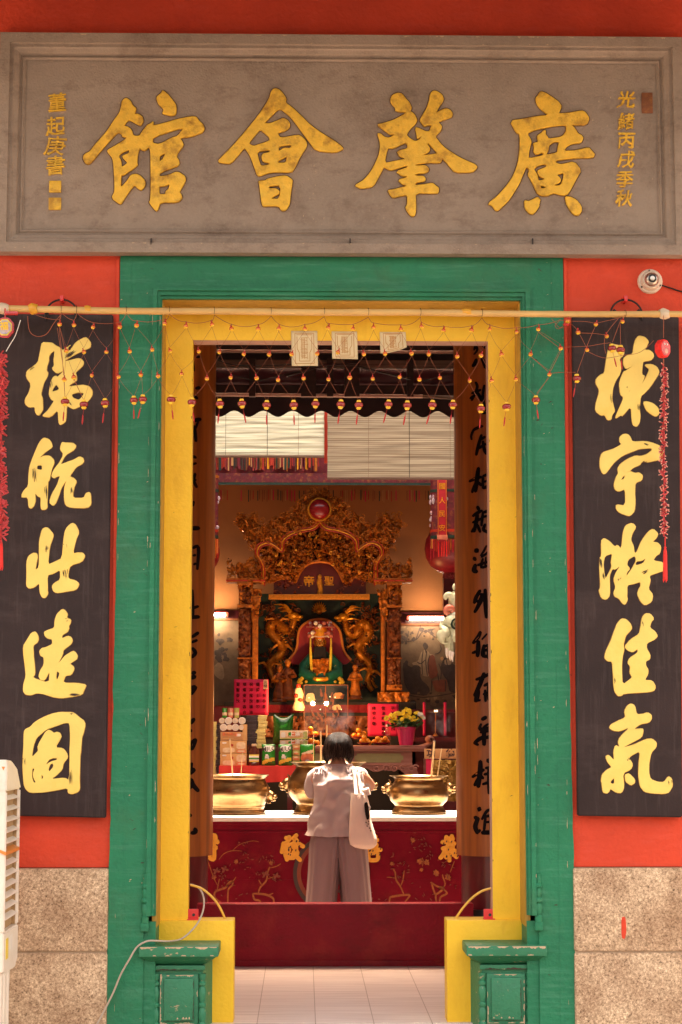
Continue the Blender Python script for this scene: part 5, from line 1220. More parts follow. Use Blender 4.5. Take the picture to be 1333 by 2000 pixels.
rc = [
 A8([([(240, 150), (250, 120), (262, 150), (240, 180)], 5), ([(300, 115), (320, 140)], 8), ([(255, 215), (245, 245), (232, 262)], 8), ([(290, 205), (310, 250), (318, 280)], 8), ([(330, 120), (350, 200)], 8)]),
 A8([([(250, 375), (262, 405), (250, 450), (225, 500)], 6), ([(225, 450), (262, 440), (285, 430)], 6), ([(262, 450), (280, 480), (292, 510)], 7), ([(215, 485), (240, 470)], 6), ([(310, 400), (300, 470), (315, 580)], 6), ([(285, 590), (320, 595)], 6), ([(330, 430), (345, 520)], 7)]),
 A8([([(265, 690), (240, 705), (222, 745), (225, 775)], 5), ([(232, 712), (275, 690), (300, 685)], 6), ([(290, 745), (275, 800), (262, 850), (255, 885)], 7), ([(280, 780), (315, 760)], 6), ([(300, 790), (310, 850), (325, 880)], 7), ([(270, 840), (320, 810)], 6), ([(330, 780), (345, 870)], 7)]),
 A8([([(270, 975), (262, 1040), (250, 1140)], 9), ([(210, 1065), (260, 1045), (290, 1040)], 7), ([(255, 1070), (235, 1120), (228, 1145)], 6), ([(268, 1075), (290, 1100)], 6), ([(300, 1035), (300, 1120)], 6), ([(300, 1035), (345, 1020)], 6), ([(305, 1075), (340, 1065)], 5), ([(300, 1118), (345, 1105)], 7), ([(345, 1020), (345, 1110)], 7)]),
 A8([([(262, 1245), (275, 1270)], 7), ([(232, 1310), (262, 1290), (295, 1275)], 7), ([(262, 1290), (258, 1340), (240, 1420)], 8), ([(232, 1355), (290, 1330)], 6), ([(258, 1370), (225, 1420)], 6), ([(262, 1370), (282, 1425)], 6), ([(300, 1290), (290, 1380)], 6), ([(300, 1290), (340, 1275)], 6), ([(300, 1320), (340, 1310)], 5), ([(315, 1370), (305, 1410), (345, 1430)], 7)]),
 A8([([(250, 1545), (265, 1560)], 10), ([(240, 1600), (250, 1620)], 7), ([(250, 1650), (240, 1690), (262, 1700)], 9), ([(325, 1520), (305, 1560), (285, 1590)], 5), ([(290, 1600), (345, 1560)], 5), ([(300, 1610), (290, 1670), (345, 1655)], 6), ([(265, 1655), (345, 1630)], 6), ([(320, 1600), (315, 1665)], 4)]),
 B8([([(178, 10), (150, 60), (138, 100)], 8), ([(178, 40), (200, 50), (165, 120), (140, 165)], 8), ([(150, 80), (175, 100)], 6), ([(212, 5), (215, 110), (222, 205)], 9), ([(215, 90), (240, 105)], 7)]),
 B8([([(180, 305), (165, 340), (130, 385)], 8), ([(165, 370), (165, 420), (160, 480)], 9), ([(125, 455), (165, 440)], 6), ([(225, 320), (190, 360)], 4), ([(205, 400), (195, 470), (230, 480)], 8), ([(210, 410), (238, 400)], 6), ([(205, 440), (240, 430)], 6), ([(238, 395), (235, 495)], 7)]),
 B8([([(150, 645), (195, 630), (240, 605)], 7), ([(205, 600), (180, 670), (140, 760)], 9), ([(165, 720), (150, 800)], 10), ([(140, 800), (180, 790)], 5), ([(205, 690), (240, 670)], 6), ([(212, 720), (215, 800)], 6), ([(200, 750), (245, 735)], 6), ([(235, 680), (238, 790)], 7)]),
 B8([([(190, 930), (220, 912)], 8), ([(185, 960), (175, 1000), (240, 985)], 6), ([(200, 985), (235, 960)], 5), ([(180, 1020), (250, 1005)], 7), ([(205, 985), (205, 1110)], 9), ([(205, 1050), (170, 1070), (140, 1095)], 8), ([(135, 1095), (165, 1110)], 6), ([(215, 1060), (245, 1050)], 7)]),
 B8([([(180, 1225), (178, 1300), (165, 1410)], 10), ([(125, 1340), (180, 1300), (205, 1285)], 7), ([(170, 1340), (140, 1400)], 7), ([(185, 1330), (200, 1350)], 6), ([(228, 1215), (245, 1230)], 9), ([(215, 1275), (255, 1270)], 6), ([(205, 1320), (255, 1310)], 6), ([(195, 1390), (255, 1370)], 6), ([(238, 1280), (240, 1455)], 8)]),
 B8([([(165, 1565), (180, 1570)], 10), ([(140, 1625), (160, 1635)], 8), ([(165, 1630), (145, 1690), (160, 1740)], 9), ([(160, 1735), (178, 1715)], 6), ([(190, 1640), (225, 1580), (260, 1570)], 6), ([(215, 1620), (205, 1720)], 6), ([(215, 1620), (255, 1610)], 6), ([(215, 1660), (255, 1655)], 5), ([(190, 1735), (265, 1730)], 9), ([(250, 1610), (252, 1725)], 6)]),
]
LA = lambda l: st6(3.391, 365, 660, l)
LB = lambda l: st6(4.444, 360, 1250, l)
lc = [
 LA([([(40, 150), (45, 215)], 6), ([(60, 120), (85, 115)], 6)]), LA([([(60, 330), (85, 320)], 7), ([(45, 380), (70, 395)], 6)]),
 LA([([(40, 545), (90, 530)], 8), ([(75, 545), (55, 600)], 5), ([(50, 580), (60, 680)], 7)]),
 LA([([(40, 780), (60, 790)], 6), ([(35, 835), (62, 825)], 5), ([(55, 895), (45, 940), (65, 985)], 7), ([(35, 950), (60, 935)], 5)]),
 LA([([(45, 1080), (38, 1110)], 6), ([(30, 1260), (80, 1255)], 9)]),
 LA([([(40, 1390), (75, 1385), (68, 1530)], 7), ([(40, 1440), (58, 1435)], 5), ([(45, 1500), (60, 1490)], 5)]),
 LA([([(35, 1670), (40, 1840)], 7), ([(35, 1790), (75, 1775)], 6), ([(30, 1850), (80, 1845)], 8)]),
 LA([([(75, 1950), (35, 1980)], 7)]),
 LB([([(60, 20), (110, 0)], 6), ([(70, 70), (95, 110), (65, 150)], 8)]),
 LB([([(65, 290), (95, 280)], 8), ([(60, 330), (95, 315)], 9)]), LB([([(55, 415), (95, 410), (62, 470)], 8)]),
 LB([([(85, 685), (55, 725)], 8), ([(50, 780), (62, 795)], 6)]), LB([([(75, 870), (100, 870), (70, 945), (52, 930), (70, 875)], 6)]),
 LB([([(65, 1070), (60, 1120), (85, 1130), (55, 1165)], 7), ([(60, 1210), (75, 1260), (120, 1315)], 9), ([(75, 1260), (48, 1290)], 6)]),
 LB([([(50, 1515), (56, 1535)], 6), ([(60, 1680), (95, 1670), (90, 1640)], 9)]),
]
half_board(416, -1, 'maroon round column behind the jamb where the grey cable enters, black stone base', 'brown bowed couplet board showing only slivers of its black characters', lc)
half_board(894, 1, 'maroon round column behind the jamb nearest the donation box, black stone base', 'brown bowed couplet board showing half of each black character', rc)
# ================================================================== PORCH ROOF, BEAMS AND AWNING
def spanx(Y): return P(330, 750, Y).x, P(1000, 750, Y).x
# porch ceiling is high above the picture; its rear beam shuts the view
cl = MB(); cl.box(-3.2, 3.4, YF + .42, 13.25, 4.55, 4.65); o = cl.build('ceiling', M['roof'], None, smooth=False); o['kind'] = 'structure'
YW = 13.45
x0, x1 = spanx(YW)
aw = thing('awning', 'dark scalloped awning with maroon cloth rolled between its posts above the courtyard', 'awning', ((x0 + x1) / 2, YW, 3.9))
# scalloped valance
n = 160; zt = PZ(774, YW); poly = []
for k in range(n + 1):
    x = x0 + (x1 - x0) * k / n
    u = 592 + x * M1(YW)
    poly.append((x, PZ(808.5, YW) + (.022) * math.cos((u - 455) / 57.5 * 2 * math.pi)))
vb = MB(); vb.prism(poly + [(x1, zt), (x0, zt)], YW, YW + .004); vb.build('valance', M['awning_dark'], aw, smooth=False)
sl = MB(); sl.box(x0, x1, YW + .02, YW + .05, PZ(770, YW + .03), 6.19); sl.build('backing', M['awning_dark'], aw, smooth=False)  # unseen upper part added to keep sun stripes off the porch floor
rl = MB()
def roll(f, g):
    x = x0 + (x1 - x0) * f
    a_ = math.pi * (g * 1.0 - .5)
    zc, r_ = PZ(733, YW - .1), .055
    sag = .012 * mnoise.noise(Vector((x * 5, g * 2, 3))) + .008 * mnoise.noise(Vector((x * 14, g * 3, 1)))
    return (x, YW - .06 - r_ * math.cos(a_) * .7 + sag, zc - r_ * math.sin(a_) * 1.15 + sag * .5)
rl.grid(roll, 90, 12); rl.build('rolled_cloth', M['maroon_cloth'], aw)
fr_ = MB()
for v0, v1, yy in ((676, 688, YW - .16), (752, 771, YW - .14)): fr_.box(x0, x1, yy, yy + .06, PZ(v1, yy), PZ(v0, yy))
for u in (493, 603, 645, 688, 802): q = P(u, 740, YW - .2); fr_.box(q.x - .022 - (.03 if u in (603, 688) else 0), q.x + .022 + (.03 if u in (603, 688) else 0), YW - .2, YW - .13, PZ(774, YW - .2), PZ(700, YW - .2))
for (p, q) in (((560, 734), (640, 712)), ((640, 712), (700, 712)), ((700, 716), (802, 740)), ((420, 722), (500, 745)), ((500, 745), (600, 720)), ((820, 745), (890, 728))):
    A, B = P(p[0], p[1], YW - .21), P(q[0], q[1], YW - .21); fr_.tube([A, B], .009 if p[0] in (560, 700, 640) else .003, 6)
fr_.build('beam', M['dark_wood'], aw, smooth=False)
pl = MB(); pl.box(x0, x1, YW - .17, YW - .14, PZ(719, YW - .15), PZ(704, YW - .15)); pl.build('plank', M['grey_plank'], aw, smooth=False)
wt = MB(); wt.tube([P(420, 719.5, YW - .16), P(560, 719.5, YW - .16)], .005, 6)
pp = MB(); pp.tube([P(330, 769.5, YW - .18), P(826, 774, YW - .18)], .013, 10); pp.tube([P(330, 685, YW - .2), P(1000, 688, YW - .2)], .011, 10); pp.build('pipe', M['pipe'], aw)
pp = MB(); pp.tube([P(826, 774, YW - .19), P(905, 779, YW - .19)], .010, 8); pp.build('lamp_arm', M['grey_plank'], aw)
wr = MB(); wr.tube(smooth_line([P(420, 700, YW - .22), P(455, 712, YW - .22), P(520, 714, YW - .22), P(600, 709, YW - .22)], 5), .004, 6); wr.build('wire', M['black'], aw)
# ================================================================== RED ALTAR TABLE IN THE COURT
YA0, YA1 = 14.5, 15.6
xa, xb = P(330, 1600, YA0).x, P(1000, 1600, YA0).x
ztop = PZ(1604, YA0) + .03
tbl = thing('altar_table', 'long crimson altar table painted with gold branches, white top, behind the woman', 'table', ((xa + xb) / 2, 15.05, 0))
q = MB(); q.box(xa - .03, xb + .03, YA0 - .02, YA1 + .02, ztop - .032, ztop, bev=.004); q.build('table_top', M['marble'], tbl)
q = MB(); q.box(xa, xb, YA0, YA1, 0.05, ztop - .033)
q.box(xa - .012, xb + .012, YA0 - .014, YA0 + .01, ztop - .058, ztop - .033, bev=.003)
q.box(xa - .006, xb + .006, YA0 - .007, YA0 + .01, ztop - .115, ztop - .10, bev=.003)
q.box(xa, xb, YA0 - .0025, YA0 + .01, PZ(1718, YA0) - .30, PZ(1718, YA0)); q.build('front_board', M['table_red'], tbl, smooth=False)
# painted branches, leaves and blossoms
gp, gd = MB(), MB()
def br(pp, w, y=YA0 - .0042, mb=None):
    L_ = smooth_line([Vector((u, v)) for u, v in pp], 5)
    stroke(mb or gp, [(P(u, v, YA0).x, P(u, v, YA0).z) for u, v in L_], w / M1(YA0), y, .001)
def C6(x, y): return (400 + x / 6.06, 1600 + y / 6.06)
def C7(x, y): return (700 + x / 6.06, 1600 + y / 6.06)
rnd = random.Random(5)
cnt = 0
def leaf(u, v, ang, ln, wd, mb):
    global cnt
    cnt += 1
    c0 = P(u, v, YA0); L_ = ln / M1(YA0); W_ = wd / M1(YA0); ca, sa = math.cos(ang), math.sin(ang)
    out = []
    for k in range(9):
        t = k / 8; out.append((t * L_, math.sin(math.pi * t) * W_ / 2))
    o2 = [(x, -y) for x, y in out[1:-1]][::-1]
    mb.prism([(c0.x + x * ca - y * sa, c0.z + x * sa + y * ca) for x, y in out + o2], YA0 - .0050 - .00007 * cnt, YA0 - .0040)
def blossom(u, v, r, mb):
    for k in range(7):
        leaf(u, v, k * 2 * math.pi / 7 + rnd.uniform(-.2, .2), r * rnd.uniform(.8, 1.15), r * .62, mb)
Lb = [([(190, 990), (140, 950), (115, 910), (130, 860), (200, 830), (250, 810), (285, 760), (320, 740), (330, 780), (280, 840), (275, 985)], 4), ([(150, 850), (160, 780), (175, 710)], 2), ([(150, 780), (110, 700), (60, 560), (30, 470)], 1.6), ([(250, 800), (330, 740), (370, 690)], 2),
      ([(570, 885), (590, 950), (640, 965), (665, 990)], 4), ([(570, 885), (640, 885), (740, 900), (810, 940), (820, 990)], 4), ([(635, 880), (660, 810), (730, 730), (745, 640), (770, 570)], 3.4), ([(740, 710), (800, 690), (840, 680)], 1.8), ([(770, 580), (850, 560), (900, 530)], 1.8), ([(680, 790), (640, 720)], 2),
      ([(170, 480), (230, 410), (330, 375), (440, 380)], 1.4), ([(330, 375), (420, 300), (560, 260), (640, 270)], 1.2), ([(760, 900), (810, 880)], 2)]
for pp, w in Lb: br([C6(x, y) for x, y in pp], w)
Rb = [([(370, 985), (380, 930), (430, 915), (540, 900), (610, 905), (555, 980)], 4), ([(540, 890), (500, 800), (450, 720), (440, 640), (415, 590)], 3.2), ([(500, 800), (530, 720), (545, 610)], 2.2), ([(860, 750), (940, 800), (1010, 820), (960, 870), (920, 900), (925, 975)], 4), ([(1000, 820), (1030, 770), (1005, 690), (1000, 660)], 2.6), ([(870, 760), (890, 830), (915, 900)], 3.4), ([(1010, 830), (1050, 880), (980, 920), (965, 975)], 3.6), ([(1090, 630), (1120, 550), (1140, 500)], 2), ([(760, 560), (770, 500), (760, 460)], 1.6), ([(440, 700), (380, 690), (340, 690)], 1.6)]
for pp, w in Rb: br([C7(x, y) for x, y in pp], w)
for (x, y, r) in ((110, 690, 5), (785, 520, 5), (375, 505, 4.5)): blossom(*C6(x, y), r, gp)
for (x, y, r) in ((925, 640, 7), (1065, 690, 7), (730, 500, 6), (810, 515, 6), (650, 250, 5), (400, 530, 4), (750, 600, 4)): blossom(*C7(x, y), r, gp)
for k in range(70):
    x, y = rnd.choice([(200, 640), (480, 290), (630, 640), (800, 700), (760, 470), (150, 720), (420, 560), (230, 800), (400, 960), (500, 400)]); x += rnd.gauss(0, 55); y += rnd.gauss(0, 45)
    if y < 985 and x > 20: leaf(*C6(x, y), rnd.uniform(0, 6.28), rnd.uniform(3, 7), rnd.uniform(1, 2.2), gd)
for k in range(80):
    x, y = rnd.choice([(400, 710), (560, 650), (420, 420), (740, 330), (700, 260), (860, 430), (480, 560), (1060, 760), (800, 950), (260, 970), (1000, 560)]); x += rnd.gauss(0, 60); y += rnd.gauss(0, 50)
    if y < 985 and x < 1230: leaf(*C7(x, y), rnd.uniform(0, 6.28), rnd.uniform(3, 8), rnd.uniform(1, 2.2), gd)
for (x, y) in ((720, 660), (850, 680), (140, 620), (240, 600)):
    for k in range(4): leaf(*C6(x, y), k * 1.3, 8, 4, gd)
gp.build('branch_painting', M['table_gold'], tbl, smooth=False); gd.build('leaf_painting', M['table_gold_dim'], tbl, smooth=False)
# round medallion, mostly behind the woman
def ringmesh(c, ro, ri, y0, y1, n=64):
    q = MB(); A = [[(c.x + r_ * math.cos(2 * math.pi * k / n), y, c.z + r_ * math.sin(2 * math.pi * k / n)) for k in range(n)] for r_, y in ((ri, y0), (ro, y0), (ro, y1), (ri, y1))]
    V = [[q.b.verts.new(p) for p in a_] for a_ in A]
    for j in range(4):
        for k in range(n): q.b.faces.new((V[j][k], V[j][(k + 1) % n], V[(j + 1) % 4][(k + 1) % n], V[(j + 1) % 4][k]))
    return q
mc = P(648, 1706, YA0); mr = 74 / M1(YA0)
ringmesh(mc, mr, mr * .90, YA0 - .0120, YA0 + .002).build('medallion_ring', M['medallion'], tbl)
M['medallion_red'] = mat('medallion_russet', (0.20, 0.035, 0.010), 0.5, var=0.2)
ringmesh(mc, mr * .90, mr * .80, YA0 - .0105, YA0 + .002).build('medallion_band', M['medallion_red'], tbl)
md = MB()
for k, dz in enumerate((-.07, -.045, .04, .065, 0.12, -.13)):
    hw = .17 if abs(dz) < .1 else .12
    md.box(mc.x - hw, mc.x + hw, YA0 - .0100, YA0, mc.z + dz - .009, mc.z + dz + .009)
md.build_each('medallion_stroke', M['medallion'], tbl, smooth=False)
md = MB(); md.box(mc.x - .17, mc.x + .17, YA0 - .0100, YA0, mc.z - .03, mc.z + .022); md.build('medallion_gold', M['table_gold'], tbl, smooth=False)
# gold card characters stuck on the table front
CUT = {'發': [[(965, 225), (1005, 240)], [(1000, 215), (985, 265), (930, 300)], [(1085, 195), (1060, 225), (1095, 260)], [(1050, 225), (1100, 280), (1165, 325)], [(940, 300), (1000, 310), (1060, 285)], [(935, 290), (915, 390)], [(960, 340), (1000, 350), (985, 400), (960, 385)], [(1070, 300), (1085, 350), (1050, 400)], [(1050, 330), (1100, 400), (1060, 450)], [(955, 420), (975, 480)], [(970, 440), (1040, 425), (1080, 440), (1130, 485)], [(1000, 460), (1050, 460)]],
       '恭': [[(1045, 215), (1040, 260)], [(1110, 205), (1120, 240)], [(1000, 275), (1060, 270), (1140, 290)], [(1075, 230), (1060, 330)], [(1120, 230), (1080, 340)], [(1005, 350), (1060, 335), (1120, 330)], [(1040, 350), (1000, 430), (975, 460)], [(1080, 340), (1140, 375), (1215, 385)], [(1080, 370), (1080, 490)], [(1030, 430), (1045, 455)], [(1120, 410), (1165, 450)], [(1050, 400), (1120, 420)]],
       '喜': [[(150, 205), (205, 210)], [(180, 195), (180, 260)], [(130, 250), (225, 250)], [(130, 300), (215, 300), (210, 330)], [(105, 375), (180, 365), (265, 365)], [(120, 410), (200, 400), (235, 420), (225, 480), (140, 485), (120, 440)], [(150, 340), (160, 380)], [(205, 335), (200, 385)]],
       '財': [[(60, 200), (120, 195), (130, 250)], [(60, 260), (145, 265), (150, 275)], [(60, 330), (130, 335), (130, 345)], [(100, 190), (110, 330), (110, 470), (65, 465)], [(70, 300), (60, 430)]]}
def cutchar(ch, u, v, label):
    c = P(u, v, YA0 - .014); t = thing('paper_character', label, 'paper cutout', tuple(c), 'gold card characters on the table front')
    q = MB(); ox, sc_ = (700 if u > 650 else 400), 6.06
    for pp in CUT[ch]:
        L_ = [P(ox + x / sc_, 1600 + y / sc_, c.y) for x, y in pp]; r_ = 4.1 / M1(YA0)
        q.tube(smooth_line(L_, 4), r_, 10, flat=.18)
        for e_ in (L_[0], L_[-1]): q.ball(tuple(e_), r_, 12, 8, (1, .18, 1))
    q.build('card', M['cutout'], t)
    r2 = random.Random(u); g = MB()
    for k in range(11):
        du, dv = r2.uniform(-15, 15), r2.uniform(-19, 19); p0 = P(u + du, v + dv, c.y - .0035)
        g.obox(p0, (.0042, 0, .001), (0, .0006, 0), (.001, 0, .0068))
    g.build('print_marks', M['medallion'], t, smooth=False)
cutchar('發', 572, 1657, 'gold card character on the table front, overlapping the dark painted ring')
cutchar('喜', 730, 1657, 'gold card character half hidden by the tote bag')
cutchar('恭', 880, 1656, 'gold card character on the table front below the squat two handled censer')
cutchar('財', 402, 1655, 'gold card character whose other half is hidden by the slivered bowed board')
# ================================================================== BRASS CENSERS
def censer(u0, u1, vr, vb, Y, prof_px, label, sticks, headv, headdir, hs=1.0):
    """prof_px: list of (half width px, v)"""
    cx = P((u0 + u1) / 2, vr, Y).x
    zb_ = ztop + .001; k = M1(Y); cv = (vb + vr) / 2
    z_of = lambda v: zb_ + (vb - v) / k
    t = thing('incense_censer', label, 'censer', (cx, Y, zb_), 'brass censers on the altar table')
    q = MB(); out = [(hw / k, z_of(v) - zb_) for hw, v in prof_px]
    out = [(p.x, p.y) for p in smooth_line([Vector(p) for p in out], 4)]
    rim = out[-1]
    inn = [(rim[0] - .012, rim[1] + .001), (rim[0] - .03, rim[1] - .012), (rim[0] - .06, rim[1] - .05), (0, rim[1] - .05)]
    q.lathe([(0, 0)] + out + inn, (cx, Y, zb_), 56); q.build('bowl', M['brass'], t)
    a_ = MB(); a_.lathe([(rim[0] - .05, rim[1] - .048), (0, rim[1] - .035)], (cx, Y, zb_), 24); a_.build('ash', M['ash'], t)
    # beast head handles
    for s in (-1, 1):
        hb = MB(); hx = cx + s * max(o[0] for o in out) * .93; hz = z_of(headv); h = hs
        rr = random.Random(3)
        hb.ball((hx + s * .015 * h, Y, hz), .034 * h, 14, 10, (1.2, 1, 1.15))
        hb.ball((hx + s * .046 * h, Y, hz - .012 * h), .022 * h, 12, 8, (1.3, .9, .8))
        hb.ball((hx + s * .048 * h, Y, hz - .034 * h), .015 * h, 10, 8, (1.3, .9, .6))
        hb.ball((hx + s * .064 * h, Y, hz - .002 * h), .010 * h, 8, 6)
        for yy in (-.018, .018):
            hb.ball((hx + s * .032 * h, Y + yy * h, hz + .014 * h), .010 * h, 8, 6)
            hb.tube([(hx + s * .012 * h, Y + yy * h, hz + .022 * h), (hx + s * .004 * h, Y + yy * 1.4 * h, hz + .046 * h), (hx + s * .016 * h, Y + yy * 1.6 * h, hz + .064 * h)], [.010 * h, .007 * h, .002 * h], 7)
            hb.tube([(hx + s * .02 * h, Y + yy * 1.5 * h, hz), (hx - s * .005 * h, Y + yy * 2 * h, hz + .01 * h), (hx - s * .02 * h, Y + yy * 2 * h, hz + .03 * h)], [.010 * h, .009 * h, .003 * h], 6)
        for j in range(7):
            aa = rr.uniform(-2.2, -.4); hb.tube([(hx + s * .01 * h, Y + rr.uniform(-.02, .02), hz - .02 * h), (hx + s * (.01 + .03 * math.cos(aa)) * h, Y + rr.uniform(-.03, .0), hz + (-.02 + .04 * math.sin(aa)) * h)], [.010 * h, .004 * h], 6)
        hb.jitter(.0025, 60, 3); hb.build('beast_handle', M['brass'], t)
    return t
censer(399, 523, 1522, 1597, 15.0, [(56, 1597), (57, 1593), (54, 1588), (56, 1583), (56.5, 1579), (60, 1571), (65, 1561), (66, 1552), (63, 1543), (58, 1534), (57, 1529), (62, 1524), (64, 1522)], 'squat brass censer in front of the kraft cartons, cut off by the column', None, 1562, 0)
censer(762, 875, 1525, 1598, 15.0, [(52, 1598), (53, 1594), (50, 1590), (47, 1584), (47.5, 1580), (55, 1572), (58, 1560), (56, 1549), (50, 1540), (47, 1534), (49, 1529), (55, 1526), (57, 1525)], 'squat brass censer in front of the donation box, both beast handles showing', None, 1548, 0)
censer(566, 718, 1499, 1598, 15.05, [(67, 1598), (68, 1594), (64, 1590), (62, 1578), (70, 1570), (78, 1558), (80, 1546), (77, 1532), (68, 1518), (63, 1510), (64, 1506), (73, 1500), (74, 1499)], 'tall brass censer with beast heads behind the woman', None, 1541, 0, 1.15)
def stick(p0, p1, Y, label, w=.004, red=None):
    t = thing('incense_stick', label, 'incense stick', tuple(P(p0[0], p0[1], Y)), 'incense sticks')
    A, B = P(*p0, Y), P(*p1, Y); q = MB(); q.tube([A, A.lerp(B, .98)], w, 6); q.build('stick', M['stick'], t)
    q = MB(); q.tube([A.lerp(B, .98), B], w * 1.03, 6); q.build('ash_tip', M['ash'], t)
    if red: q = MB(); q.tube([A, A.lerp(B, red)], w * 1.05, 6); q.build('red_handle', M['stick_red'], t)
stick((456, 1530), (449, 1443), 15.0, 'thicker incense stick in the censer before the kraft cartons', .0055, .15)
stick((470, 1530), (474, 1470), 15.0, 'thin incense stick in the censer before the kraft cartons', .003)
stick((842, 1530), (849, 1447), 15.0, 'thick incense bundle with a red foot before the donation box', .0075, .18)
stick((853, 1530), (863, 1462), 15.0, 'thin incense stick leaning before the donation box', .0035)
stick((612, 1510), (613, 1430), 15.0, 'thinnest incense stick of the tall censer, before the green and orange pouch', .0028)
stick((627, 1510), (627, 1428), 15.0, 'thick tall incense stick beside the head of the woman', .006)
stick((638, 1510), (639, 1415), 15.05, 'tallest incense stick, just behind the head of the woman', .0055)
# ================================================================== HALL SHELL
YWALL = 20.6
hall = thing('shrine_hall', 'ochre walled shrine hall with a dark roof behind the courtyard', 'building', (0.1, YWALL, 0))
wl = MB(); wl.box(-3.3, 3.5, YWALL, YWALL + .2, -.25, 6.4); wl.build('plaster_wall', M['back_wall'], hall, smooth=False)
for xa_, xb_ in ((-3.3, -3.2), (3.4, 3.5)): wl = MB(); wl.box(xa_, xb_, YF + .42, YWALL, -.25, 6.4); wl.build('side_wall', M['hall_wall'], hall, smooth=False)
rf = MB(); rf.loft([[(-3.19, 17.3, 4.9), (3.39, 17.3, 4.9), (3.39, 17.3, 5.0), (-3.19, 17.3, 5.0)], [(-3.19, YWALL - .001, 6.15), (3.39, YWALL - .001, 6.15), (3.39, YWALL - .001, 6.25), (-3.19, YWALL - .001, 6.25)]])
rf.build('roof', M['roof'], hall, smooth=False)
# ---- blinds on the court side of the hall
def blind(u0, u1, v1, Y, m_, label, seed):
    a, b_ = P(u0, v1, Y), P(u1, v1, Y); zt = PZ(772, Y)
    t = thing('bamboo_blind', label, 'blind', ((a.x + b_.x) / 2, Y, a.z), 'bamboo blinds above the shrine')
    q = MB(); q.grid(lambda f, g: (a.x + (b_.x - a.x) * f + .004 * mnoise.noise(Vector((g * 9, f * 2, seed))), Y + .006 * math.sin(f * 5 + seed) + .004 * mnoise.noise(Vector((f * 4, g * 20, seed))), a.z + (zt - a.z) * g), 24, 70)
    q.build('slats', M[m_], t)
    q = MB(); q.tube([(a.x, Y - .004, a.z), (b_.x, Y - .004, a.z)], .012, 8); q.build('bottom_rod', M['grey_plank'], t)
    for f in (.25, .5, .75) if seed == 2 else (.24, .56, .8):
        x = a.x + (b_.x - a.x) * f; q = MB(); q.tube([(x, Y - .012, a.z), (x, Y - .012, zt)], .0025 if f in (.5, .56) else .0016, 5); q.build('pull_cord', M['black'] if f in (.5, .56, .24) else M['grey_plank'], t)
blind(380, 634, 891, 16.5, 'blind_sunlit', 'pale sunlit bamboo blind, rolled higher, upper left of the shrine', 1)
blind(640, 960, 934, 16.45, 'blind', 'brownish bamboo blind, let down lower, upper right of the shrine', 2)
q = MB(); a = P(637, 850, 16.55); q.box(a.x - .014, a.x + .014, 16.52, 16.56, PZ(905, 16.55), PZ(760, 16.55)); tag(q.build('hanging_ribbon', M['red_trim']), 'narrow red ribbon hanging between the two bamboo blinds', 'ribbon', kind='thing')
# ---- long embroidered valance with a fringe
YV = 17.6
t = thing('embroidered_valance', 'long dark red embroidered valance with a coloured fringe across the hall', 'valance', (0.1, YV, PZ(948, YV)))
x0, x1 = P(330, 900, YV).x, P(1000, 900, YV).x
q = MB()
q.grid(lambda f, g: (x0 + (x1 - x0) * f, YV + .02 * math.sin(f * 60), PZ(946, YV) + (PZ(860, YV) - PZ(946, YV)) * g), 120, 4); q.build('cloth', M['valance'], t)
q = MB(); q.box(x0, x1, YV - .03, YV - .022, PZ(948, YV), PZ(943.5, YV)); q.build('hem', M['dark_green'], t, smooth=False)
q = MB(); q.box(x0, x1, YV - .028, YV - .022, PZ(943, YV), PZ(925, YV)); q.build('border_band', M['banner_dark'], t, smooth=False)
r2 = random.Random(6)
for k in range(64):
    u = 424 + k * 3.35 + r2.uniform(-1, 1); c = r2.choice(['gilt', 'red_trim', 'gilt_bright', 'dark_green', 'plastic_deep', 'carton', 'medallion', 'gilt_dark', 'valance'])
    if k < 60:
        q = MB(); xx = P(u, 900, YV - .04).x; w_ = r2.choice([.004, .006, .010]); q.box(xx - w_, xx + w_, YV - .045, YV - .038, PZ(r2.uniform(910, 922), YV), PZ(r2.uniform(884, 892), YV)); q.build('ribbon_strip', M[c], t, smooth=False)
# fringe of little strips over the wall
YS = 20.55
t = thing('wall_fringe', 'row of small coloured strips hanging along the top of the ochre wall', 'fringe', (0.1, YS, PZ(978, YS)))
cols = ['magenta', 'dark_green', 'red_trim', 'medallion_red', 'medallion_red', 'carton']
k = 0
for u in range(432, 842, 9):
    for du in (0, 3.4):
        if r2.random() < .28: continue
        c = r2.choice(cols); xx = P(u + du, 966, YS).x; q = MB(); w_ = .005 if c not in ('carton', 'medallion_red') else .003
        q.box(xx - w_, xx + w_, YS - .01, YS - .004, PZ(978 + r2.uniform(-3, 3), YS), PZ(957 + r2.uniform(-1, 2), YS)); q.build('strip', M[c], t, smooth=False); k += 1
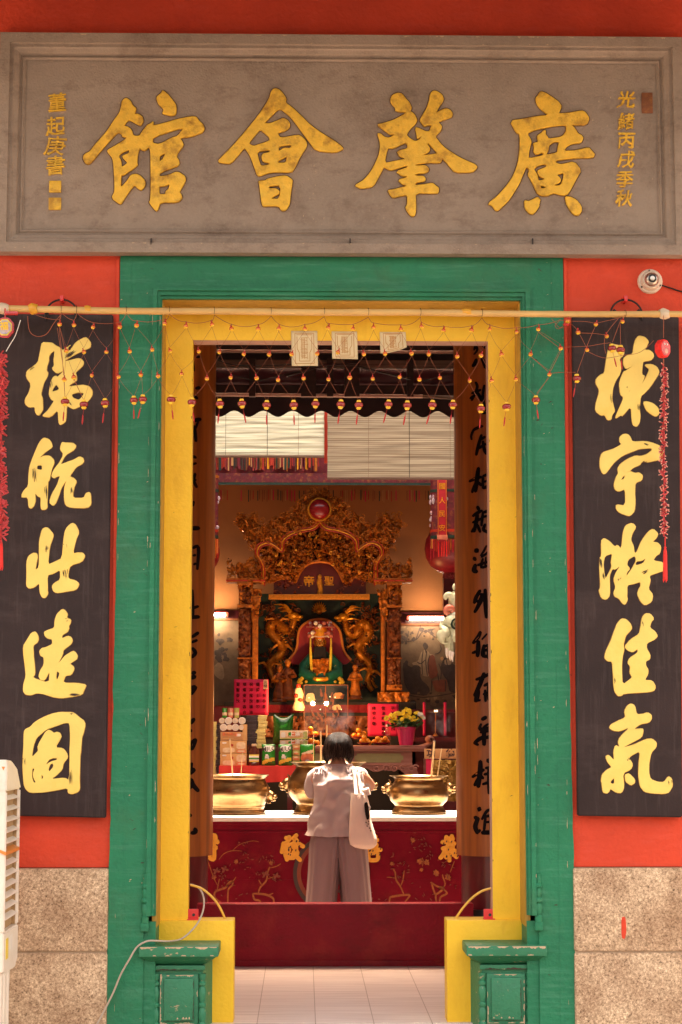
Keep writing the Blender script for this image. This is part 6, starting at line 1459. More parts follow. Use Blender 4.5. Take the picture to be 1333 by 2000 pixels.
# ================================================================== SHRINE
YH = 19.2
def H(u, v, Y=YH): q = P(u, v, Y); return (q.x, q.z)
sh = thing('carved_shrine', 'tall gilded shrine of pierced carving with a red ball at its crest', 'shrine', (PX(625, YH, 1250), YH, PZ(1372, YH)))
def S5(x, y): return (430 + x / 3.418, 950 + y / 3.418)
def carved(poly_px, Y, cell, depth, seed, thr=-1.0, freq=16.0, taper=0.0):
    """carved relief: a sheet of small facets inside an outline, deeply modelled, pierced where thr says so"""
    pl = [H(u, v, Y) for u, v in poly_px]
    xs = [p[0] for p in pl]; zs = [p[1] for p in pl]
    nx = int((max(xs) - min(xs)) / cell) + 1; nz = int((max(zs) - min(zs)) / cell) + 1
    q = MB(); V = {}
    def hgt(x, z):
        p = Vector((x * freq, z * freq, seed)); d = mnoise.noise_vector(p * .6) * 1.5
        p2 = p + d
        s = math.sin(p2.x * 1.9 + 2.0 * math.sin(p2.z * 1.3)) * math.cos(p2.z * 1.7 + 1.6 * math.sin(p2.x * 1.1))
        n2 = mnoise.noise(p2 * 2.3) * .6 + mnoise.noise(p2 * 4.9) * .35
        return s * .65 + n2
    def vert(i, j):
        if (i, j) not in V:
            x, z = min(xs) + i * cell, min(zs) + j * cell
            h = hgt(x, z); V[(i, j)] = (q.b.verts.new((x, Y - depth * (h * .5 + .5), z)), h)
        return V[(i, j)]
    for i in range(nx):
        for j in range(nz):
            cx, cz = min(xs) + (i + .5) * cell, min(zs) + (j + .5) * cell
            if not inside(pl, cx, cz): continue
            if hgt(cx, cz) < thr: continue
            a_, b_, c_, d_ = vert(i, j), vert(i + 1, j), vert(i + 1, j + 1), vert(i, j + 1)
            q.b.faces.new((a_[0], b_[0], c_[0], d_[0]))
    # give the sheet a thickness
    r_ = bmesh.ops.extrude_face_region(q.b, geom=list(q.b.faces))
    for v in [g for g in r_['geom'] if isinstance(g, bmesh.types.BMVert)]: v.co.y = Y + .03
    return q
def curls(mb, poly_px, Y, n, r0, r1, tr, seed):
    pl = [H(u, v, Y) for u, v in poly_px]; rr = random.Random(seed)
    xs = [p[0] for p in pl]; zs = [p[1] for p in pl]; k = 0; tries = 0
    while k < n and tries < n * 40:
        tries += 1
        x, z = rr.uniform(min(xs), max(xs)), rr.uniform(min(zs), max(zs))
        if not inside(pl, x, z): continue
        k += 1; r_ = rr.uniform(r0, r1)
        if rr.random() < .6:
            L_ = spiral((x, z), r_, rr.uniform(.8, 1.4), rr.uniform(0, 6.3), rr.choice((-1, 1)), 12, Y - rr.uniform(.0, .05))
            mb.tube(L_, [tr * (1.0 - .05 * i) for i in range(12)], 5)
        else:      # small figure or leaf
            a_ = rr.uniform(0, 6.3); y = Y - rr.uniform(.01, .05)
            mb.tube([(x - r_ * math.cos(a_), y, z - r_ * math.sin(a_)), (x, y - .02, z), (x + r_ * .9 * math.cos(a_ + .5), y, z + r_ * .9 * math.sin(a_ + .5))], [tr * .5, tr * 2.0, tr * .3], 6)
            if rr.random() < .4: mb.ball((x, y - .015, z + r_ * .6), tr * 1.5, 8, 6)
crest = [S5(x, y) for x, y in [(105, 240), (135, 185), (165, 200), (190, 220), (235, 180), (265, 220), (255, 255), (300, 270), (330, 240), (360, 205), (395, 215), (420, 175), (455, 168), (480, 190), (500, 130), (540, 80), (580, 70), (600, 40), (625, 15), (665, 30), (705, 15), (730, 50), (760, 80), (800, 85), (835, 130), (850, 190), (890, 172), (920, 200), (950, 195), (975, 250), (1010, 265), (1040, 250), (1080, 190), (1110, 178), (1145, 215), (1180, 180), (1222, 250), (1190, 330), (1150, 400), (1110, 440), (1095, 420), (1050, 375), (1000, 375), (930, 400), (900, 330), (830, 300), (750, 285), (665, 240), (580, 285), (500, 305), (430, 345), (400, 400), (340, 372), (270, 382), (235, 430), (215, 420), (160, 350), (130, 290)]]
carved(crest, YH - .02, .009, .12, 3.3, -.55, 22).build('crest_carving', M['gilt'], sh, smooth=True, angle=60)
q = MB(); curls(q, crest, YH - .10, 190, .014, .042, .0065, 5); q.build('crest_scrolls', M['gilt'], sh)
# jagged leaf tips round the crest
q = MB(); rr = random.Random(9)
for (u, v) in crest[:43:1]:
    for k in range(3):
        uu, vv = u + rr.uniform(-6, 6), v + rr.uniform(-1, 6); L_ = spiral(H(uu, vv, YH - .06), rr.uniform(.015, .035), .9, rr.uniform(0, 6.3), rr.choice((-1, 1)), 10, YH - .06)
        q.tube(L_, [.008 * (1 - .07 * i) for i in range(10)], 5)
q.build('crest_tips', M['gilt'], sh)
# wings at either side
wL = [S5(x, y) for x, y in [(48, 600), (50, 480), (62, 470), (80, 500), (100, 540), (130, 510), (170, 520), (200, 470), (230, 475), (250, 500), (290, 540), (300, 600), (300, 650), (200, 655), (150, 640), (90, 640), (65, 610)]]
wR = [(2 * 624.5 - u, v) for u, v in wL]
for w_, sd_ in ((wL, 1.0), (wR, 2.0)):
    carved(w_, YH, .009, .10, sd_, -.36, 24).build('wing_carving', M['gilt'], sh, angle=60)
    q = MB(); curls(q, w_, YH - .07, 34, .012, .028, .006, sd_); q.build('wing_scrolls', M['gilt'], sh)
    b0 = min(w_, key=lambda p: p[0])[0]; b1 = max(w_, key=lambda p: p[0])[0]
    q = MB(); A, B = H(b0 - 1, 1139, YH), H(b1, 1129, YH); q.box(A[0], B[0], YH - .10, YH + .06, A[1], A[1] + .045, bev=.008); q.build('wing_ledge', M['gilt'], sh)
    q = MB(); q.box(A[0] - .004, B[0] + .004, YH - .106, YH + .05, A[1] + .012, A[1] + .024); q.build('wing_line', M['red_trim'], sh, smooth=False)
# pierced field within the ogee, over dark backing
fld = [S5(x, y) for x, y in [(300, 650), (300, 540), (275, 480), (270, 430), (320, 395), (380, 420), (420, 440), (430, 370), (480, 330), (560, 305), (620, 290), (665, 260), (710, 290), (770, 305), (850, 330), (900, 370), (910, 440), (950, 420), (1010, 395), (1060, 430), (1055, 480), (1030, 540), (1030, 650), (980, 640), (900, 610), (840, 660), (790, 560), (740, 510), (665, 500), (590, 515), (540, 565), (500, 650), (420, 620), (340, 650)]]
carved(fld, YH + .04, .009, .14, 7.7, -.34, 26).build('field_carving', M['gilt'], sh, angle=60)
q = MB(); curls(q, fld, YH - .05, 190, .012, .028, .006, 8); q.build('field_figures', M['gilt'], sh)
q = MB(); curls(q, fld, YH - .07, 34, .010, .022, .0065, 18); q.build('field_highlights', M['gilt_bright'], sh)
q = MB(); bk = [S5(x, y) for x, y in [(290, 640), (290, 500), (250, 450), (300, 385), (400, 420), (430, 350), (560, 300), (665, 250), (770, 300), (900, 350), (930, 420), (1030, 385), (1085, 450), (1040, 500), (1040, 640)]]
q.prism([H(u, v, YH + .1) for u, v in bk], YH + .10, YH + .14); q.build('dark_backing', M['black'], sh, smooth=False)
# ogee frame: gold band between two red lines
half = [(285, 655), (287, 600), (287, 540), (272, 495), (246, 450), (262, 398), (318, 376), (368, 396), (408, 425), (418, 365), (462, 322), (535, 294), (610, 280), (640, 262), (665, 240)]
og = half + [(1330 - x, y) for x, y in half[::-1][1:]]
def sweep(pp, y, r, m_, nm, fl=1.0):
    L_ = smooth_line([Vector((*S5(x, yy), 0)) for x, yy in pp], 5); q = MB(); q.tube([(H(p.x, p.y, y)[0], y, H(p.x, p.y, y)[1]) for p in L_], r, 8, flat=fl); q.build(nm, M[m_], sh)
sweep(og, YH - .06, .030, 'gilt', 'ogee_band', .8)
sweep([(x + (-9 if x < 665 else 9 if x > 665 else 0), y - 9) for x, y in og], YH - .085, .0075, 'red_trim', 'ogee_line')
sweep([(x + (11 if x < 665 else -11 if x > 665 else 0), y + 12) for x, y in og], YH - .085, .0065, 'red_trim', 'ogee_line')
sweep([(x + (2 if x < 665 else -2 if x > 665 else 0), y + 2) for x, y in og], YH - .092, .006, 'gilt_bright', 'ogee_bead')
# red ball in a fringed ring
bc = P(624.6, 994.5, YH - .22); q = MB(); q.ball((bc.x, bc.y, bc.z), .100, 32, 20, (1, .6, 1)); q.build('crest_ball', M['plastic_deep'], sh)
q = MB(); n = 40; q.tube([(bc.x + .108 * math.cos(2 * math.pi * k / n), bc.y + .02, bc.z + .108 * math.sin(2 * math.pi * k / n)) for k in range(n + 1)], .010, 6); q.build('ball_ring', M['gilt_bright'], sh)
# pillars: carved faces framed in gold
for (ua, ub, uc, ud) in ((466, 492, 492, 505), (757, 783, 744, 757)):
    pa = [(ua, 1150), (ub, 1150), (ub, 1346), (ua, 1346)]
    q = MB(); A, B = H(ua, 1350, YH), H(ub, 1140, YH); q.box(A[0], B[0], YH - .02, YH + .3, A[1], B[1]); q.build('pillar_core', M['gilt_dark'], sh, smooth=False)
    carved([(ua + 2, 1190), (ub - 2, 1190), (ub - 2, 1340), (ua + 2, 1340)], YH - .03, .010, .055, ua * .1, -.9, 22).build('pillar_carving', M['gilt_dark'], sh, angle=60)
    carved([(ua - 1, 1142), (ub + 2, 1142), (ub + 2, 1182), (ua + 4, 1182)], YH - .05, .010, .08, ua * .2, -.5, 18).build('capital_carving', M['gilt'], sh, angle=60)
    q = MB(); curls(q, pa, YH - .08, 46, .010, .024, .0065, ua); q.build('pillar_figures', M['gilt_dark'], sh)
    q = MB()
    for (v0, v1) in ((1182, 1188), (1338, 1349), (1139, 1144), (1285, 1288)): a_, b_ = H(ua - 2, v1, YH), H(ub + 2, v0, YH); q.box(a_[0], b_[0], YH - .11, YH, a_[1], b_[1], bev=.004)
    a_, b_ = H(uc, 1372, YH), H(ud, 1150, YH); q.box(a_[0] + .004, b_[0] - .03 if uc > 700 else b_[0], YH - .06, YH + .1, a_[1], b_[1], bev=.006); q.build('pillar_frame', M['gilt'], sh)
    carved([(uc, 1150), (ud + 8 if uc < 600 else ud, 1150), (ud, 1200), (uc, 1215)] if uc < 600 else [(uc - 8, 1150), (ud, 1150), (ud, 1215), (uc, 1200)], YH - .07, .009, .06, uc * .3, -.3, 22).build('bracket_carving', M['gilt'], sh, angle=60)
# name board with characters, gold beam
q = MB(); a_, b_ = H(535, 1162, YH + .08), H(715, 1096, YH + .08); q.box(a_[0], b_[0], YH + .07, YH + .10, a_[1], b_[1]); q.build('name_board', M['column'], sh, smooth=False)
arch = MB(); aa = [Vector((*S5(x, y), 0)) for x, y in [(500, 640), (540, 560), (590, 515), (665, 500), (740, 512), (790, 560), (830, 640)]]
arch.tube([(H(p.x, p.y, YH)[0], YH, H(p.x, p.y, YH)[1]) for p in smooth_line(aa, 5)], .020, 7); arch.build('inner_arch', M['gilt'], sh)
q = MB(); text_add(q, '帝', *[v for v in (P(604, 1137, YH + .06).x, YH + .066, P(604, 1137, YH + .06).z)], .115, .006, .002); text_add(q, '聖', P(643, 1136, YH + .06).x, YH + .066, P(643, 1136, YH + .06).z, .10, .006, .001); q.build('board_characters', M['gilt_bright'], sh, smooth=False)
q = MB(); curls(q, [(536, 1140), (590, 1140), (590, 1160), (536, 1160)], YH + .05, 12, .012, .024, .007, 31); curls(q, [(655, 1140), (712, 1140), (712, 1160), (655, 1160)], YH + .05, 12, .012, .024, .007, 32); q.build('board_flowers', M['medallion_red'], sh)
q = MB(); p0 = P(625, 1150, YH + .03); q.tube([(p0.x, YH + .04, p0.z - .05), (p0.x + .008, YH + .03, p0.z), (p0.x - .005, YH + .03, p0.z + .06), (p0.x, YH + .03, p0.z + .10)], [.03, .022, .028, .022], 8); q.ball((p0.x, YH + .02, p0.z + .12), .022, 8, 6); q.build('board_figurine', M['old_gold'], sh)
q = MB(); a_, b_ = H(525, 1171, YH), H(722, 1161, YH); q.box(a_[0], b_[0], YH - .02, YH + .05, a_[1], b_[1], bev=.006); q.jitter(.006, 26, 3); q.build('gold_beam', M['dragon_gold'], sh)
# back panel with two dragons
YK = 19.75
q = MB(); a_, b_ = H(495, 1400, YK), H(750, 1160, YK); q.box(a_[0], b_[0], YK, YK + .05, a_[1], b_[1]); q.build('back_panel', M['dark_green'], sh, smooth=False)
def S4(x, y): return (480 + x / 4.597, 1160 + y / 4.597)
def D3(x, y, dy=0): q = P(*S4(x, y), YK - .05 - dy); return q
def dragon(body, head, mir, mm, seed):
    rr = random.Random(seed)
    L_ = smooth_line([D3(x, y) for x, y in body], 7); n = len(L_)
    q = MB(); q.tube(L_, [.018 + .034 * math.sin(math.pi * min(1, (k + 4) / (n + 2)) ** .8) * (1 - .4 * k / n) for k in range(n)], 9)
    # scale ridges and back fin
    for k in range(2, n - 1):
        t = (L_[k] - L_[k - 1]).normalized(); nn = Vector((-t.z, 0, t.x))
        if k % 2 == 0: q.tube([L_[k] + nn * .040, L_[k] + nn * .068 + t * .015], [.009, .002], 5)
        rad = .020 + .034 * math.sin(math.pi * min(1, (k + 4) / (n + 2)) ** .8) * (1 - .4 * k / n)
        q.tube([L_[k] + nn * rad * math.cos(a_) + Vector((0, -1, 0)) * rad * math.sin(a_) for a_ in [math.pi * j / 6 for j in range(7)]], .0055, 4)
    # claws
    for f in (.25, .55, .8):
        c = L_[int(f * n)]
        for sgn in (-1, 1):
            e_ = c + Vector((sgn * .11, -.02, rr.uniform(-.05, .05)))
            q.tube([c, c.lerp(e_, .5) + Vector((0, -.01, .03)), e_], [.022, .016, .010], 6)
            for j in range(4): q.tube([e_, e_ + Vector((sgn * .03 * math.cos(j - 1.5), 0, .032 * math.sin((j - 1.5) * .9)))], [.007, .002], 4)
    q.build('dragon_body', M[mm], sh)
    h = MB(); c = D3(*head, .04)
    h.ball((c.x, c.y, c.z), .045, 12, 8, (1.3, .8, .9)); h.ball((c.x - mir * .06, c.y - .01, c.z - .012), .028, 10, 7, (1.4, .9, .8)); h.ball((c.x - mir * .045, c.y - .01, c.z - .045), .018, 8, 6, (1.6, .8, .6))
    for j in range(9):
        a_ = rr.uniform(-.6, 1.4); ln = rr.uniform(.09, .2)
        h.tube(smooth_line([c + Vector((mir * .02, 0, .01 * j - .03)), c + Vector((mir * ln * .5, -.02, .03 + ln * .5 * math.sin(a_))), c + Vector((mir * ln, 0, ln * .6 * math.sin(a_) + .02))], 4), [.011, .011, .010, .010, .009, .008, .006, .004, .002], 5)
    h.build('dragon_head', M['gilt_bright'], sh)
dragon([(440, 215), (420, 290), (380, 330), (330, 300), (270, 262), (225, 290), (230, 345), (275, 400), (318, 450), (330, 510), (290, 565), (230, 600), (210, 660), (228, 720), (250, 780), (230, 840)], (430, 195), -1, 'dragon_gold', 2)
dragon([(890, 230), (915, 330), (960, 370), (1005, 345), (1025, 285), (1075, 270), (1112, 330), (1075, 400), (1022, 450), (1012, 520), (1060, 580), (1112, 630), (1122, 700), (1095, 770), (1110, 830), (1140, 870)], (880, 205), 1, 'dragon_gold', 3)
q = MB(); curls(q, [S4(*p) for p in [(140, 80), (500, 80), (460, 250), (440, 700), (180, 860), (130, 500)]], YK - .03, 90, .02, .045, .008, 41); q.build('cloud_scrolls', M['gilt_dark'], sh)
q = MB(); curls(q, [S4(*p) for p in [(830, 80), (1190, 80), (1190, 860), (1000, 860), (900, 500), (860, 260)]], YK - .03, 90, .02, .045, .008, 42); q.build('cloud_scrolls', M['gilt_dark'], sh)
q = MB(); c = D3(662, 155, .02); q.ball((c.x, c.y, c.z), .034, 14, 10)
for k in range(11):
    a_ = math.pi * (k / 10) * 1.0; q.tube([c, c + Vector((.05 * math.cos(a_), 0, .045 * math.sin(a_))), c + Vector((.075 * math.cos(a_), 0, .085 * math.sin(a_) + .012))], [.02, .012, .002], 5)
q.build('flaming_pearl', M['gilt_bright'], sh)
# altar step below the shrine
q = MB(); a_, b_ = H(440, 1470, YH + .1), H(810, 1372, YH + .1); q.box(a_[0], b_[0], YH - .2, YH + .8, .0, b_[1], bev=.01); q.build('plinth', M['black'], sh, smooth=False)
q = MB(); a_, b_ = H(520, 1392, YH - .21), H(738, 1377, YH - .21); q.box(a_[0], b_[0], YH - .225, YH - .2, a_[1], b_[1]); q.build('plinth_band', M['threshold'], sh, smooth=False)
carved([(505, 1398), (745, 1398), (745, 1440), (505, 1440)], YH - .22, .012, .04, 5.5, -.6, 14).build('plinth_carving', M['gilt_dark'], sh, angle=60)
carved([(738, 1352), (800, 1352), (800, 1374), (738, 1374)], YH - .1, .011, .07, 6.5, -.5, 16).build('foot_carving', M['gilt'], sh, angle=60)
# ================================================================== DEITY ON THE THRONE
YG = 19.45
g = thing('deity_statue', 'seated bearded deity statue in a green robe and beaded crown before a red throne back', 'statue', tuple(P(625, 1345, YG)))
th = [(385, 600), (420, 555), (450, 515), (466, 450), (470, 390), (480, 330), (510, 285), (560, 250), (620, 232), (680, 228), (740, 240), (800, 275), (845, 330), (862, 400), (875, 480), (900, 540), (950, 595), (900, 640), (430, 640)]
q = MB(); q.prism(chaikin([H(*S4(x, y), YG + .14) for x, y in th]), YG + .12, YG + .16); q.build('throne_back', M['throne_red'], g)
L_ = smooth_line([P(*S4(x, y), YG + .12) for x, y in th[:17]], 4); q = MB(); q.tube(L_, .013, 7); q.build('throne_rim', M['orange_plastic'], g)
def G(x, y, dy=0.0): return P(*S4(x, y), YG - dy)
q = MB(); q.loft([[ (G(cx + w * math.cos(a_), y).x, YG - .02 - dp * math.sin(a_), G(cx, y).z) for a_ in [2 * math.pi * k / 20 for k in range(20)]] for cx, y, w, dp in ((675, 815, 215, .26), (675, 760, 200, .24), (675, 690, 165, .18), (675, 620, 128, .13), (675, 560, 100, .11), (675, 520, 60, .08))]); q.build('robe', M['robe_green'], g)
q = MB()
for s in (-1, 1):
    X = lambda d: 675 + s * d
    q.tube([G(X(85), 560, .12), G(X(150), 650, .16), G(X(150), 720, .24), G(X(60), 745, .30)], [.04, .055, .06, .04], 10)
q.build('sleeves', M['robe_green'], g)
q = MB()
for s in (-1, 1):
    X = lambda d: 675 + s * d
    q.tube(smooth_line([G(X(128), 650, .21), G(X(165), 690, .23), G(X(160), 745, .26), G(X(205), 800, .24)], 4), [.016, .018, .02, .022, .022, .022, .022, .022, .02, .02, .02, .02, .016], 7)
    for (dx, yy) in ((150, 690), (190, 770), (130, 790), (100, 700), (175, 800)): q.ball(tuple(G(X(dx), yy, .25)), .016, 8, 6, (1, .5, 1))
q.build('robe_trim', M['robe_yellow'], g)
carved([S4(*p) for p in [(600, 585), (745, 585), (760, 745), (590, 745)]], YG - .19, .009, .07, 9.1, -.9, 20).build('breastplate', M['gilt'], g, angle=60)
q = MB(); q.tube([G(600, 755, .27), G(640, 768, .30), G(715, 768, .30), G(765, 750, .27)], [.018, .022, .022, .018], 8); q.build('belt', M['gilt_bright'], g)
q = MB(); hc = G(668, 440, .10); q.ball(tuple(hc), .070, 20, 16, (.86, .9, 1.15)); q.ball((hc.x, hc.y - .065, hc.z - .012), .014, 8, 6, (.8, 1, 1.4))
for s in (-1, 1): q.ball((hc.x + s * .026, hc.y - .052, hc.z + .014), .012, 8, 6); q.ball((hc.x + s * .06, hc.y, hc.z), .014, 8, 6, (.5, 1, 1.6))
q.tube([(hc.x - .018, hc.y - .064, hc.z - .036), (hc.x, hc.y - .068, hc.z - .032), (hc.x + .018, hc.y - .064, hc.z - .036)], .006, 6)
q.build('head', M['face_gold'], g)
q = MB()
rr = random.Random(4)
for k in range(16):
    dx = -.05 + .1 * k / 15; q.tube([(hc.x + dx, hc.y - .055, hc.z - .045), (hc.x + dx * 1.1, hc.y - .075, hc.z - .12), (hc.x + dx * 1.05 + rr.uniform(-.01, .01), hc.y - .085, hc.z - .21 - rr.uniform(0, .03))], [.011, .011, .003], 5)
q.build('beard', M['beard'], g)
q = MB(); q.box(G(545, 300).x, G(800, 300).x, hc.y - .09, hc.y + .05, G(600, 308).z, G(600, 303).z, bev=.002); q.build('crown_board', M['pompom'], g)
q = MB(); q.lathe([(.074, .0), (.080, .03), (.078, .07), (.06, .10), (.04, .12), (0, .125)], (hc.x, hc.y, hc.z + .055), 20); q.build('crown', M['gilt_bright'], g)
q = MB(); q2 = MB()
for k in range(34):
    a_ = rr.uniform(math.pi, 2 * math.pi); r_ = rr.uniform(.075, .11); z = hc.z + rr.uniform(.05, .2); (q if k % 2 else q2).ball((hc.x + 1.15 * r_ * math.cos(a_), hc.y + .7 * r_ * math.sin(a_), z), rr.uniform(.009, .017), 8, 6)
for (x, y) in ((630, 262), (705, 262), (668, 290), (575, 375), (765, 375), (600, 350), (745, 350)): (q if x % 2 else q2).ball(tuple(G(x, y, .18)), .022, 10, 8)
for k in range(13): q2.ball(tuple(G(600 + 11.5 * k, 378 + 9 * math.sin(math.pi * k / 12), .19)), .006, 6, 5)
q.build('crown_pompoms', M['pompom'], g); q2.build('crown_beads', M['white_paper'], g)
for x in (583, 768):
    q = MB(); q.tube([G(x, 400, .16), G(x, 480, .2)], .009, 6); q.tube([G(x, 480, .2), G(x + (4 if x < 650 else -4), 600, .22), G(x + (12 if x < 650 else -10), 735, .25)], [.012, .014, .012], 8); q.build('crown_tassel', M['print_yellow'], g)
# attendants
def attendant(pts_, label, mats_, k=1.0):
    x, y0, y1 = pts_
    Ya = 19.15; b0, tp = P(*S4(x, y1), Ya), P(*S4(x, y0), Ya); h = tp.z - b0.z
    t = thing('attendant_statue', label, 'statue', tuple(b0), 'small gilded attendant statues')
    q = MB(); q.lathe([(.20 * h, 0), (.19 * h, .1 * h), (.14 * h, .3 * h), (.12 * h, .5 * h), (.15 * h, .62 * h), (.12 * h, .72 * h), (.045 * h, .78 * h)], tuple(b0), 18, 1, .7); q.jitter(.012, 22, x); q.build('robe', M[mats_[0]], t)
    q = MB()
    for s in (-1, 1): q.tube([(b0.x + s * .12 * h, Ya, b0.z + .68 * h), (b0.x + s * .2 * h, Ya - .06 * h, b0.z + .52 * h), (b0.x + s * .06 * h * k, Ya - .18 * h, b0.z + .5 * h)], [.055 * h, .065 * h, .05 * h], 8)
    q.jitter(.006, 30, x); q.build('sleeves', M[mats_[1]], t)
    q = MB(); q.ball((b0.x, Ya - .01, b0.z + .85 * h), .085 * h, 14, 10, (.9, .95, 1.1)); q.ball((b0.x, Ya - .085 * h, b0.z + .84 * h), .016 * h, 6, 5); q.build('head', M['gilt'], t)
    q = MB(); q.lathe([(.09 * h, 0), (.1 * h, .03 * h), (.075 * h, .09 * h), (.03 * h, .12 * h), (0, .125 * h)], (b0.x, Ya, b0.z + .88 * h), 14); q.build('hat', M[mats_[2]], t)
    q = MB(); q.lathe([(.22 * h, -.14 * h), (.24 * h, -.10 * h), (.2 * h, -.05 * h), (.22 * h, 0)], tuple(b0), 16, 1, .7); q.build('pedestal', M['gilt_dark'], t)
    return t
attendant((378, 585, 910), 'dark bearded attendant statue standing left of the seated deity', ('gilt_dark', 'gilt_dark', 'gilt'))
attendant((305, 640, 930), 'gilded attendant statue furthest left of the seated deity', ('gilt_dark', 'gilt', 'gilt'))
attendant((985, 635, 910), 'bright gilded attendant statue leaning right of the seated deity', ('gilt', 'gilt', 'gilt'), -.6)
# glass case with small lamps in front of the deity
YL = 18.75
a_, b_ = P(594, 1432, YL), P(680, 1338, YL)
case = thing('glass_case', 'clear glass case with tiny lamps in front of the seated deity', 'glass case', ((a_.x + b_.x) / 2, YL, a_.z))
q = MB(); q.box(a_.x, b_.x, YL, YL + .004, a_.z, b_.z); q.build('pane', M['glass'], case, smooth=False)
q = MB(); q.box(a_.x, a_.x + .004, YL + .005, YL + .25, a_.z, b_.z); q.build('pane', M['glass'], case, smooth=False)
q = MB(); q.box(b_.x - .004, b_.x, YL + .005, YL + .25, a_.z, b_.z); q.build('pane', M['glass'], case, smooth=False)
q = MB(); q.box(a_.x - .004, b_.x + .004, YL - .004, YL + .256, a_.z - .02, a_.z)
for x in (a_.x, b_.x, (a_.x + b_.x) / 2 - .003): q.tube([(x, YL - .003, a_.z), (x, YL - .003, b_.z)], .0035, 5)
q.tube([(a_.x, YL - .003, b_.z), (b_.x, YL - .003, b_.z)], .0035, 5); q.build('case_frame', M['gilt_dark'], case)
rr = random.Random(12)
for (u, v) in ((604, 1363), (645, 1361), (655, 1362), (626, 1386), (667, 1386)):
    c = P(u, v, YL + .12); q = MB(); q.ball(tuple(c), .0055, 10, 8); q.build('lamp_bulb', M['bulb_lit'], case)
q = MB()
for k in range(26):
    c = P(rr.uniform(600, 676), rr.uniform(1352, 1420), YL + rr.uniform(.08, .2)); q.tube([c, c + Vector((rr.uniform(-.03, .03), 0, rr.uniform(.02, .07)))], [rr.uniform(.008, .022), .005], 7); q.ball(tuple(c), rr.uniform(.008, .02), 8, 6)
q.build('lamp_stand', M['gilt_dark'], case)
for (u0, v0, u1, v1, mm) in ((597, 1353, 617, 1372, 'carton_cream'), (650, 1352, 672, 1366, 'carton'), (648, 1376, 668, 1388, 'carton_cream'), (596, 1400, 622, 1424, 'mural')):
    A, B = P(u0, v1, YL + .22), P(u1, v0, YL + .22); q = MB(); q.prism(chaikin([(A.x, A.z), (B.x, A.z + .01), (B.x - .02, B.z), (A.x + .01, B.z - .01)]), YL + .215, YL + .22); q.build('card', M[mm], case)
# the lamps' light: a warm glow from the case
for (u, v, e_) in ((612, 1372, 2.6), (640, 1372, 2.6)):
    ld = bpy.data.lights.new('lamp_glow', 'POINT'); ld.energy = e_; ld.color = (1.0, 0.50, 0.16); ld.shadow_soft_size = .02
    lo_ = bpy.data.objects.new('lamp_glow', ld); COL.objects.link(lo_); lo_.location = P(u, v, YL - .42)
# porcelain figure beside the case
c = P(583, 1388, YL - .02); t = thing('porcelain_figure', 'pale red and white porcelain figure standing left of the glass case', 'figurine', tuple(c))
q = MB(); q.lathe([(.055, 0), (.06, .03), (.04, .09), (.05, .15), (.035, .20), (.02, .22)], tuple(c), 14, 1, .7); q.jitter(.012, 30, 2); q.build('body', M['carton_cream'], t)
q = MB(); q.ball((c.x, c.y - .01, c.z + .235), .024, 10, 8); q.ball((c.x - .02, c.y - .04, c.z + .14), .022, 8, 6); q.ball((c.x + .02, c.y - .04, c.z + .10), .02, 8, 6); q.build('head', M['red_trim'], t)
# ================================================================== MURALS AND TUBE LAMPS ON THE WALL
YM = 20.5
def mural(u0, v0, u1, v1, label):
    a_, b_ = P(u0, v1, YM), P(u1, v0, YM); t = thing('wall_painting', label, 'painting', ((a_.x + b_.x) / 2, YM, a_.z), 'framed paintings on the hall wall')
    q = MB(); q.box(a_.x, b_.x, YM, YM + .03, a_.z, b_.z); q.build('picture', M['mural'], t, smooth=False)
    q = MB(); frw = .022
    q.box(a_.x - frw, b_.x + frw, YM - .012, YM + .03, b_.z, b_.z + frw); q.box(a_.x - frw, b_.x + frw, YM - .012, YM + .03, a_.z - frw, a_.z); q.box(a_.x - frw, a_.x, YM - .012, YM + .03, a_.z, b_.z); q.box(b_.x, b_.x + frw, YM - .012, YM + .03, a_.z, b_.z); q.build('picture_frame', M['gilt_dark'], t, smooth=False)
    return t
def S6(x, y): return (780 + x / 4.256, 930 + y / 4.256)
mr_ = mural(782, 1222, 905, 1386, 'painting of robed scholars around a low table, on the wall right of the shrine')
def patch(t, pts_, m_, nm, dy, fn=S6, sm=True):
    q = MB(); lp = [(P(*fn(x, y), YM).x, P(*fn(x, y), YM).z) for x, y in pts_]; q.prism(chaikin(lp) if sm else lp, YM - .001 - dy, YM - dy * .2); q.build(nm, M[m_], t, smooth=False)
patch(mr_, [(30, 1560), (60, 1540), (90, 1600), (140, 1560), (170, 1580), (180, 1690), (240, 1740), (260, 1790), (220, 1830), (150, 1820), (90, 1810), (60, 1760), (40, 1700)], 'mural_dark', 'seated_figure', .001)
patch(mr_, [(165, 1520), (180, 1470), (200, 1447), (235, 1445), (258, 1480), (285, 1482), (300, 1500), (272, 1530), (258, 1600), (262, 1660), (228, 1668), (185, 1655), (178, 1590), (120, 1575), (104, 1552), (150, 1542)], 'mural_pale', 'scholar_robe', .0014)
patch(mr_, [(200, 1405), (222, 1402), (232, 1425), (215, 1446), (200, 1430)], 'carton', 'scholar_face', .0016); patch(mr_, [(345, 1505), (365, 1500), (372, 1522), (355, 1536), (343, 1522)], 'carton', 'second_face', .0016); patch(mr_, [(45, 1545), (62, 1530), (80, 1545), (66, 1570)], 'mural_dark', 'seated_head', .0016)
q = MB()
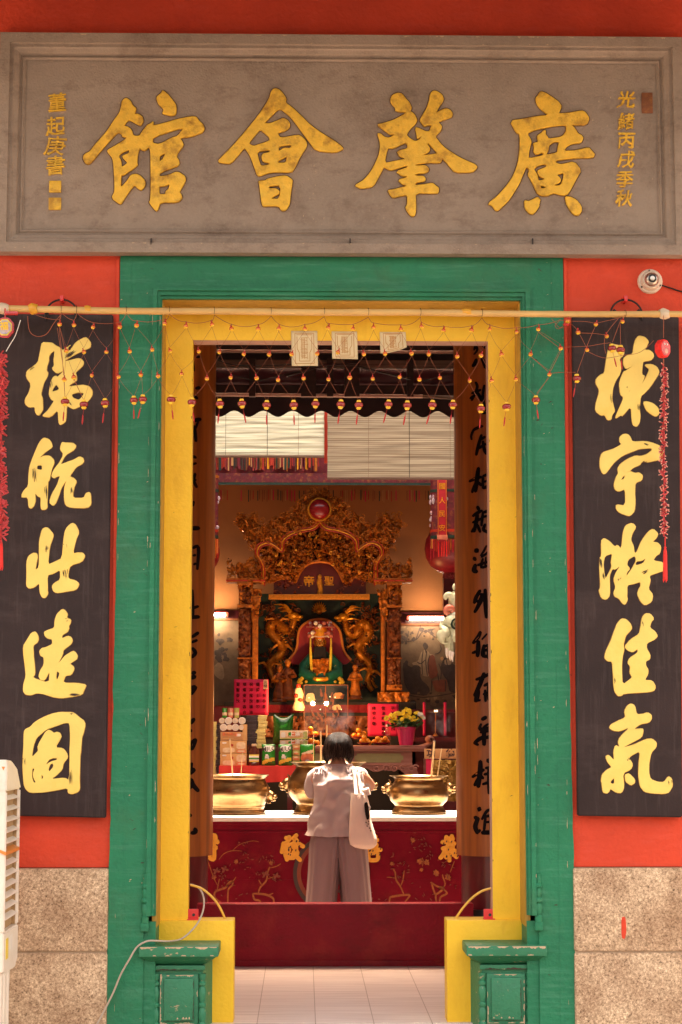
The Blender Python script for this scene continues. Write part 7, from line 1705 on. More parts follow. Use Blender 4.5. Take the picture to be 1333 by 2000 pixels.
for j_, pp in enumerate([[(200, 1450), (190, 1540), (195, 1650)], [(232, 1450), (222, 1540), (235, 1660)], [(255, 1490), (240, 1560), (250, 1640)], [(150, 1545), (180, 1560), (215, 1530)], [(120, 1575), (160, 1580), (180, 1600)], [(60, 1580), (110, 1600), (150, 1700)], [(70, 1640), (120, 1700), (200, 1750)], [(330, 1560), (350, 1620), (345, 1690)], [(300, 1480), (330, 1470), (350, 1440), (340, 1400)], [(390, 1520), (410, 1620), (420, 1760)], [(440, 1540), (450, 1640), (455, 1770)], [(20, 1380), (140, 1360), (200, 1290), (300, 1270)], [(140, 1360), (180, 1240)], [(60, 1370), (80, 1290)], [(230, 1285), (300, 1340)], [(270, 1700), (270, 1790)], [(385, 1700), (385, 1790)], [(10, 1800), (200, 1840), (480, 1800)], [(320, 1640), (330, 1700)], [(215, 1425), (225, 1470)]]):
    L_ = smooth_line([Vector(S6(x, y)) for x, y in pp], 4); stroke(q, [(P(p.x, p.y, YM).x, P(p.x, p.y, YM).z) for p in L_], .011, YM - .0030 - .00005 * j_, .0006)
q.build('brush_lines', M['mural_dark'], mr_, smooth=False)
patch(mr_, [(195, 1400), (215, 1380), (238, 1400), (245, 1420), (228, 1445), (205, 1440)], 'mural_dark', 'scholar_hat', .0018)
patch(mr_, [(240, 1500), (290, 1480), (310, 1570), (330, 1660), (260, 1690), (235, 1620)], 'mural_red', 'scholar_cloak', .0018)
patch(mr_, [(340, 1600), (360, 1540), (380, 1500), (440, 1560), (490, 1580), (490, 1800), (420, 1800), (400, 1700), (370, 1660)], 'mural_dark', 'standing_figure', .0012)
patch(mr_, [(270, 1700), (390, 1690), (400, 1710), (390, 1800), (300, 1790), (285, 1740)], 'mural_red', 'low_table', .0022)
patch(mr_, [(375, 1530), (400, 1520), (440, 1535), (430, 1570), (380, 1570)], 'mural_pale', 'sleeve', .002)
rr = random.Random(21)
for k in range(38):
    x, y = rr.uniform(10, 490), rr.uniform(1800, 1900); r_ = rr.uniform(10, 30)
    patch(mr_, [(x + r_ * rr.uniform(.6, 1.2) * math.cos(a_), y + .7 * r_ * rr.uniform(.6, 1.2) * math.sin(a_)) for a_ in [k2 * math.pi / 3 for k2 in range(6)]], rr.choice(['mural_rock', 'mural_dark', 'mural', 'mural_pale', 'mural_rock']), 'rock', .001 + .00006 * k)
for k in range(34):
    x, y = rr.choice([(60, 1290), (220, 1300), (110, 1340), (260, 1320), (30, 1350)]); x += rr.gauss(0, 34); y += rr.gauss(0, 22); r_ = rr.uniform(8, 22)
    if x > 8: patch(mr_, [(x + r_ * rr.uniform(.5, 1.3) * math.cos(a_), y + r_ * rr.uniform(.5, 1.2) * math.sin(a_)) for a_ in [k2 * math.pi / 4 for k2 in range(8)]], 'mural_dark' if k % 3 else 'mural_rock', 'foliage_mark', .001 + .00005 * k)
ml = mural(395, 1212, 466, 1378, 'dim painting of a robed figure, on the wall left of the shrine')
I = lambda x, y: (360 + x / 4.444, 1250 + y / 4.444)
patch(ml, [(255, 230), (300, 190), (340, 230), (350, 320), (330, 350), (290, 330), (260, 300)], 'mural_pale', 'figure_robe', .001, I); patch(ml, [(285, 160), (320, 150), (335, 190), (300, 200)], 'mural_dark', 'figure_head', .0014, I)
for k in range(14):
    x, y = rr.uniform(255, 470), rr.uniform(-60, 180); r_ = rr.uniform(14, 40); patch(ml, [(x + r_ * rr.uniform(.5, 1.3) * math.cos(a_), y + r_ * rr.uniform(.5, 1.2) * math.sin(a_)) for a_ in [k2 * math.pi / 4 for k2 in range(8)]], 'mural_dark', 'foliage_mark', .001 + .00005 * k, I)
def tube_lamp(u0, u1, v, label, e_):
    A, B = P(u0, v, YM - .10), P(u1, v, YM - .10); t = thing('tube_lamp', label, 'lamp', tuple((A + B) / 2), 'lit tube lamps on the hall wall')
    q = MB(); q.tube([A, B], .019, 12); q.build('lit_tube', M['tube_lit'], t)
    q = MB(); q.box(A.x - .03, B.x + .03, YM - .075, YM - .02, A.z - .012, A.z + .03); q.build('fitting', M['red_trim'], t, smooth=False)
    ld = bpy.data.lights.new('tube_glow', 'AREA'); ld.shape = 'RECTANGLE'; ld.size = (B - A).length; ld.size_y = .04; ld.energy = e_; ld.color = (1.0, .74, .42)
    lo_ = bpy.data.objects.new('tube_glow', ld); COL.objects.link(lo_); lo_.location = (A + B) / 2 + Vector((0, -.03, 0)); lo_.rotation_euler = (R(90), 0, 0)
tube_lamp(801, 893, 1208, 'lit white tube lamp above the painting right of the shrine', .8)
tube_lamp(395, 440, 1201, 'lit white tube lamp above the painting left of the shrine', 1.0)
q = MB()
for (u0, u1, v) in ((395, 466, 1196), (780, 905, 1200)):
    A, B = P(u0, v + 22, YM), P(u1, v - 4, YM); q.box(A.x, B.x, YM + .031, YM + .07, A.z, B.z)
q.build_each('lamp_rail', M['column'], hall)
q = MB(); A, B = P(866, 1215, 20.45), P(930, 1100, 20.45); q.box(A.x, B.x, 20.35, 20.5, A.z, B.z); q.build('pilaster', M['column'], hall)
# ================================================================== BANNERS AND BIG LANTERNS
def big_lantern(u, v, r, Y, label):
    c = P(u, v, Y); t = thing('red_lantern', label, 'lantern', tuple(c), 'big red lanterns in the hall'); q = MB()
    n = 28; V = []
    prof = [(.22, .9), (.5, .82), (.78, .62), (.95, .33), (1, 0), (.95, -.33), (.78, -.62), (.5, -.82), (.22, -.9)]
    q.lathe([(r * a_, r * b_) for a_, b_ in prof][::-1], tuple(c), 32)
    q.build('shade', M['lantern_red'], t)
    q = MB(); q.lathe([(r * .24, -.98 * r), (r * .26, -.88 * r)], tuple(c), 20); q.lathe([(r * .26, .88 * r), (r * .24, .98 * r)], tuple(c), 20)
    for k in range(30): a_ = k * 2 * math.pi / 30; q.tube([(c.x + r * .3 * math.cos(a_), c.y + r * .3 * math.sin(a_), c.z - r * .86), (c.x + r * .34 * math.cos(a_), c.y + r * .34 * math.sin(a_), c.z - r * 1.05)], .006, 4)
    q.build('lantern_caps', M['valance'], t)
    q = MB(); q.tube([(c.x, c.y, c.z + r * .97), (c.x, c.y, 5.1)], .006, 5); q.build('cord', M['column'], t)
big_lantern(884, 1072, .262, 18.2, 'big dark red lantern hanging right of the shrine behind the red banner')
big_lantern(374, 1078, .265, 18.0, 'big dark red lantern left of the shrine, mostly hidden by the left column')
def banner(u0, u1, uc0, uc1, Y, label, chars):
    a_, b_ = P(u0, 1052, Y), P(u1, 925, Y); cx, r_ = (a_.x + b_.x) / 2, (b_.x - a_.x) / 2
    t = thing('silk_banner', label, 'banner', (cx, Y, a_.z), 'red silk banners in the hall')
    q = MB(); q.lathe([(r_, 0), (r_ * 1.02, .1), (r_, .3), (r_, b_.z - a_.z)], (cx, Y, a_.z), 28, 1, .6); q.build('drum', M['banner_dark'], t)
    f = MB(); A, B = P(uc0, 1056, Y - .16), P(uc1, 930, Y - .16); f.box(A.x, B.x, Y - r_ * .62 - .012, Y - r_ * .62 - .004, A.z, B.z, bev=.001); f.build('centre_strip', M['banner_red'], t)
    f = MB()
    for x in (A.x + .006, B.x - .006): f.box(x - .002, x + .002, Y - r_ * .62 - .0145, Y - r_ * .62 - .0125, A.z, B.z)
    for ch, v in zip(chars, (949, 977, 1003, 1031)): p = P((uc0 + uc1) / 2, v, Y - .16); text_add(f, ch, p.x, Y - r_ * .62 - .0125, p.z, .062, .002, .001)
    f.build('gold_lettering', M['gilt_bright'], t, smooth=False)
    f = MB(); f.box(A.x - .004, B.x + .004, Y - r_ * .62 - .018, Y - r_ * .62 - .002, PZ(1056, Y), PZ(1047, Y), bev=.002); f.build('pink_band', M['jade_pink'], t)
    for zv, mm in ((1052, 'dark_green'), (962, 'dark_green'), (1040, 'red_trim'), (935, 'gilt')):
        f = MB(); f.lathe([(r_ * 1.03, 0), (r_ * 1.04, .012), (r_ * 1.03, .024)], (cx, Y, PZ(zv, Y)), 28, 1, .6); f.build('border', M[mm], t)
    r2 = random.Random(int(u0)); mats_ = ['gilt', 'red_trim', 'tassel_bright', 'dark_green', 'banner_red', 'orange_plastic']
    for k in range(26):
        a2 = math.pi + math.pi * k / 25; x, y = cx + r_ * math.cos(a2), Y + r_ * .6 * math.sin(a2); cen = A.x < x < B.x
        f = MB(); ln = .16 if cen else r2.uniform(.07, .20); f.tube([(x, y - (.01 if cen else 0), PZ(1054, Y)), (x + r2.uniform(-.004, .004), y - (.012 if cen else 0), PZ(1054, Y) - ln)], .0062, 5); f.build('fringe_strand', M['tassel_bright' if cen and k % 2 else r2.choice(mats_)], t)
    f = MB()
    for k in range(22):
        a2 = math.pi + math.pi * r2.random(); f.ball((cx + r_ * 1.0 * math.cos(a2), Y + r_ * .6 * math.sin(a2), r2.uniform(PZ(1035, Y), PZ(968, Y))), r2.uniform(.010, .022), 8, 6, (1, .5, r2.uniform(.8, 1.6)))
    f.build('embroidered_figures', M['pastel'], t)
banner(842, 912, 856, 874, 17.3, 'scarlet silk banner with a row of gold characters, right of the shrine', '國人民安')
banner(372, 427, 380, 396, 17.3, 'scarlet silk banner left of the shrine, only its edge beyond the left column', '風調雨順')
# ================================================================== GLAZED ORNAMENT BY THE RIGHT COLUMN
YX = 16.9
t = thing('ceramic_ornament', 'jade and white glazed ornament of curling horns and claws beside the right column', 'ornament', tuple(P(885, 1290, YX)))
def O(x, y, dy=0.0): q = P(*S6(x, y), YX); q.y -= dy; return q
def orn(pp, r, m_, nm, k=5):
    L_ = smooth_line([O(x, y, d) for x, y, d in pp], k); n = len(L_); q = MB(); rs = [r[0] + (r[1] - r[0]) * i / (n - 1) for i in range(n)]; q.tube(L_, rs, 10); q.build(nm, M[m_], t)
orn([(445, 1130, 0), (455, 1060, .03), (430, 1000, .04), (400, 990, .05), (380, 1010, .05), (395, 1025, .05)], (.045, .014), 'jade', 'horn')
orn([(500, 960, 0), (475, 915, .02), (455, 925, .03), (462, 945, .03)], (.03, .012), 'jade', 'horn')
orn([(450, 1180, 0), (445, 1120, .04), (410, 1095, .06), (385, 1120, .06), (395, 1145, .06), (405, 1130, .06)], (.04, .016), 'jade_pink', 'tongue')
q = MB(); c = O(480, 1060, 0); q.ball(tuple(c), .085, 18, 12, (.9, .8, 1.4)); c2 = O(470, 1240, .02); q.ball(tuple(c2), .11, 20, 14, (.8, .7, 1.35)); q.jitter(.010, 22, 7); q.build('head', M['jade'], t)
q = MB(); q.ball(tuple(O(478, 1055, .09)), .022, 10, 8); q.build('eye', M['jade_pink'], t)
q = MB(); L_ = smooth_line([O(470, 1190, .04), O(420, 1210, .06), (O(370, 1225, .06)), O(345, 1245, .06), O(375, 1290, .08), O(350, 1340, .08), O(370, 1390, .07), O(420, 1380, .05)], 5)
q.tube(L_, [.035 + .02 * math.sin(i * .35) for i in range(len(L_))], 10); q.loft([[O(360 + dx, 1260 + dy, .05 + dd) for dx, dy, dd in ((-10, 0, 0), (60, -40, .02), (95, -30, 0), (60, 20, -.02))], [O(385 + dx, 1380 + dy, .05 + dd) for dx, dy, dd in ((-15, 0, 0), (30, -20, .03), (60, -10, 0), (30, 20, -.02))], [O(400 + dx, 1490 + dy, .04 + dd) for dx, dy, dd in ((-10, 0, 0), (20, -5, .02), (50, -5, 0), (20, 5, -.02))]]); q.jitter(.006, 26, 9); q.build('wing', M['jade'], t)
for (x, y) in ((420, 1520), (440, 1530), (395, 1500)): orn([(x, y - 60, .05), (x - 4, y - 20, .07), (x + 3, y + 15, .05)], (.018, .004), 'white_paper', 'claw')
q = MB(); L_ = spiral((c2.x, c2.z), .06, 1.6, 0, 1, 26, c2.y - .09); q.tube(L_, .009, 6); q.build('spiral_mark', M['dark_green'], t)
q = MB(); cc = O(500, 1250, -.05); q.tube([(cc.x + .1, cc.y + .1, cc.z), (cc.x - .02, cc.y, cc.z)], .03, 8); q.build('support_arm', M['column'], t)
# ================================================================== ALTAR TABLES AND OFFERINGS
YP = 17.9
pt = thing('carved_table', 'faded pink carved altar table with scroll ends and an olive panel', 'table', (PX(625, YP, 1500), YP, 0))
zt = PZ(1457, YP); xl, xr = P(420, 1457, YP).x, P(832, 1457, YP).x
q = MB(); q.box(xl, xr, YP, YP + .55, zt - .052, zt, bev=.006); q.box(xl, xr, YP - .012, YP + .3, zt - .030, zt - .016, bev=.003); q.build('table_top', M['pink_wood'], pt)
for s, xx in ((-1, xl), (1, xr)):
    q = MB(); c = P(842, 1449, YP); cxx = c.x if s > 0 else xl - (c.x - xr)
    q.tube(smooth_line([(xx - s * .07, YP + .25, zt - .022), (xx + s * .0, YP + .25, zt - .005), (cxx + s * .02, YP + .25, c.z - .005), (cxx + s * .022, YP + .25, c.z + .028), (cxx - s * .002, YP + .25, c.z + .036), (cxx - s * .012, YP + .25, c.z + .014), (cxx + s * .004, YP + .25, c.z + .010)], 5), .022, 8); 
    for v in q.b.verts: v.co.y = YP + .25 + (v.co.y - YP - .25) * 11
    q.build('scroll_end', M['pink_wood'], pt)
q = MB(); A, B = P(600, 1493, YP), P(806, 1469, YP); x2 = P(440, 1480, YP).x; q.box(x2, B.x, YP + .03, YP + .5, A.z, B.z); q.box(x2, B.x, YP + .012, YP + .03, A.z - .012, A.z + .010, bev=.003); q.build('frieze', M['pink_wood'], pt)
for (u0, u1) in ((693, 788), (585, 685), (470, 575)):
    q = MB(); A, B = P(u0, 1489.5, YP + .02), P(u1, 1472, YP + .02); r_ = .02
    q.prism([(A.x + r_, A.z), (B.x - r_, A.z), (B.x - r_, A.z + r_), (B.x, A.z + r_), (B.x, B.z - r_), (B.x - r_, B.z - r_), (B.x - r_, B.z), (A.x + r_, B.z), (A.x + r_, B.z - r_), (A.x, B.z - r_), (A.x, A.z + r_), (A.x + r_, A.z + r_)], YP + .018, YP + .028); q.build('olive_panel', M['olive_panel'], pt, smooth=False)
def S3(x, y): return (680 + x / 5.924, 1360 + y / 5.924)
ap = [(60, 790), (740, 790), (790, 830), (820, 900), (828, 1080), (720, 1080), (700, 960), (660, 900), (600, 850), (540, 850), (480, 868), (420, 850), (360, 872), (300, 880), (250, 850), (200, 830), (60, 830)]
q = MB(); q.prism(chaikin([H(*S3(x, y), YP) for x, y in ap]), YP + .02, YP + .09); 
q.build('apron', M['pink_wood'], pt)
q = MB(); mx_ = PX(625, YP, 1500); q.prism(chaikin([(2 * mx_ - x, z) for x, z in [H(*S3(x, y), YP) for x, y in ap]]), YP + .02, YP + .09); q.build('apron', M['pink_wood'], pt)
for xx in (P(812, 1540, YP).x, 2 * mx_ - P(812, 1540, YP).x):
    q = MB(); q.tube([(xx, YP + .06, PZ(1535, YP)), (xx, YP + .06, .6), (xx, YP + .06, 0)], [.05, .045, .06], 8); q.build('leg', M['pink_wood'], pt)
q = MB(); L_ = [spiral(H(*S3(x, 835), YP), .035, 1.2, a_, 1, 14, YP + .015) for x, a_ in ((440, 0), (540, 2), (640, 1), (330, 2.5), (740, 3), (780, .5))]
for l_ in L_: q.tube(l_, .008, 5)
q.build('apron_scrolls', M['pink_wood'], pt)
YR = 17.15
rt = thing('offering_table', 'narrow table under scarlet cloth crowded with packaged offerings', 'table', (PX(500, YR, 1500), YR, 0))
zr = PZ(1496, YR); xl, xr = P(428, 1500, YR).x, P(580, 1500, YR).x
q = MB(); q.grid(lambda f, g: (xl + (xr - xl) * f, YR - .002 - .010 * math.sin(f * 17) * (1 - g) - .006 * math.sin(f * 41) * (1 - g), PZ(1528, YR) + (zr - PZ(1528, YR)) * g + .004 * math.sin(f * 9) * (1 - g)), 60, 6); q.box(xl, xr, YR - .002, YR + .5, zr - .012, zr, bev=.003); q.build('cloth', M['red_cloth'], rt)
for xx in (xl + .05, xr - .06):
    for yy in (YR + .05, YR + .45): q = MB(); q.box(xx - .022, xx + .022, yy - .02, yy + .02, 0, zr - .012); q.build('leg', M['column'], rt, smooth=False)
q = MB(); q.box(xl + .05, xr - .06, YR + .04, YR + .46, .33, .36); q.build('shelf', M['column'], rt, smooth=False)
def carton(u0, v0, u1, v1, Y, dp, m_, label, group, decor=()):
    a_, b_ = P(u0, v1, Y), P(u1, v0, Y); t = thing('carton', label, 'carton', ((a_.x + b_.x) / 2, Y, a_.z), group); q = MB(); q.box(a_.x, b_.x, Y, Y + dp, a_.z, b_.z, bev=.003); q.build('box', M[m_], t)
    for k, (f0, g0, f1, g1, mm) in enumerate(decor):
        q = MB(); w_, h_ = b_.x - a_.x, b_.z - a_.z; q.prism(chaikin([(a_.x + w_ * f0, a_.z + h_ * g0), (a_.x + w_ * f1, a_.z + h_ * g0), (a_.x + w_ * f1, a_.z + h_ * g1), (a_.x + w_ * f0, a_.z + h_ * g1)]), Y - .0012 - .0004 * k, Y + .001); q.build('print', M[mm], t, smooth=False)
    return t
bottle_print = [(.62, .03, .97, .30, 'orange_print'), (.66, .10, .93, .24, 'carton_cream'), (.10, .06, .55, .45, 'carton_cream'), (.62, .34, .96, .9, 'carton_cream'), (.40, .55, .50, .75, 'red_trim'), (.08, .78, .24, .9, 'white_paper')]
carton(430, 1472, 482, 1496.5, YR + .05, .22, 'carton_kraft', 'lower of two printed kraft cartons of drinks at the left of the red cloth', 'kraft cartons', bottle_print)
carton(430, 1447.5, 482, 1471.5, YR + .05, .22, 'carton_kraft', 'upper of two printed kraft cartons of drinks at the left of the red cloth', 'kraft cartons', bottle_print)
t = carton(431, 1430, 474, 1447, YR + .05, .2, 'carton', 'small brown carton under the stacked tins', None, [(.7, .5, .92, .8, 'white_paper'), (.1, .2, .6, .3, 'carton_kraft')]); q = MB(); p = P(449, 1435, YR + .05); text_add(q, '真珠蠔油', p.x, YR + .0485, p.z, .034, .001, .0008); q.build('lettering', M['orange_print'], t, smooth=False)
carton(474, 1415, 483, 1447, YR + .06, .2, 'carton_kraft', 'narrow kraft carton behind the stacked tins', None)
k = 0
for row, (v, us) in enumerate(((1421, (436.5, 448.5, 460, 472)), (1408, (433.5, 446.5, 459.5, 473)))):
    for j_, u in enumerate(us):
        c = P(u, v, YR + .06); r_ = (6.9 if j_ % 2 == row % 2 else 5.6) / M1(YR); t = thing('tin', '%s tin lying in the %s row of the tins, %s' % ('white' if j_ % 2 == row % 2 else 'cream', ('lower', 'upper')[row], ('leftmost', 'second from left', 'third from left', 'rightmost')[j_]), 'tin', tuple(c), 'stacked tins on the cartons')
        q = MB(); q.lathe([(r_ * .96, 0), (r_, .004), (r_, .012), (r_ * .95, .014), (r_ * .95, .13)], (0, 0, 0), 20); q.b.transform(Matrix.Translation(c) @ Matrix.Rotation(R(-90), 4, 'X')); q.build('can', M['white_paper' if j_ % 2 == row % 2 else 'carton_cream'], t)
        q = MB(); q.lathe([(0, -.001), (r_ * .8, -.001), (r_ * .8, .002)], (0, 0, 0), 18); q.b.transform(Matrix.Translation(c) @ Matrix.Rotation(R(-90), 4, 'X')); q.build('lid', M['white_plastic'], t)
for u, mm, lab in ((439, 'pouch_green', 'green printed cup on top of the tins, left one'), (451, 'jade_pink', 'pink printed cup on top of the tins'), (462.5, 'carton_green', 'lime green cup on top of the tins, right one')):
    c = P(u, 1402, YR + .10); h = 18.5 / M1(YR); t = thing('paper_cup', lab, 'cup', tuple(c), 'cups on the tins'); q = MB(); q.lathe([(.020, 0), (.023, h), (.024, h + .002), (.020, h + .001), (0, h - .004)], tuple(c), 18); q.build('cup', M[mm], t); q = MB(); q.lathe([(.0206, .02), (.0216, .045)], (c.x, c.y - .0007, c.z), 18); q.build('band', M['carton_cream'], t)
for u0, v0, u1, v1, mm, lab, nm in ((481, 1397, 503, 1455, 'joss_dark', 'tall stack of dark wrapped joss packets', 'joss_stack'), (504, 1397, 521, 1425, 'joss_yellow', 'upper stack of yellow joss paper by the pink notice', 'joss_stack'), (500, 1425, 519, 1462, 'joss_yellow', 'lower stack of yellow joss paper behind the green pouches', 'joss_stack'), (415, 1410, 423, 1512, 'joss_yellow', 'yellow joss paper stack at the edge of the left column', 'joss_stack'), (423, 1412, 430, 1520, 'joss_dark', 'dark joss packets beside the left column', 'joss_stack')):
    Yj = YR + .16; a_, b_ = P(u0, v1, Yj), P(u1, v0, Yj); t = thing(nm, lab, 'paper stack', ((a_.x + b_.x) / 2, Yj, a_.z), 'joss paper stacks'); q = MB(); rr = random.Random(int(u0)); n = max(4, int((v1 - v0) / 3.6)); hh = (b_.z - a_.z) / n
    for j_ in range(n): d_ = rr.uniform(-.006, .006); q.box(a_.x + d_, b_.x + d_ + rr.uniform(-.004, .004), Yj + rr.uniform(-.005, .005), Yj + .15, a_.z + j_ * hh + .0006, a_.z + (j_ + 1) * hh, bev=.002)
    q.build('sheets', M[mm], t)
# support block for the stacks standing behind
q = MB(); a_, b_ = P(476, 1496, YR + .2), P(606, 1456, YR + .2); q.box(a_.x, b_.x, YR + .34, YR + .45, a_.z + .001, b_.z); tag(q.build('wooden_crate', M['column']), 'dark wooden crate behind the green pouches, carrying the flat boxes', 'crate', kind='thing')
c = P(496.5, 1496, YR + .07); t = thing('sauce_bottle', 'brown glass jug of sauce with a colourful label beside the kraft cartons', 'bottle', tuple(c)); h = 42 / M1(YR)
q = MB(); q.lathe([(.048, 0), (.052, .01), (.052, h * .55), (.046, h * .68), (.022, h * .86), (.020, h * .92)], tuple(c), 24, 1, .7); q.build('glass_body', M['bottle'], t); q = MB(); q.lathe([(.023, h * .9), (.023, h * 1.0), (.018, h * 1.01)], tuple(c), 16, 1, 1); q.build('cap', M['carton_cream'], t)
q = MB(); q.tube([(c.x - .02, c.y, c.z + h * .88), (c.x - .045, c.y, c.z + h * .85), (c.x - .05, c.y, c.z + h * .72)], .006, 6); q.build('handle', M['bottle'], t)
for (g0, g1, mm) in ((.18, .52, 'print_yellow'), (.24, .46, 'white_paper'), (.30, .38, 'pouch_green')):
    q = MB(); q.box(c.x - .043, c.x + .043, c.y - .0385 - (.002 if g0 > .2 else 0) - (.002 if g0 > .28 else 0), c.y - .03, c.z + h * g0, c.z + h * g1, bev=.002); q.build('label', M[mm], t)
def pouch(u0, v0, u1, v1, Y, m_, label, group=None, puff=.03, seed=1, squash=0.0):
    a_, b_ = P(u0, v1, Y), P(u1, v0, Y); w_, h_ = b_.x - a_.x, b_.z - a_.z
    t = thing('foil_pouch', label, 'pouch', ((a_.x + b_.x) / 2, Y, a_.z), group)
    def f(fx, fz, sgn):
        bul = puff * (max(0, math.sin(math.pi * fz)) ** .55) * (max(0, math.sin(math.pi * fx)) ** .6)
        pin = 1 - .07 * math.sin(math.pi * fz)
        wr = .004 * mnoise.noise(Vector((fx * 7, fz * 9, seed))) + .003 * mnoise.noise(Vector((fx * 19, fz * 17, seed)))
        return (a_.x + w_ / 2 + (fx - .5) * w_ * pin, Y + .03 + sgn * (bul + wr * (bul / puff)), a_.z + fz * h_ - squash * .02 * math.sin(fx * math.pi))
    q = MB(); q.grid(lambda x, z: f(x, z, -1), 18, 22); q.grid(lambda x, z: f(x, z, 1), 18, 22); bmesh.ops.remove_doubles(q.b, verts=q.b.verts, dist=.0005); q.build('bag', M[m_], t)
    def pr(poly, mm, nm, off=.0015):
        q = MB(); n0 = 14
        pl = chaikin(chaikin(poly)); xs = [p[0] for p in pl]; zs = [p[1] for p in pl]; V = {}
        N_ = 26
        for i in range(N_):
            for j in range(N_):
                x, z = (i + .5) / N_, (j + .5) / N_
                if inside(pl, x, z):
                    vs = []
                    for (di, dj) in ((0, 0), (1, 0), (1, 1), (0, 1)):
                        kk = (i + di, j + dj)
                        if kk not in V: p = f(kk[0] / N_, kk[1] / N_, -1); V[kk] = q.b.verts.new((p[0], p[1] - off, p[2]))
                        vs.append(V[kk])
                    q.b.faces.new(vs)
        if len(q.b.faces): q.build(nm, M[mm], t)
    return t, f, pr
for (u0, u1, lab) in ((511, 538.5, 'green foil pouch of malt drink beside the sauce jug'), (543.5, 571, 'green foil pouch of malt drink beside the lime cartons')):
    t, f, pr = pouch(u0, 1454, u1, 1496.5, YR + .03, 'pouch_green', lab, 'green malt drink pouches', .035, u0)
    pr([(.03, .02), (.5, .2), (.97, .22), (.97, .40), (.45, .34), (.03, .24)], 'print_yellow', 'yellow_swoosh')
    pr([(.22, .32), (.42, .36), (.58, .30), (.5, .52), (.3, .56), (.24, .46)], 'white_paper', 'cup_print', .0022)
    pr([(.16, .72), (.25, .66), (.40, .68), (.55, .64), (.80, .70), (.93, .80), (.9, .92), (.72, .93), (.5, .90), (.3, .93), (.14, .86)], 'white_paper', 'white_cloud', .0022)
    q = MB(); p = f(.52, .79, -1); text_add(q, 'MILO', p[0], p[1] - .0045, p[2], .056, .001, .0006, rot=R(-6), shear=.15); q.build('lettering', M['print_brown'], t, smooth=False)
t, f, pr = pouch(533, 1394, 574, 1452, YR + .26, 'pouch_dark', 'big crumpled dark green foil pouch standing above the flat boxes', None, .055, 4, 1.6)
pr([(.4, .36), (.8, .42), (.82, .52), (.42, .48)], 'print_yellow', 'lettering_band'); pr([(.3, .6), (.7, .68), (.75, .78), (.35, .72)], 'pouch_green', 'highlight_print')
t, f, pr = pouch(586, 1454, 616, 1490, YR + .05, 'pouch_green', 'green and orange foil pouch standing on the blue packet', None, .025, 7)
pr([(.05, .06), (.95, .05), (.95, .44), (.6, .5), (.05, .46)], 'orange_print', 'fruit_print'); pr([(.06, .46), (.9, .5), (.9, .74), (.1, .52)], 'carton_cream', 'cream_print'); pr([(.25, .04), (.8, .05), (.5, .2)], 'white_paper', 'white_print', .0025)
t, f, pr = pouch(584, 1488.5, 618, 1497, YR + .0, 'blue_pack', 'flat blue packet lying at the right end of the scarlet cloth', None, .03, 9)
flat_print = [(.28, .15, .80, .85, 'carton_kraft'), (.3, .3, .42, .8, 'pouch_green'), (.42, .35, .55, .85, 'orange_print'), (.04, .2, .2, .8, 'white_paper'), (.82, .1, .97, .9, 'carton_green')]
for v0, v1, lab in ((1427, 1444, 'upper of two flat cream and green boxes of noodles'), (1446, 1456, 'lower of two flat cream and green boxes of noodles')):
    t = carton(547, v0, 602, v1, YR + .2, .2, 'carton_cream', lab, 'flat noodle boxes', flat_print + ([(.0, .0, 1, .12, 'carton_green')] if v0 < 1440 else []))
    q = MB(); p = P(581, (v0 + v1) / 2 - 1, YR + .2); text_add(q, '上湯麵', p.x, YR + .1965, p.z, .05, .001, .001); q.build('lettering', M['white_paper'], t, smooth=False)
for k in range(4): carton(572, 1456.5 + 10 * k, 586, 1466 + 10 * k, YR + .10, .2, 'carton_green' if k % 2 else 'carton_kraft', ('topmost lime and orange carton between the green pouches', 'second lime and orange carton down between the green pouches', 'third lime and orange carton down between the green pouches', 'lowest lime and orange carton between the green pouches')[k], 'lime cartons', [(.1, .2, .9, .5, 'orange_print'), (.2, .55, .7, .85, 'carton_cream')])
# oranges on plates
def fruit_plate(cx, v, w, Y, fruits, label):
    c = P(cx, v, Y); t = thing('fruit_plate', label, 'plate', tuple(c), 'dark red fruit plates'); r_ = w / 2 / M1(Y); q = MB(); q.lathe([(r_ * .6, 0), (r_, .018), (r_ * 1.02, .024), (r_ * .97, .024), (r_ * .6, .008), (0, .008)], tuple(c), 24); q.build('plate', M['plate'], t)
    for j_, (u, vv) in enumerate(fruits):
        rr = random.Random(int(u * 7 + vv)); p = P(u, vv, Y); p.y += rr.uniform(-.03, .02); o = MB(); rad = 5.1 / M1(Y); o.ball((0, 0, 0), rad, 16, 12, (1, 1, .93)); ob = o.build('orange', M['orange_fruit']); ob.location = p; ob.rotation_euler = (rr.uniform(-1, 1), rr.uniform(-1, 1), rr.uniform(0, 6))
        tag(ob, None, 'fruit', 'oranges on the plates', 'thing'); yield ob, (u, vv)
plates = [('left', fruit_plate(702, 1444, 34, 18.3, [(701, 1427), (693, 1437), (703, 1436), (712, 1433), (709, 1438)], 'plate of piled oranges behind the two front fruit plates')),
          ('mid', fruit_plate(713, 1455.5, 28, 18.0, [(707, 1448), (718, 1447), (712, 1441), (722, 1451), (711, 1451)], 'left front plate of deep orange mandarins')),
          ('right', fruit_plate(745, 1455.5, 36, 18.0, [(738, 1443), (732, 1449), (745, 1446), (753, 1443), (757, 1449), (743, 1450), (750, 1450)], 'right front plate of pale oranges beside the clear bottle')),
          ('back', fruit_plate(611, 1440, 22, 18.3, [(607, 1424), (611, 1434), (617, 1434)], 'plate of oranges behind the flat noodle boxes')),
          ('low', fruit_plate(609, 1457, 26, 18.0, [(607, 1447), (614, 1450), (620, 1451)], 'low plate of fruit left of the woman'))]
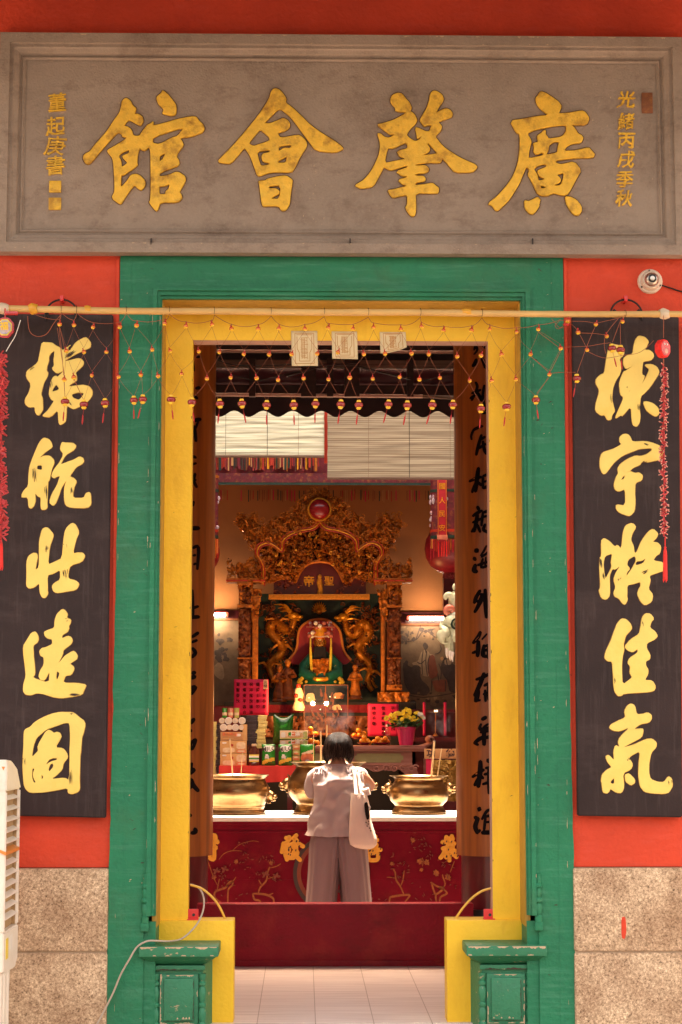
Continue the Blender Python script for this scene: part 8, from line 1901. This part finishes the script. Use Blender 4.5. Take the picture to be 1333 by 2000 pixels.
where = {'left': 'the rear fruit plate', 'mid': 'the left front fruit plate', 'right': 'the right front fruit plate', 'back': 'the plate behind the flat boxes', 'low': 'the low plate left of the woman'}
pos_words = ['topmost', 'leftmost', 'middle', 'right hand', 'innermost', 'frontmost', 'lowest right']
for nm, gen in plates:
    obs = list(gen)
    by = sorted(obs, key=lambda o: o[1][0]); top = min(obs, key=lambda o: o[1][1])
    for j_, (ob, uv) in enumerate(by):
        ordn = ['leftmost', 'second from left', 'third from left', 'fourth from left', 'fifth from left', 'sixth from left', 'rightmost'][j_] if j_ < len(by) - 1 else 'rightmost'
        ob['label'] = 'round orange, %s%s on %s' % (ordn, ' and highest' if ob is top[0] else '', where[nm])
c = P(757, 1456, 18.05); t = thing('clear_bottle', 'clear plastic bottle standing behind the pink flower pot', 'bottle', tuple(c)); q = MB(); q.lathe([(.030, 0), (.034, .01), (.034, .10), (.026, .135), (.012, .155), (.012, .175)], tuple(c), 20); q.build('bottle_body', M['clear'], t); q = MB(); q.lathe([(.0135, .172), (.0135, .19), (0, .191)], tuple(c), 14); q.build('cap', M['white_paper'], t)
# flower pot
YFp = 17.95
c = P(794, 1456, YFp); t = thing('flower_pot', 'ribbed pink pot of yellow and white chrysanthemums on the carved table', 'flower pot', tuple(c)); k = M1(YFp); n = 72
q = MB(); rings = []
for (hw, v) in ((12.5, 1456), (13, 1454), (18, 1424), (19, 1423), (19.5, 1420), (18, 1420), (17, 1424)):
    rings.append([(c.x + (hw / k + (.0018 if j_ % 4 < 2 and 1424 <= v < 1456 else 0)) * math.cos(2 * math.pi * j_ / n), YFp + (hw / k + (.0018 if j_ % 4 < 2 else 0)) * math.sin(2 * math.pi * j_ / n), PZ(v, YFp)) for j_ in range(n)])
q.loft(rings); q.build('pot', M['pot_pink'], t, angle=20)
rr = random.Random(33); fy, fw, fl = MB(), MB(), MB()
for j_ in range(64):
    a_ = rr.uniform(0, 2 * math.pi); r_ = math.sqrt(rr.random()); u = 792 + 38 * r_ * math.cos(a_); v = 1400 + 12.5 * r_ * math.sin(a_) - 2 + 5 * abs(r_ * math.cos(a_)); p = P(u, v, YFp); p.y += -.10 * math.sqrt(max(0, 1 - r_ * r_)) * rr.uniform(.4, 1.1) + rr.uniform(-.03, .08)
    mb = fw if (u > 818 and rr.random() < .8) else fy
    nrm = Vector((rr.gauss(0, .5) + .5 * math.cos(a_) * r_, -1 + rr.uniform(-.3, .5), rr.uniform(.1, .9))).normalized(); tx = nrm.orthogonal().normalized(); ty = nrm.cross(tx); rad = rr.uniform(.020, .028)
    for ring_, m_ in ((1.0, 13), (.62, 9)):
        for i in range(m_):
            b_ = 2 * math.pi * i / m_ + ring_; d = tx * math.cos(b_) + ty * math.sin(b_); s = nrm.cross(d); ba = p + nrm * .006 * (1.6 - ring_); tip = ba + d * rad * ring_ + nrm * .007 * (1.4 - ring_); w_ = s * rad * .19
            vs = [mb.b.verts.new(x) for x in (ba - w_ * .5, ba + w_ * .5, ba + d * rad * ring_ * .65 + w_ + nrm * .003, tip, ba + d * rad * ring_ * .65 - w_ + nrm * .003)]; mb.b.faces.new(vs)
    mb.ball(tuple(p + nrm * .006), rad * .3, 6, 5)
for j_ in range(120):
    a_ = rr.uniform(0, 2 * math.pi); r_ = math.sqrt(rr.random()); p = P(793 + 34 * r_ * math.cos(a_), rr.uniform(1402, 1422), YFp); p.y += rr.uniform(-.11, .10); d = Vector((rr.gauss(0, 1), rr.gauss(0, 1), rr.gauss(.3, .6))).normalized(); s = d.orthogonal().normalized() * .012; L_ = rr.uniform(.03, .055)
    vs = [fl.b.verts.new(x) for x in (p, p + d * L_ * .35 + s, p + d * L_ * .7 + s * .7, p + d * L_, p + d * L_ * .6 - s * .9, p + d * L_ * .3 - s)]; fl.b.faces.new(vs)
for j_ in range(40):
    a_ = rr.uniform(0, 2 * math.pi); r_ = rr.random() * .05; fl.tube([(c.x + r_ * math.cos(a_), YFp + r_ * math.sin(a_), PZ(1424, YFp)), (c.x + r_ * 2.4 * math.cos(a_), YFp + r_ * 1.6 * math.sin(a_), PZ(1404, YFp))], .0022, 4)
fl.lathe([(.075, 0), (0, .008)], (c.x, YFp, PZ(1424, YFp)), 20)
fy.build('yellow_flowers', M['petal'], t, smooth=False); fw.build('white_flowers', M['petal_white'], t, smooth=False); fl.build('leaves', M['leaf'], t, smooth=False)
# pink paper notices
def notice(u0, v0, u1, v1, Y, label, cols_, seed, slip):
    a_, b_ = P(u0, v1, Y), P(u1, v0, Y); w_, h_ = b_.x - a_.x, b_.z - a_.z; t = thing('paper_notice', label, 'notice', ((a_.x + b_.x) / 2, Y, a_.z), 'magenta paper notices')
    q = MB(); q.grid(lambda f, g: (a_.x + w_ * f, Y + .004 * math.sin(f * 5 + g * 3), a_.z + h_ * g), 10, 10); so = q.build('sheet', M['magenta'], t); md = so.modifiers.new('solid', 'SOLIDIFY'); md.thickness = .001
    rr = random.Random(seed); q = MB(); s = '恭祝聖壽千秋合境平安國泰民福祿信士叩拜香油燈風調雨順'
    for ci in range(cols_):
        x = a_.x + w_ * (ci + .6) / (cols_ + .2)
        for j_ in range(rr.randint(4, 6)): text_add(q, rr.choice(s), x, Y - .008, a_.z + h_ * (.93 - (j_ + .5) / 6.4), h_ / 9.5 if cols_ > 3 else h_ / 8, .001, .0006)
    q.build('lettering', M['ink'], t, smooth=False)
    if slip: q = MB(); A, B = P(515, 1346, Y), P(523.5, 1328, Y); q.box(A.x, B.x, Y - .011, Y - .0095, A.z, B.z); so = q.build('white_slip', M['carton_cream'], t); q = MB(); text_add(q, '光', (A.x + B.x) / 2, Y - .0112, A.z + (B.z - A.z) * .7, .035, .001); text_add(q, '緒', (A.x + B.x) / 2, Y - .0112, A.z + (B.z - A.z) * .3, .035, .001); q.build('slip_lettering', M['ink'], t, smooth=False)
notice(457, 1327, 524.5, 1397, 18.4, 'large magenta notice with five columns of black characters and a white slip', 5, 2, True)
notice(719, 1375, 779, 1438, 18.7, 'magenta notice with two columns of faint characters behind the flower pot', 3, 3, False)
for (u, lab) in ((829, 'thin red ribbon hanging just right of the chrysanthemums'), (870, 'thin red ribbon hanging beside the right column')):
    q = MB(); A, B = P(u - 2.4, 1437, 18.6), P(u + 2.4, 1372, 18.6); q.grid(lambda f, g: (A.x + (B.x - A.x) * f, 18.6 + .006 * math.sin(g * 6), A.z + (B.z - A.z) * g), 2, 12); so = q.build('paper_ribbon', M['magenta']); md = so.modifiers.new('solid', 'SOLIDIFY'); md.thickness = .001; tag(so, lab, 'ribbon', 'thin red ribbons', 'thing')
c = P(851, 1438, 18.5); t = thing('oil_lamp', 'slender lit lamp on a thin stem right of the flower pot', 'lamp', tuple(c)); q = MB(); q.tube([c, P(851.5, 1393, 18.5)], .004, 6); q.lathe([(.03, 0), (.02, .012), (.006, .03)], tuple(c), 14); q.build('stem', M['gilt'], t)
for u in (850, 854): q = MB(); q.ball(tuple(P(u, 1389, 18.5)), .0085, 8, 6, (1, 1, 1.3)); q.build('flame', M['bulb_lit'], t)
# shelf behind, right
q = MB(); A, B = P(780, 1440, 18.9), P(910, 1388, 18.9); q.box(A.x, B.x, 19.0, 19.05, .4, B.z); q.box(A.x, B.x, 18.85, 19.0, PZ(1392, 18.9), PZ(1386, 18.9)); q.box(A.x, B.x, 18.6, 19.0, A.z - .04, A.z); tag(q.build('side_cabinet', M['column'], smooth=False), 'dark maroon cabinet with a shelf below the painting of scholars', 'cabinet', kind='thing')
q = MB(); A, B = P(410, 1500, 18.9), P(470, 1380, 18.9); q.box(A.x, B.x, 18.8, 18.9, .4, B.z); tag(q.build('side_screen', M['column'], smooth=False), 'dark panel below the dim painting at the left', 'panel', kind='thing')
# donation box with relief
YO_ = 16.9
t = thing('donation_box', 'carved brass fronted donation box with two dark characters on its tan board', 'donation box', tuple(P(868, 1560, YO_)))
A, B = P(830, 1482, YO_), P(905, 1463, YO_); q = MB(); q.box(A.x, B.x, YO_ - .01, YO_ + .04, A.z, B.z, bev=.003); q.build('name_board', M['carton'], t)
q = MB()
for ch, u in (('功', 842), ('德', 880)): p = P(u, 1473, YO_); text_add(q, ch, p.x, YO_ - .011, p.z, .075, .002, .003)
q.build('lettering', M['print_brown'], t, smooth=False)
q = MB(); A, B = P(833, 1600, YO_), P(905, 1483, YO_); q.box(A.x, B.x, YO_ + .012, YO_ + .35, .5, B.z); q.build('box_body', M['column'], t, smooth=False)
q = MB(); A2, B2 = P(833, 1570, YO_), P(845, 1483, YO_); q.box(A2.x, B2.x, YO_ + .0, YO_ + .013, A2.z, B2.z); q.build('red_edge', M['magenta'], t, smooth=False)
M['relief_brass'] = mat('aged_brass_relief', (0.32, 0.185, 0.04), 0.42, metal=0.5, var=0.3, scale=30)
carved([(846, 1484), (906, 1484), (906, 1565), (846, 1565)], YO_ + .0, .009, .05, 14.2, -2, 13).build('relief_panel', M['relief_brass'], t, angle=60)
q = MB(); curls(q, [(850, 1488), (902, 1488), (902, 1560), (850, 1560)], YO_ - .04, 22, .02, .05, .011, 51); q.build('relief_scrolls', M['relief_brass'], t)
# ================================================================== INCENSE SMOKE
def smoke(c, sx, sz, label, seed, dens):
    m, nt, N, L, b = _nodes('smoke')
    N.remove(b); v = N.new('ShaderNodeVolumePrincipled'); v.inputs['Color'].default_value = (.86, .87, .95, 1); v.inputs['Anisotropy'].default_value = .2
    tc = N.new('ShaderNodeTexCoord'); mp = N.new('ShaderNodeMapping'); mp.inputs['Scale'].default_value = (1, 1, .55); mp.inputs['Location'].default_value = (seed, 0, 0); L.new(tc.outputs['Object'], mp.inputs['Vector'])
    n = N.new('ShaderNodeTexNoise'); n.inputs['Scale'].default_value = 9; n.inputs['Detail'].default_value = 3; n.inputs['Distortion'].default_value = 1.2; L.new(mp.outputs['Vector'], n.inputs['Vector'])
    mr = N.new('ShaderNodeMapRange'); mr.inputs['From Min'].default_value = .5; mr.inputs['From Max'].default_value = .72; mr.inputs['To Max'].default_value = dens; L.new(n.outputs['Fac'], mr.inputs['Value'])
    sb = N.new('ShaderNodeVectorMath'); sb.operation = 'SUBTRACT'; sb.inputs[1].default_value = c; L.new(tc.outputs['Object'], sb.inputs[0])
    dv = N.new('ShaderNodeVectorMath'); dv.operation = 'DIVIDE'; dv.inputs[1].default_value = (sx, .12, sz); L.new(sb.outputs[0], dv.inputs[0])
    ln = N.new('ShaderNodeVectorMath'); ln.operation = 'LENGTH'; L.new(dv.outputs[0], ln.inputs[0])
    fo_ = N.new('ShaderNodeMapRange'); fo_.inputs['From Min'].default_value = 1.0; fo_.inputs['From Max'].default_value = .1; L.new(ln.outputs['Value'], fo_.inputs['Value'])
    mm_ = N.new('ShaderNodeMath'); mm_.operation = 'MULTIPLY'; L.new(mr.outputs['Result'], mm_.inputs[0]); L.new(fo_.outputs['Result'], mm_.inputs[1]); L.new(mm_.outputs['Value'], v.inputs['Density']); L.new(v.outputs['Volume'], N['Material Output'].inputs['Volume'])
    q = MB(); q.ball(tuple(c), 1.0, 16, 12, (sx, .12, sz)); o = q.build('smoke', m); tag(o, label, 'smoke', None, 'stuff')
smoke(P(668, 1402, 15.4), .14, .12, 'thin bluish incense smoke curling above the head of the woman', 2, 1.4)
smoke(P(862, 1412, 15.4), .12, .14, 'thin bluish incense smoke rising over the donation box', 7, 1.3)
# ================================================================== THE WOMAN AT THE ALTAR
YWm = 13.75
KW = M1(YWm)
c0 = P(661, 1500, YWm); CXW = c0.x
wo = thing('person', 'woman with black bobbed hair, mauve top and wide trousers, praying at the altar table', 'person', (CXW, YWm, 0))
def skin_mesh(chains, levels=2):
    """chains of (point, radius) sharing vertices by position -> one continuous skinned body"""
    me = bpy.data.meshes.new('body'); idx = {}; vs, es, rs = [], [], []
    for ch in chains:
        prev = None
        for p, r in ch:
            key = tuple(round(c, 4) for c in p)
            if key not in idx: idx[key] = len(vs); vs.append(p); rs.append(r)
            if prev is not None and prev != idx[key]: es.append((prev, idx[key]))
            prev = idx[key]
    me.from_pydata(vs, es, [])
    o = bpy.data.objects.new('tmp', me); COL.objects.link(o)
    sk = o.modifiers.new('skin', 'SKIN'); sk.use_smooth_shade = True
    for i, r in enumerate(rs):
        d = me.skin_vertices[0].data[i]; d.radius = (r, r); d.use_root = (i == 0)
    sb = o.modifiers.new('sub', 'SUBSURF'); sb.levels = levels; sb.render_levels = levels
    dg = bpy.context.evaluated_depsgraph_get(); dg.update()
    m2 = bpy.data.meshes.new_from_object(o.evaluated_get(dg))
    bpy.data.objects.remove(o); bpy.data.meshes.remove(me)
    return m2
def W(dx, dy, z): return (CXW + dx, YWm + dy, z)
pel = (W(0, 0, .86), .12)
ch = [[pel, (W(0, .0, .98), .105), (W(0, 0, 1.10), .115), (W(0, -.005, 1.20), .11), (W(0, .0, 1.275), .07), (W(0, .012, 1.325), .047), (W(0, .025, 1.37), .05), (W(0, .035, 1.41), .075), (W(0, .035, 1.455), .082), (W(0, .03, 1.495), .055)]]
# nose and ears grow from the head
ch.append([(W(0, .035, 1.41), .075), (W(0, .118, 1.405), .014), (W(0, .138, 1.395), .009)])
for s in (-1, 1):
    ch.append([(W(0, .035, 1.41), .075), (W(s * .078, .035, 1.415), .018), (W(s * .088, .028, 1.425), .012)])
    ex, ez = (.245, 1.135) if s > 0 else (-.215, 1.11)
    wr = W(s * .034, .235, 1.315); pm = W(s * .024, .245, 1.365)
    ch.append([(W(0, -.005, 1.20), .11), (W(s * .10, -.005, 1.235), .07), (W(s * .165, 0, 1.225), .052), (W((s * .165 + ex) / 2, .045, (1.225 + ez) / 2), .043), (W(ex, .085, ez), .036), (W((ex + s * .03) / 2, .17, (ez + 1.32) / 2), .034), (wr, .024), (pm, .030)])
    for f, (dy, ln) in enumerate(((.022, .062), (.008, .070), (-.006, .066), (-.020, .052))):
        b0 = W(s * .018, .245 + dy, 1.395); ch.append([(pm, .030), (b0, .0092), (W(s * .012, .245 + dy * 1.05, 1.395 + ln * .55), .0085), (W(s * .008, .246 + dy * .95, 1.395 + ln), .0062)])
    ch.append([(pm, .030), (W(s * .022, .212, 1.375), .011), (W(s * .014, .200, 1.405), .0085)])
    ch.append([pel, (W(s * .085, 0, .80), .088), (W(s * .10, .01, .46), .056), (W(s * .10, -.01, .26), .048), (W(s * .10, -.015, .09), .034), (W(s * .105, .06, .045), .034), (W(s * .11, .13, .028), .026)])
bm_ = skin_mesh(ch); bm_.materials.append(M['skin']); body = link('body', bm_, wo)
# face details
for s in (-1, 1):
    q = MB(); q.ball(W(s * .030, .108, 1.432), .011, 10, 8, (1.2, .6, .7)); q.build('eye', M['white_paper'], wo); q = MB(); q.tube([W(s * .014, .116, 1.452), W(s * .030, .117, 1.457), W(s * .05, .105, 1.452)], .0035, 5); q.build('eyebrow', M['hair'], wo)
q = MB(); q.tube([W(-.02, .108, 1.372), W(0, .116, 1.374), W(.02, .108, 1.372)], [.003, .006, .003], 6); q.build('mouth', M['jade_pink'], wo)
# hair: a bob that falls to the nape, strands drawn in ridges
q = MB(); nT, nR = 144, 22
def hz(v): return PZ(v, YWm)
rings = []
for j in range(nR + 1):
    g = j / nR; ring_ = []
    for i in range(nT):
        th = 2 * math.pi * i / nT           # 0 = right, pi/2 = away from the street
        front = max(0.0, math.sin(th)); side = abs(math.cos(th))
        top = 1.534
        bot = hz(1479 + 11.5 * side ** 3 + (1.5 if math.cos(th) < 0 else -1.5) * side) + (.085 * front ** .7 if front > .62 else .03 * front)
        jag = .007 * mnoise.noise(Vector((math.cos(th) * 16, math.sin(th) * 16, 1))) + .004 * mnoise.noise(Vector((math.cos(th) * 45, math.sin(th) * 45, 3)))
        bot += jag
        a_ = g * 1.32
        z = top - (top - bot) * (g ** 1.0)
        hh = (top - z) / .22
        rad = math.sqrt(max(0, 1 - (1 - min(1, hh / .47)) ** 2)) if hh < .47 else 1.0 - .24 * max(0, (hh - .58) / .45) ** 1.5
        stn = .0035 * mnoise.noise(Vector((math.cos(th) * 14, math.sin(th) * 14, g * .9))) + .0022 * mnoise.noise(Vector((math.cos(th) * 40, math.sin(th) * 40, g * 1.5)))
        rr_ = rad + stn * 10 * min(1, g * 2.5)
        ring_.append(W(.101 * rr_ * math.cos(th) + .002, .03 + (.112 if math.sin(th) < 0 else .085) * rr_ * math.sin(th) - .01 * g, z))
    rings.append(ring_)
q.loft(rings[1:], caps=True); q.build('hair', M['hair'], wo, angle=80)
rr = random.Random(2)
for mm_, n_ in (('hair', 110), ('hair_sheen', 90)):
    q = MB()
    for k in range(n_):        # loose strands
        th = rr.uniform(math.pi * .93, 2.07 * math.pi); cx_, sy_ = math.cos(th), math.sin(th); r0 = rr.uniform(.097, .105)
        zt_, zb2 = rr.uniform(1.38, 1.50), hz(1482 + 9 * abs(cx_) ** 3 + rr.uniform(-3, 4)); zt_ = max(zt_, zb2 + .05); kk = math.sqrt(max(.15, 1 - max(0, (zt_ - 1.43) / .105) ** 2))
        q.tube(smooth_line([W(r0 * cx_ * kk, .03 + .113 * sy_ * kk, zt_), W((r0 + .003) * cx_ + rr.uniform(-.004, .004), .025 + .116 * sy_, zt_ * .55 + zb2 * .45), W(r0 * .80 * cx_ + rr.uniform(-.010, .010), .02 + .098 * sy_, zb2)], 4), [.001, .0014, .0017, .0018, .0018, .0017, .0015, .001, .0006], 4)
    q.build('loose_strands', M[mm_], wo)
# cloth: rings by level, with folds
def cloth(rows, n, fold, seed, depth_of, vert=False, cy=0.0):
    rings = []
    rows_ = []
    for a_, b_ in zip(rows, rows[1:]):
        for s in range(6):
            t = s / 6; rows_.append([a_[k] + (b_[k] - a_[k]) * t for k in range(len(a_))])
    rows_.append(list(rows[-1]))
    tot = len(rows_)
    for j, (v, uL, uR, dp) in enumerate(rows_):
        A, B = P(uL, v, YWm), P(uR, v, YWm); cx, hw, z = (A.x + B.x) / 2, (B.x - A.x) / 2, A.z; r_ = []
        for i in range(n):
            th = 2 * math.pi * i / n; ct, st_ = math.cos(th), math.sin(th)
            e = .82; x = math.copysign(abs(ct) ** e, ct) * hw; y = math.copysign(abs(st_) ** e, st_) * dp
            if vert: f = mnoise.noise(Vector((ct * 5 + seed, st_ * 5, z * .7))) + .5 * mnoise.noise(Vector((ct * 12, st_ * 12 + seed, z * 1.2)))
            else: f = mnoise.noise(Vector((x * 6 + z * 9, y * 8, z * 12 - x * 8 + seed))) + .6 * mnoise.noise(Vector((x * 22 - z * 12, y * 15, z * 16 + seed)))
            if not vert: f += 1.5 * (1 - abs(mnoise.noise(Vector((x * 9 - z * 5, y * 4, z * 7 + x * 6 + seed))))) ** 5 - .3
            k = 1 + f * fold / max(.05, math.hypot(x, y)) * (1 if abs(ct) < .9 else .45)
            r_.append((cx + x * k, YWm + cy + y * k, z + (.004 * f if j in (0, tot - 1) else 0)))
        rings.append(r_)
    return rings
q = MB(); q.loft(cloth([(1632.5, 599, 724, .165), (1600, 604.5, 719, .155), (1568, 612, 712, .140), (1543, 614, 710, .135), (1522, 611, 713, .130), (1511, 613, 711, .110), (1504, 619, 704, .088), (1499, 627, 695, .074), (1495, 634, 688, .066)], 96, .017, 3.0, None), caps=False)
q.build('shirt', M['shirt'], wo, angle=180)
q = MB(); rr = random.Random(3)
L_ = [W(.098 * math.cos(a_) + .0, .066 * math.sin(a_), PZ(1495, YWm) + .005) for a_ in [2 * math.pi * k / 40 for k in range(41)]]
q.tube(L_, .0045, 6)
for k in range(26):     # gathers along the yoke
    s = rr.choice((-1, 1)); u = 661 + s * rr.uniform(12, 44); v0 = 1497 + abs(u - 661) * .10; p0, p1 = P(u, v0, YWm), P(u + s * rr.uniform(0, 5), v0 + rr.uniform(7, 13), YWm)
    dx = (u - 661) / 52; y_ = -.070 - .05 * (1 - dx * dx)
    p0.y = YWm - .075; p1.y = YWm - .112 * math.sqrt(max(.1, 1 - dx * dx))
    q.tube([p0, p0.lerp(p1, .5) + Vector((0, -.004, 0)), p1], [.0045, .006, .002], 5)
q.build('collar', M['shirt'], wo)
for s, pth in ((-1, [(630, 1507, .034), (617, 1513, .046), (610, 1526, .045), (607.5, 1540, .043), (607.5, 1551, .037), (609, 1556, .028)]), (1, [(692, 1507, .034), (704, 1512, .046), (711.5, 1522, .044), (715, 1532, .039), (716.5, 1539, .034), (716.5, 1542, .028)])):
    pp = [P(u, v, YWm) for u, v, r in pth]
    for k, p in enumerate(pp): p.y += .014 * k
    q = MB(); L_ = smooth_line(pp, 5); rs = [r for r in smooth_line([Vector((r, 0)) for u, v, r in pth], 5)]
    q.tube(L_, [r.x for r in rs], 36, caps=True)
    for v in q.b.verts: v.co += (v.co - Vector((CXW, YWm, v.co.z))).normalized() * .009 * mnoise.noise(Vector((v.co.x * 38, v.co.y * 30, v.co.z * 9 + s)))
    q.build('sleeve', M['shirt'], wo, angle=180)
q = MB()
q.loft(cloth([(1622, 611, 671, .128), (1650, 605, 669, .142), (1682, 603.5, 665, .146), (1720, 601, 662, .150), (1766, 597, 658, .160), (1800, 594, 657, .165), (1838, 592, 655, .168)], 80, .016, 1.0, None, True), caps=False)
q.loft(cloth([(1622, 651, 711, .128), (1650, 654, 717, .142), (1682, 658.5, 719.5, .146), (1720, 663, 722, .150), (1766, 666.5, 726, .160), (1800, 667, 729, .165), (1838, 668, 731, .168)], 80, .016, 5.0, None, True), caps=False)
q.build('trousers', M['pants'], wo, angle=180)
for s in (-1, 1): q = MB(); q.ball(W(s * .108, .06, .028), .052, 14, 8, (.75, 2.1, .5)); q.build('shoe', M['canvas'], wo)
# ---- tote bag on her right shoulder
bag = thing('tote_bag', 'cream canvas tote bag hanging from the right shoulder of the woman', 'bag', tuple(P(708, 1655, YWm - .2)))
YBg = YWm - .175
q = MB(); rows = [(1549, 686, 716, .030), (1558, 685.5, 719, .040), (1572, 684.5, 722, .048), (1600, 683, 725, .055), (1620, 682, 731, .060), (1640, 682, 737, .062), (1650, 684, 736.5, .055), (1656, 694, 731, .035), (1659, 708, 724, .012)]
rings = []
for a_, b_ in zip(rows, rows[1:] + rows[-1:]):
    for s in range(5 if a_ is not b_ else 1):
        t = s / 5; v, uL, uR, dp = [a_[k] + (b_[k] - a_[k]) * t for k in range(4)]; A, B = P(uL, v, YBg), P(uR, v, YBg); cx, hw = (A.x + B.x) / 2, (B.x - A.x) / 2; r_ = []
        for i in range(64):
            th = 2 * math.pi * i / 64; ct, st_ = math.cos(th), math.sin(th); x = hw * math.copysign(abs(ct) ** .8, ct); f = .010 * mnoise.noise(Vector((x * 26, st_ * 2, A.z * 3.5))) + .012 * mnoise.noise(Vector((x * 12, st_, A.z * 3 + 4)))
            r_.append((cx + x, YBg + dp * math.copysign(abs(st_) ** .8, st_) + f, A.z))
        rings.append(r_)
q.loft(rings, caps=False); q.b.faces.ensure_lookup_table(); q.build('bag_body', M['canvas'], bag, angle=180)
for (pp) in ([(692, 1499, .03), (691, 1504, -.085), (693, 1525, -.135), (694.5, 1552, -.222)], [(696, 1501, .05), (697, 1506, -.08), (702, 1528, -.13), (706.5, 1552, -.222)]):
    L_ = smooth_line([Vector(P(u, v, YWm)) + Vector((0, dy, 0)) for u, v, dy in pp], 6); q = MB(); V = []
    for p in L_: V.append((q.b.verts.new(p + Vector((-.011, 0, 0))), q.b.verts.new(p + Vector((.011, -.002, 0)))))
    for a_, b_ in zip(V, V[1:]): q.b.faces.new((a_[0], a_[1], b_[1], b_[0]))
    o = q.build('strap', M['canvas'], bag); sm_ = o.modifiers.new('solid', 'SOLIDIFY'); sm_.thickness = .003
q = MB(); A = P(712, 1548, YBg); q.tube([(A.x - .01, YBg, A.z - .03), (A.x, YBg, A.z + .012), (A.x + .014, YBg, A.z + .018), (A.x + .026, YBg, A.z - .02)], [.02, .026, .024, .02], 10); q.build('rolled_cloth', M['canvas'], bag)
def bagpatch(lp, m_, nm):
    q = MB(); pl = [(P(u, v, YBg).x, P(u, v, YBg).z) for u, v in lp]; q.prism(chaikin(pl), YBg - .066, YBg - .03); q.build(nm, M[m_], bag)
bagpatch([(711, 1568), (718, 1566), (720, 1580), (722, 1598), (716.5, 1602), (713, 1588)], 'hair', 'dark_print')
bagpatch([(719.5, 1571), (725, 1576), (721, 1582)], 'white_paper', 'paper_corner')
for k, (u, v) in enumerate(((715, 1606), (719, 1609), (717, 1613), (722, 1617), (720, 1604), (724, 1622))): bagpatch([(u - 1.2, v - 1.6), (u + 1.3, v - 1), (u + 1.2, v + 1.4), (u - .9, v + 1.2)], 'print_brown', 'printed_mark')
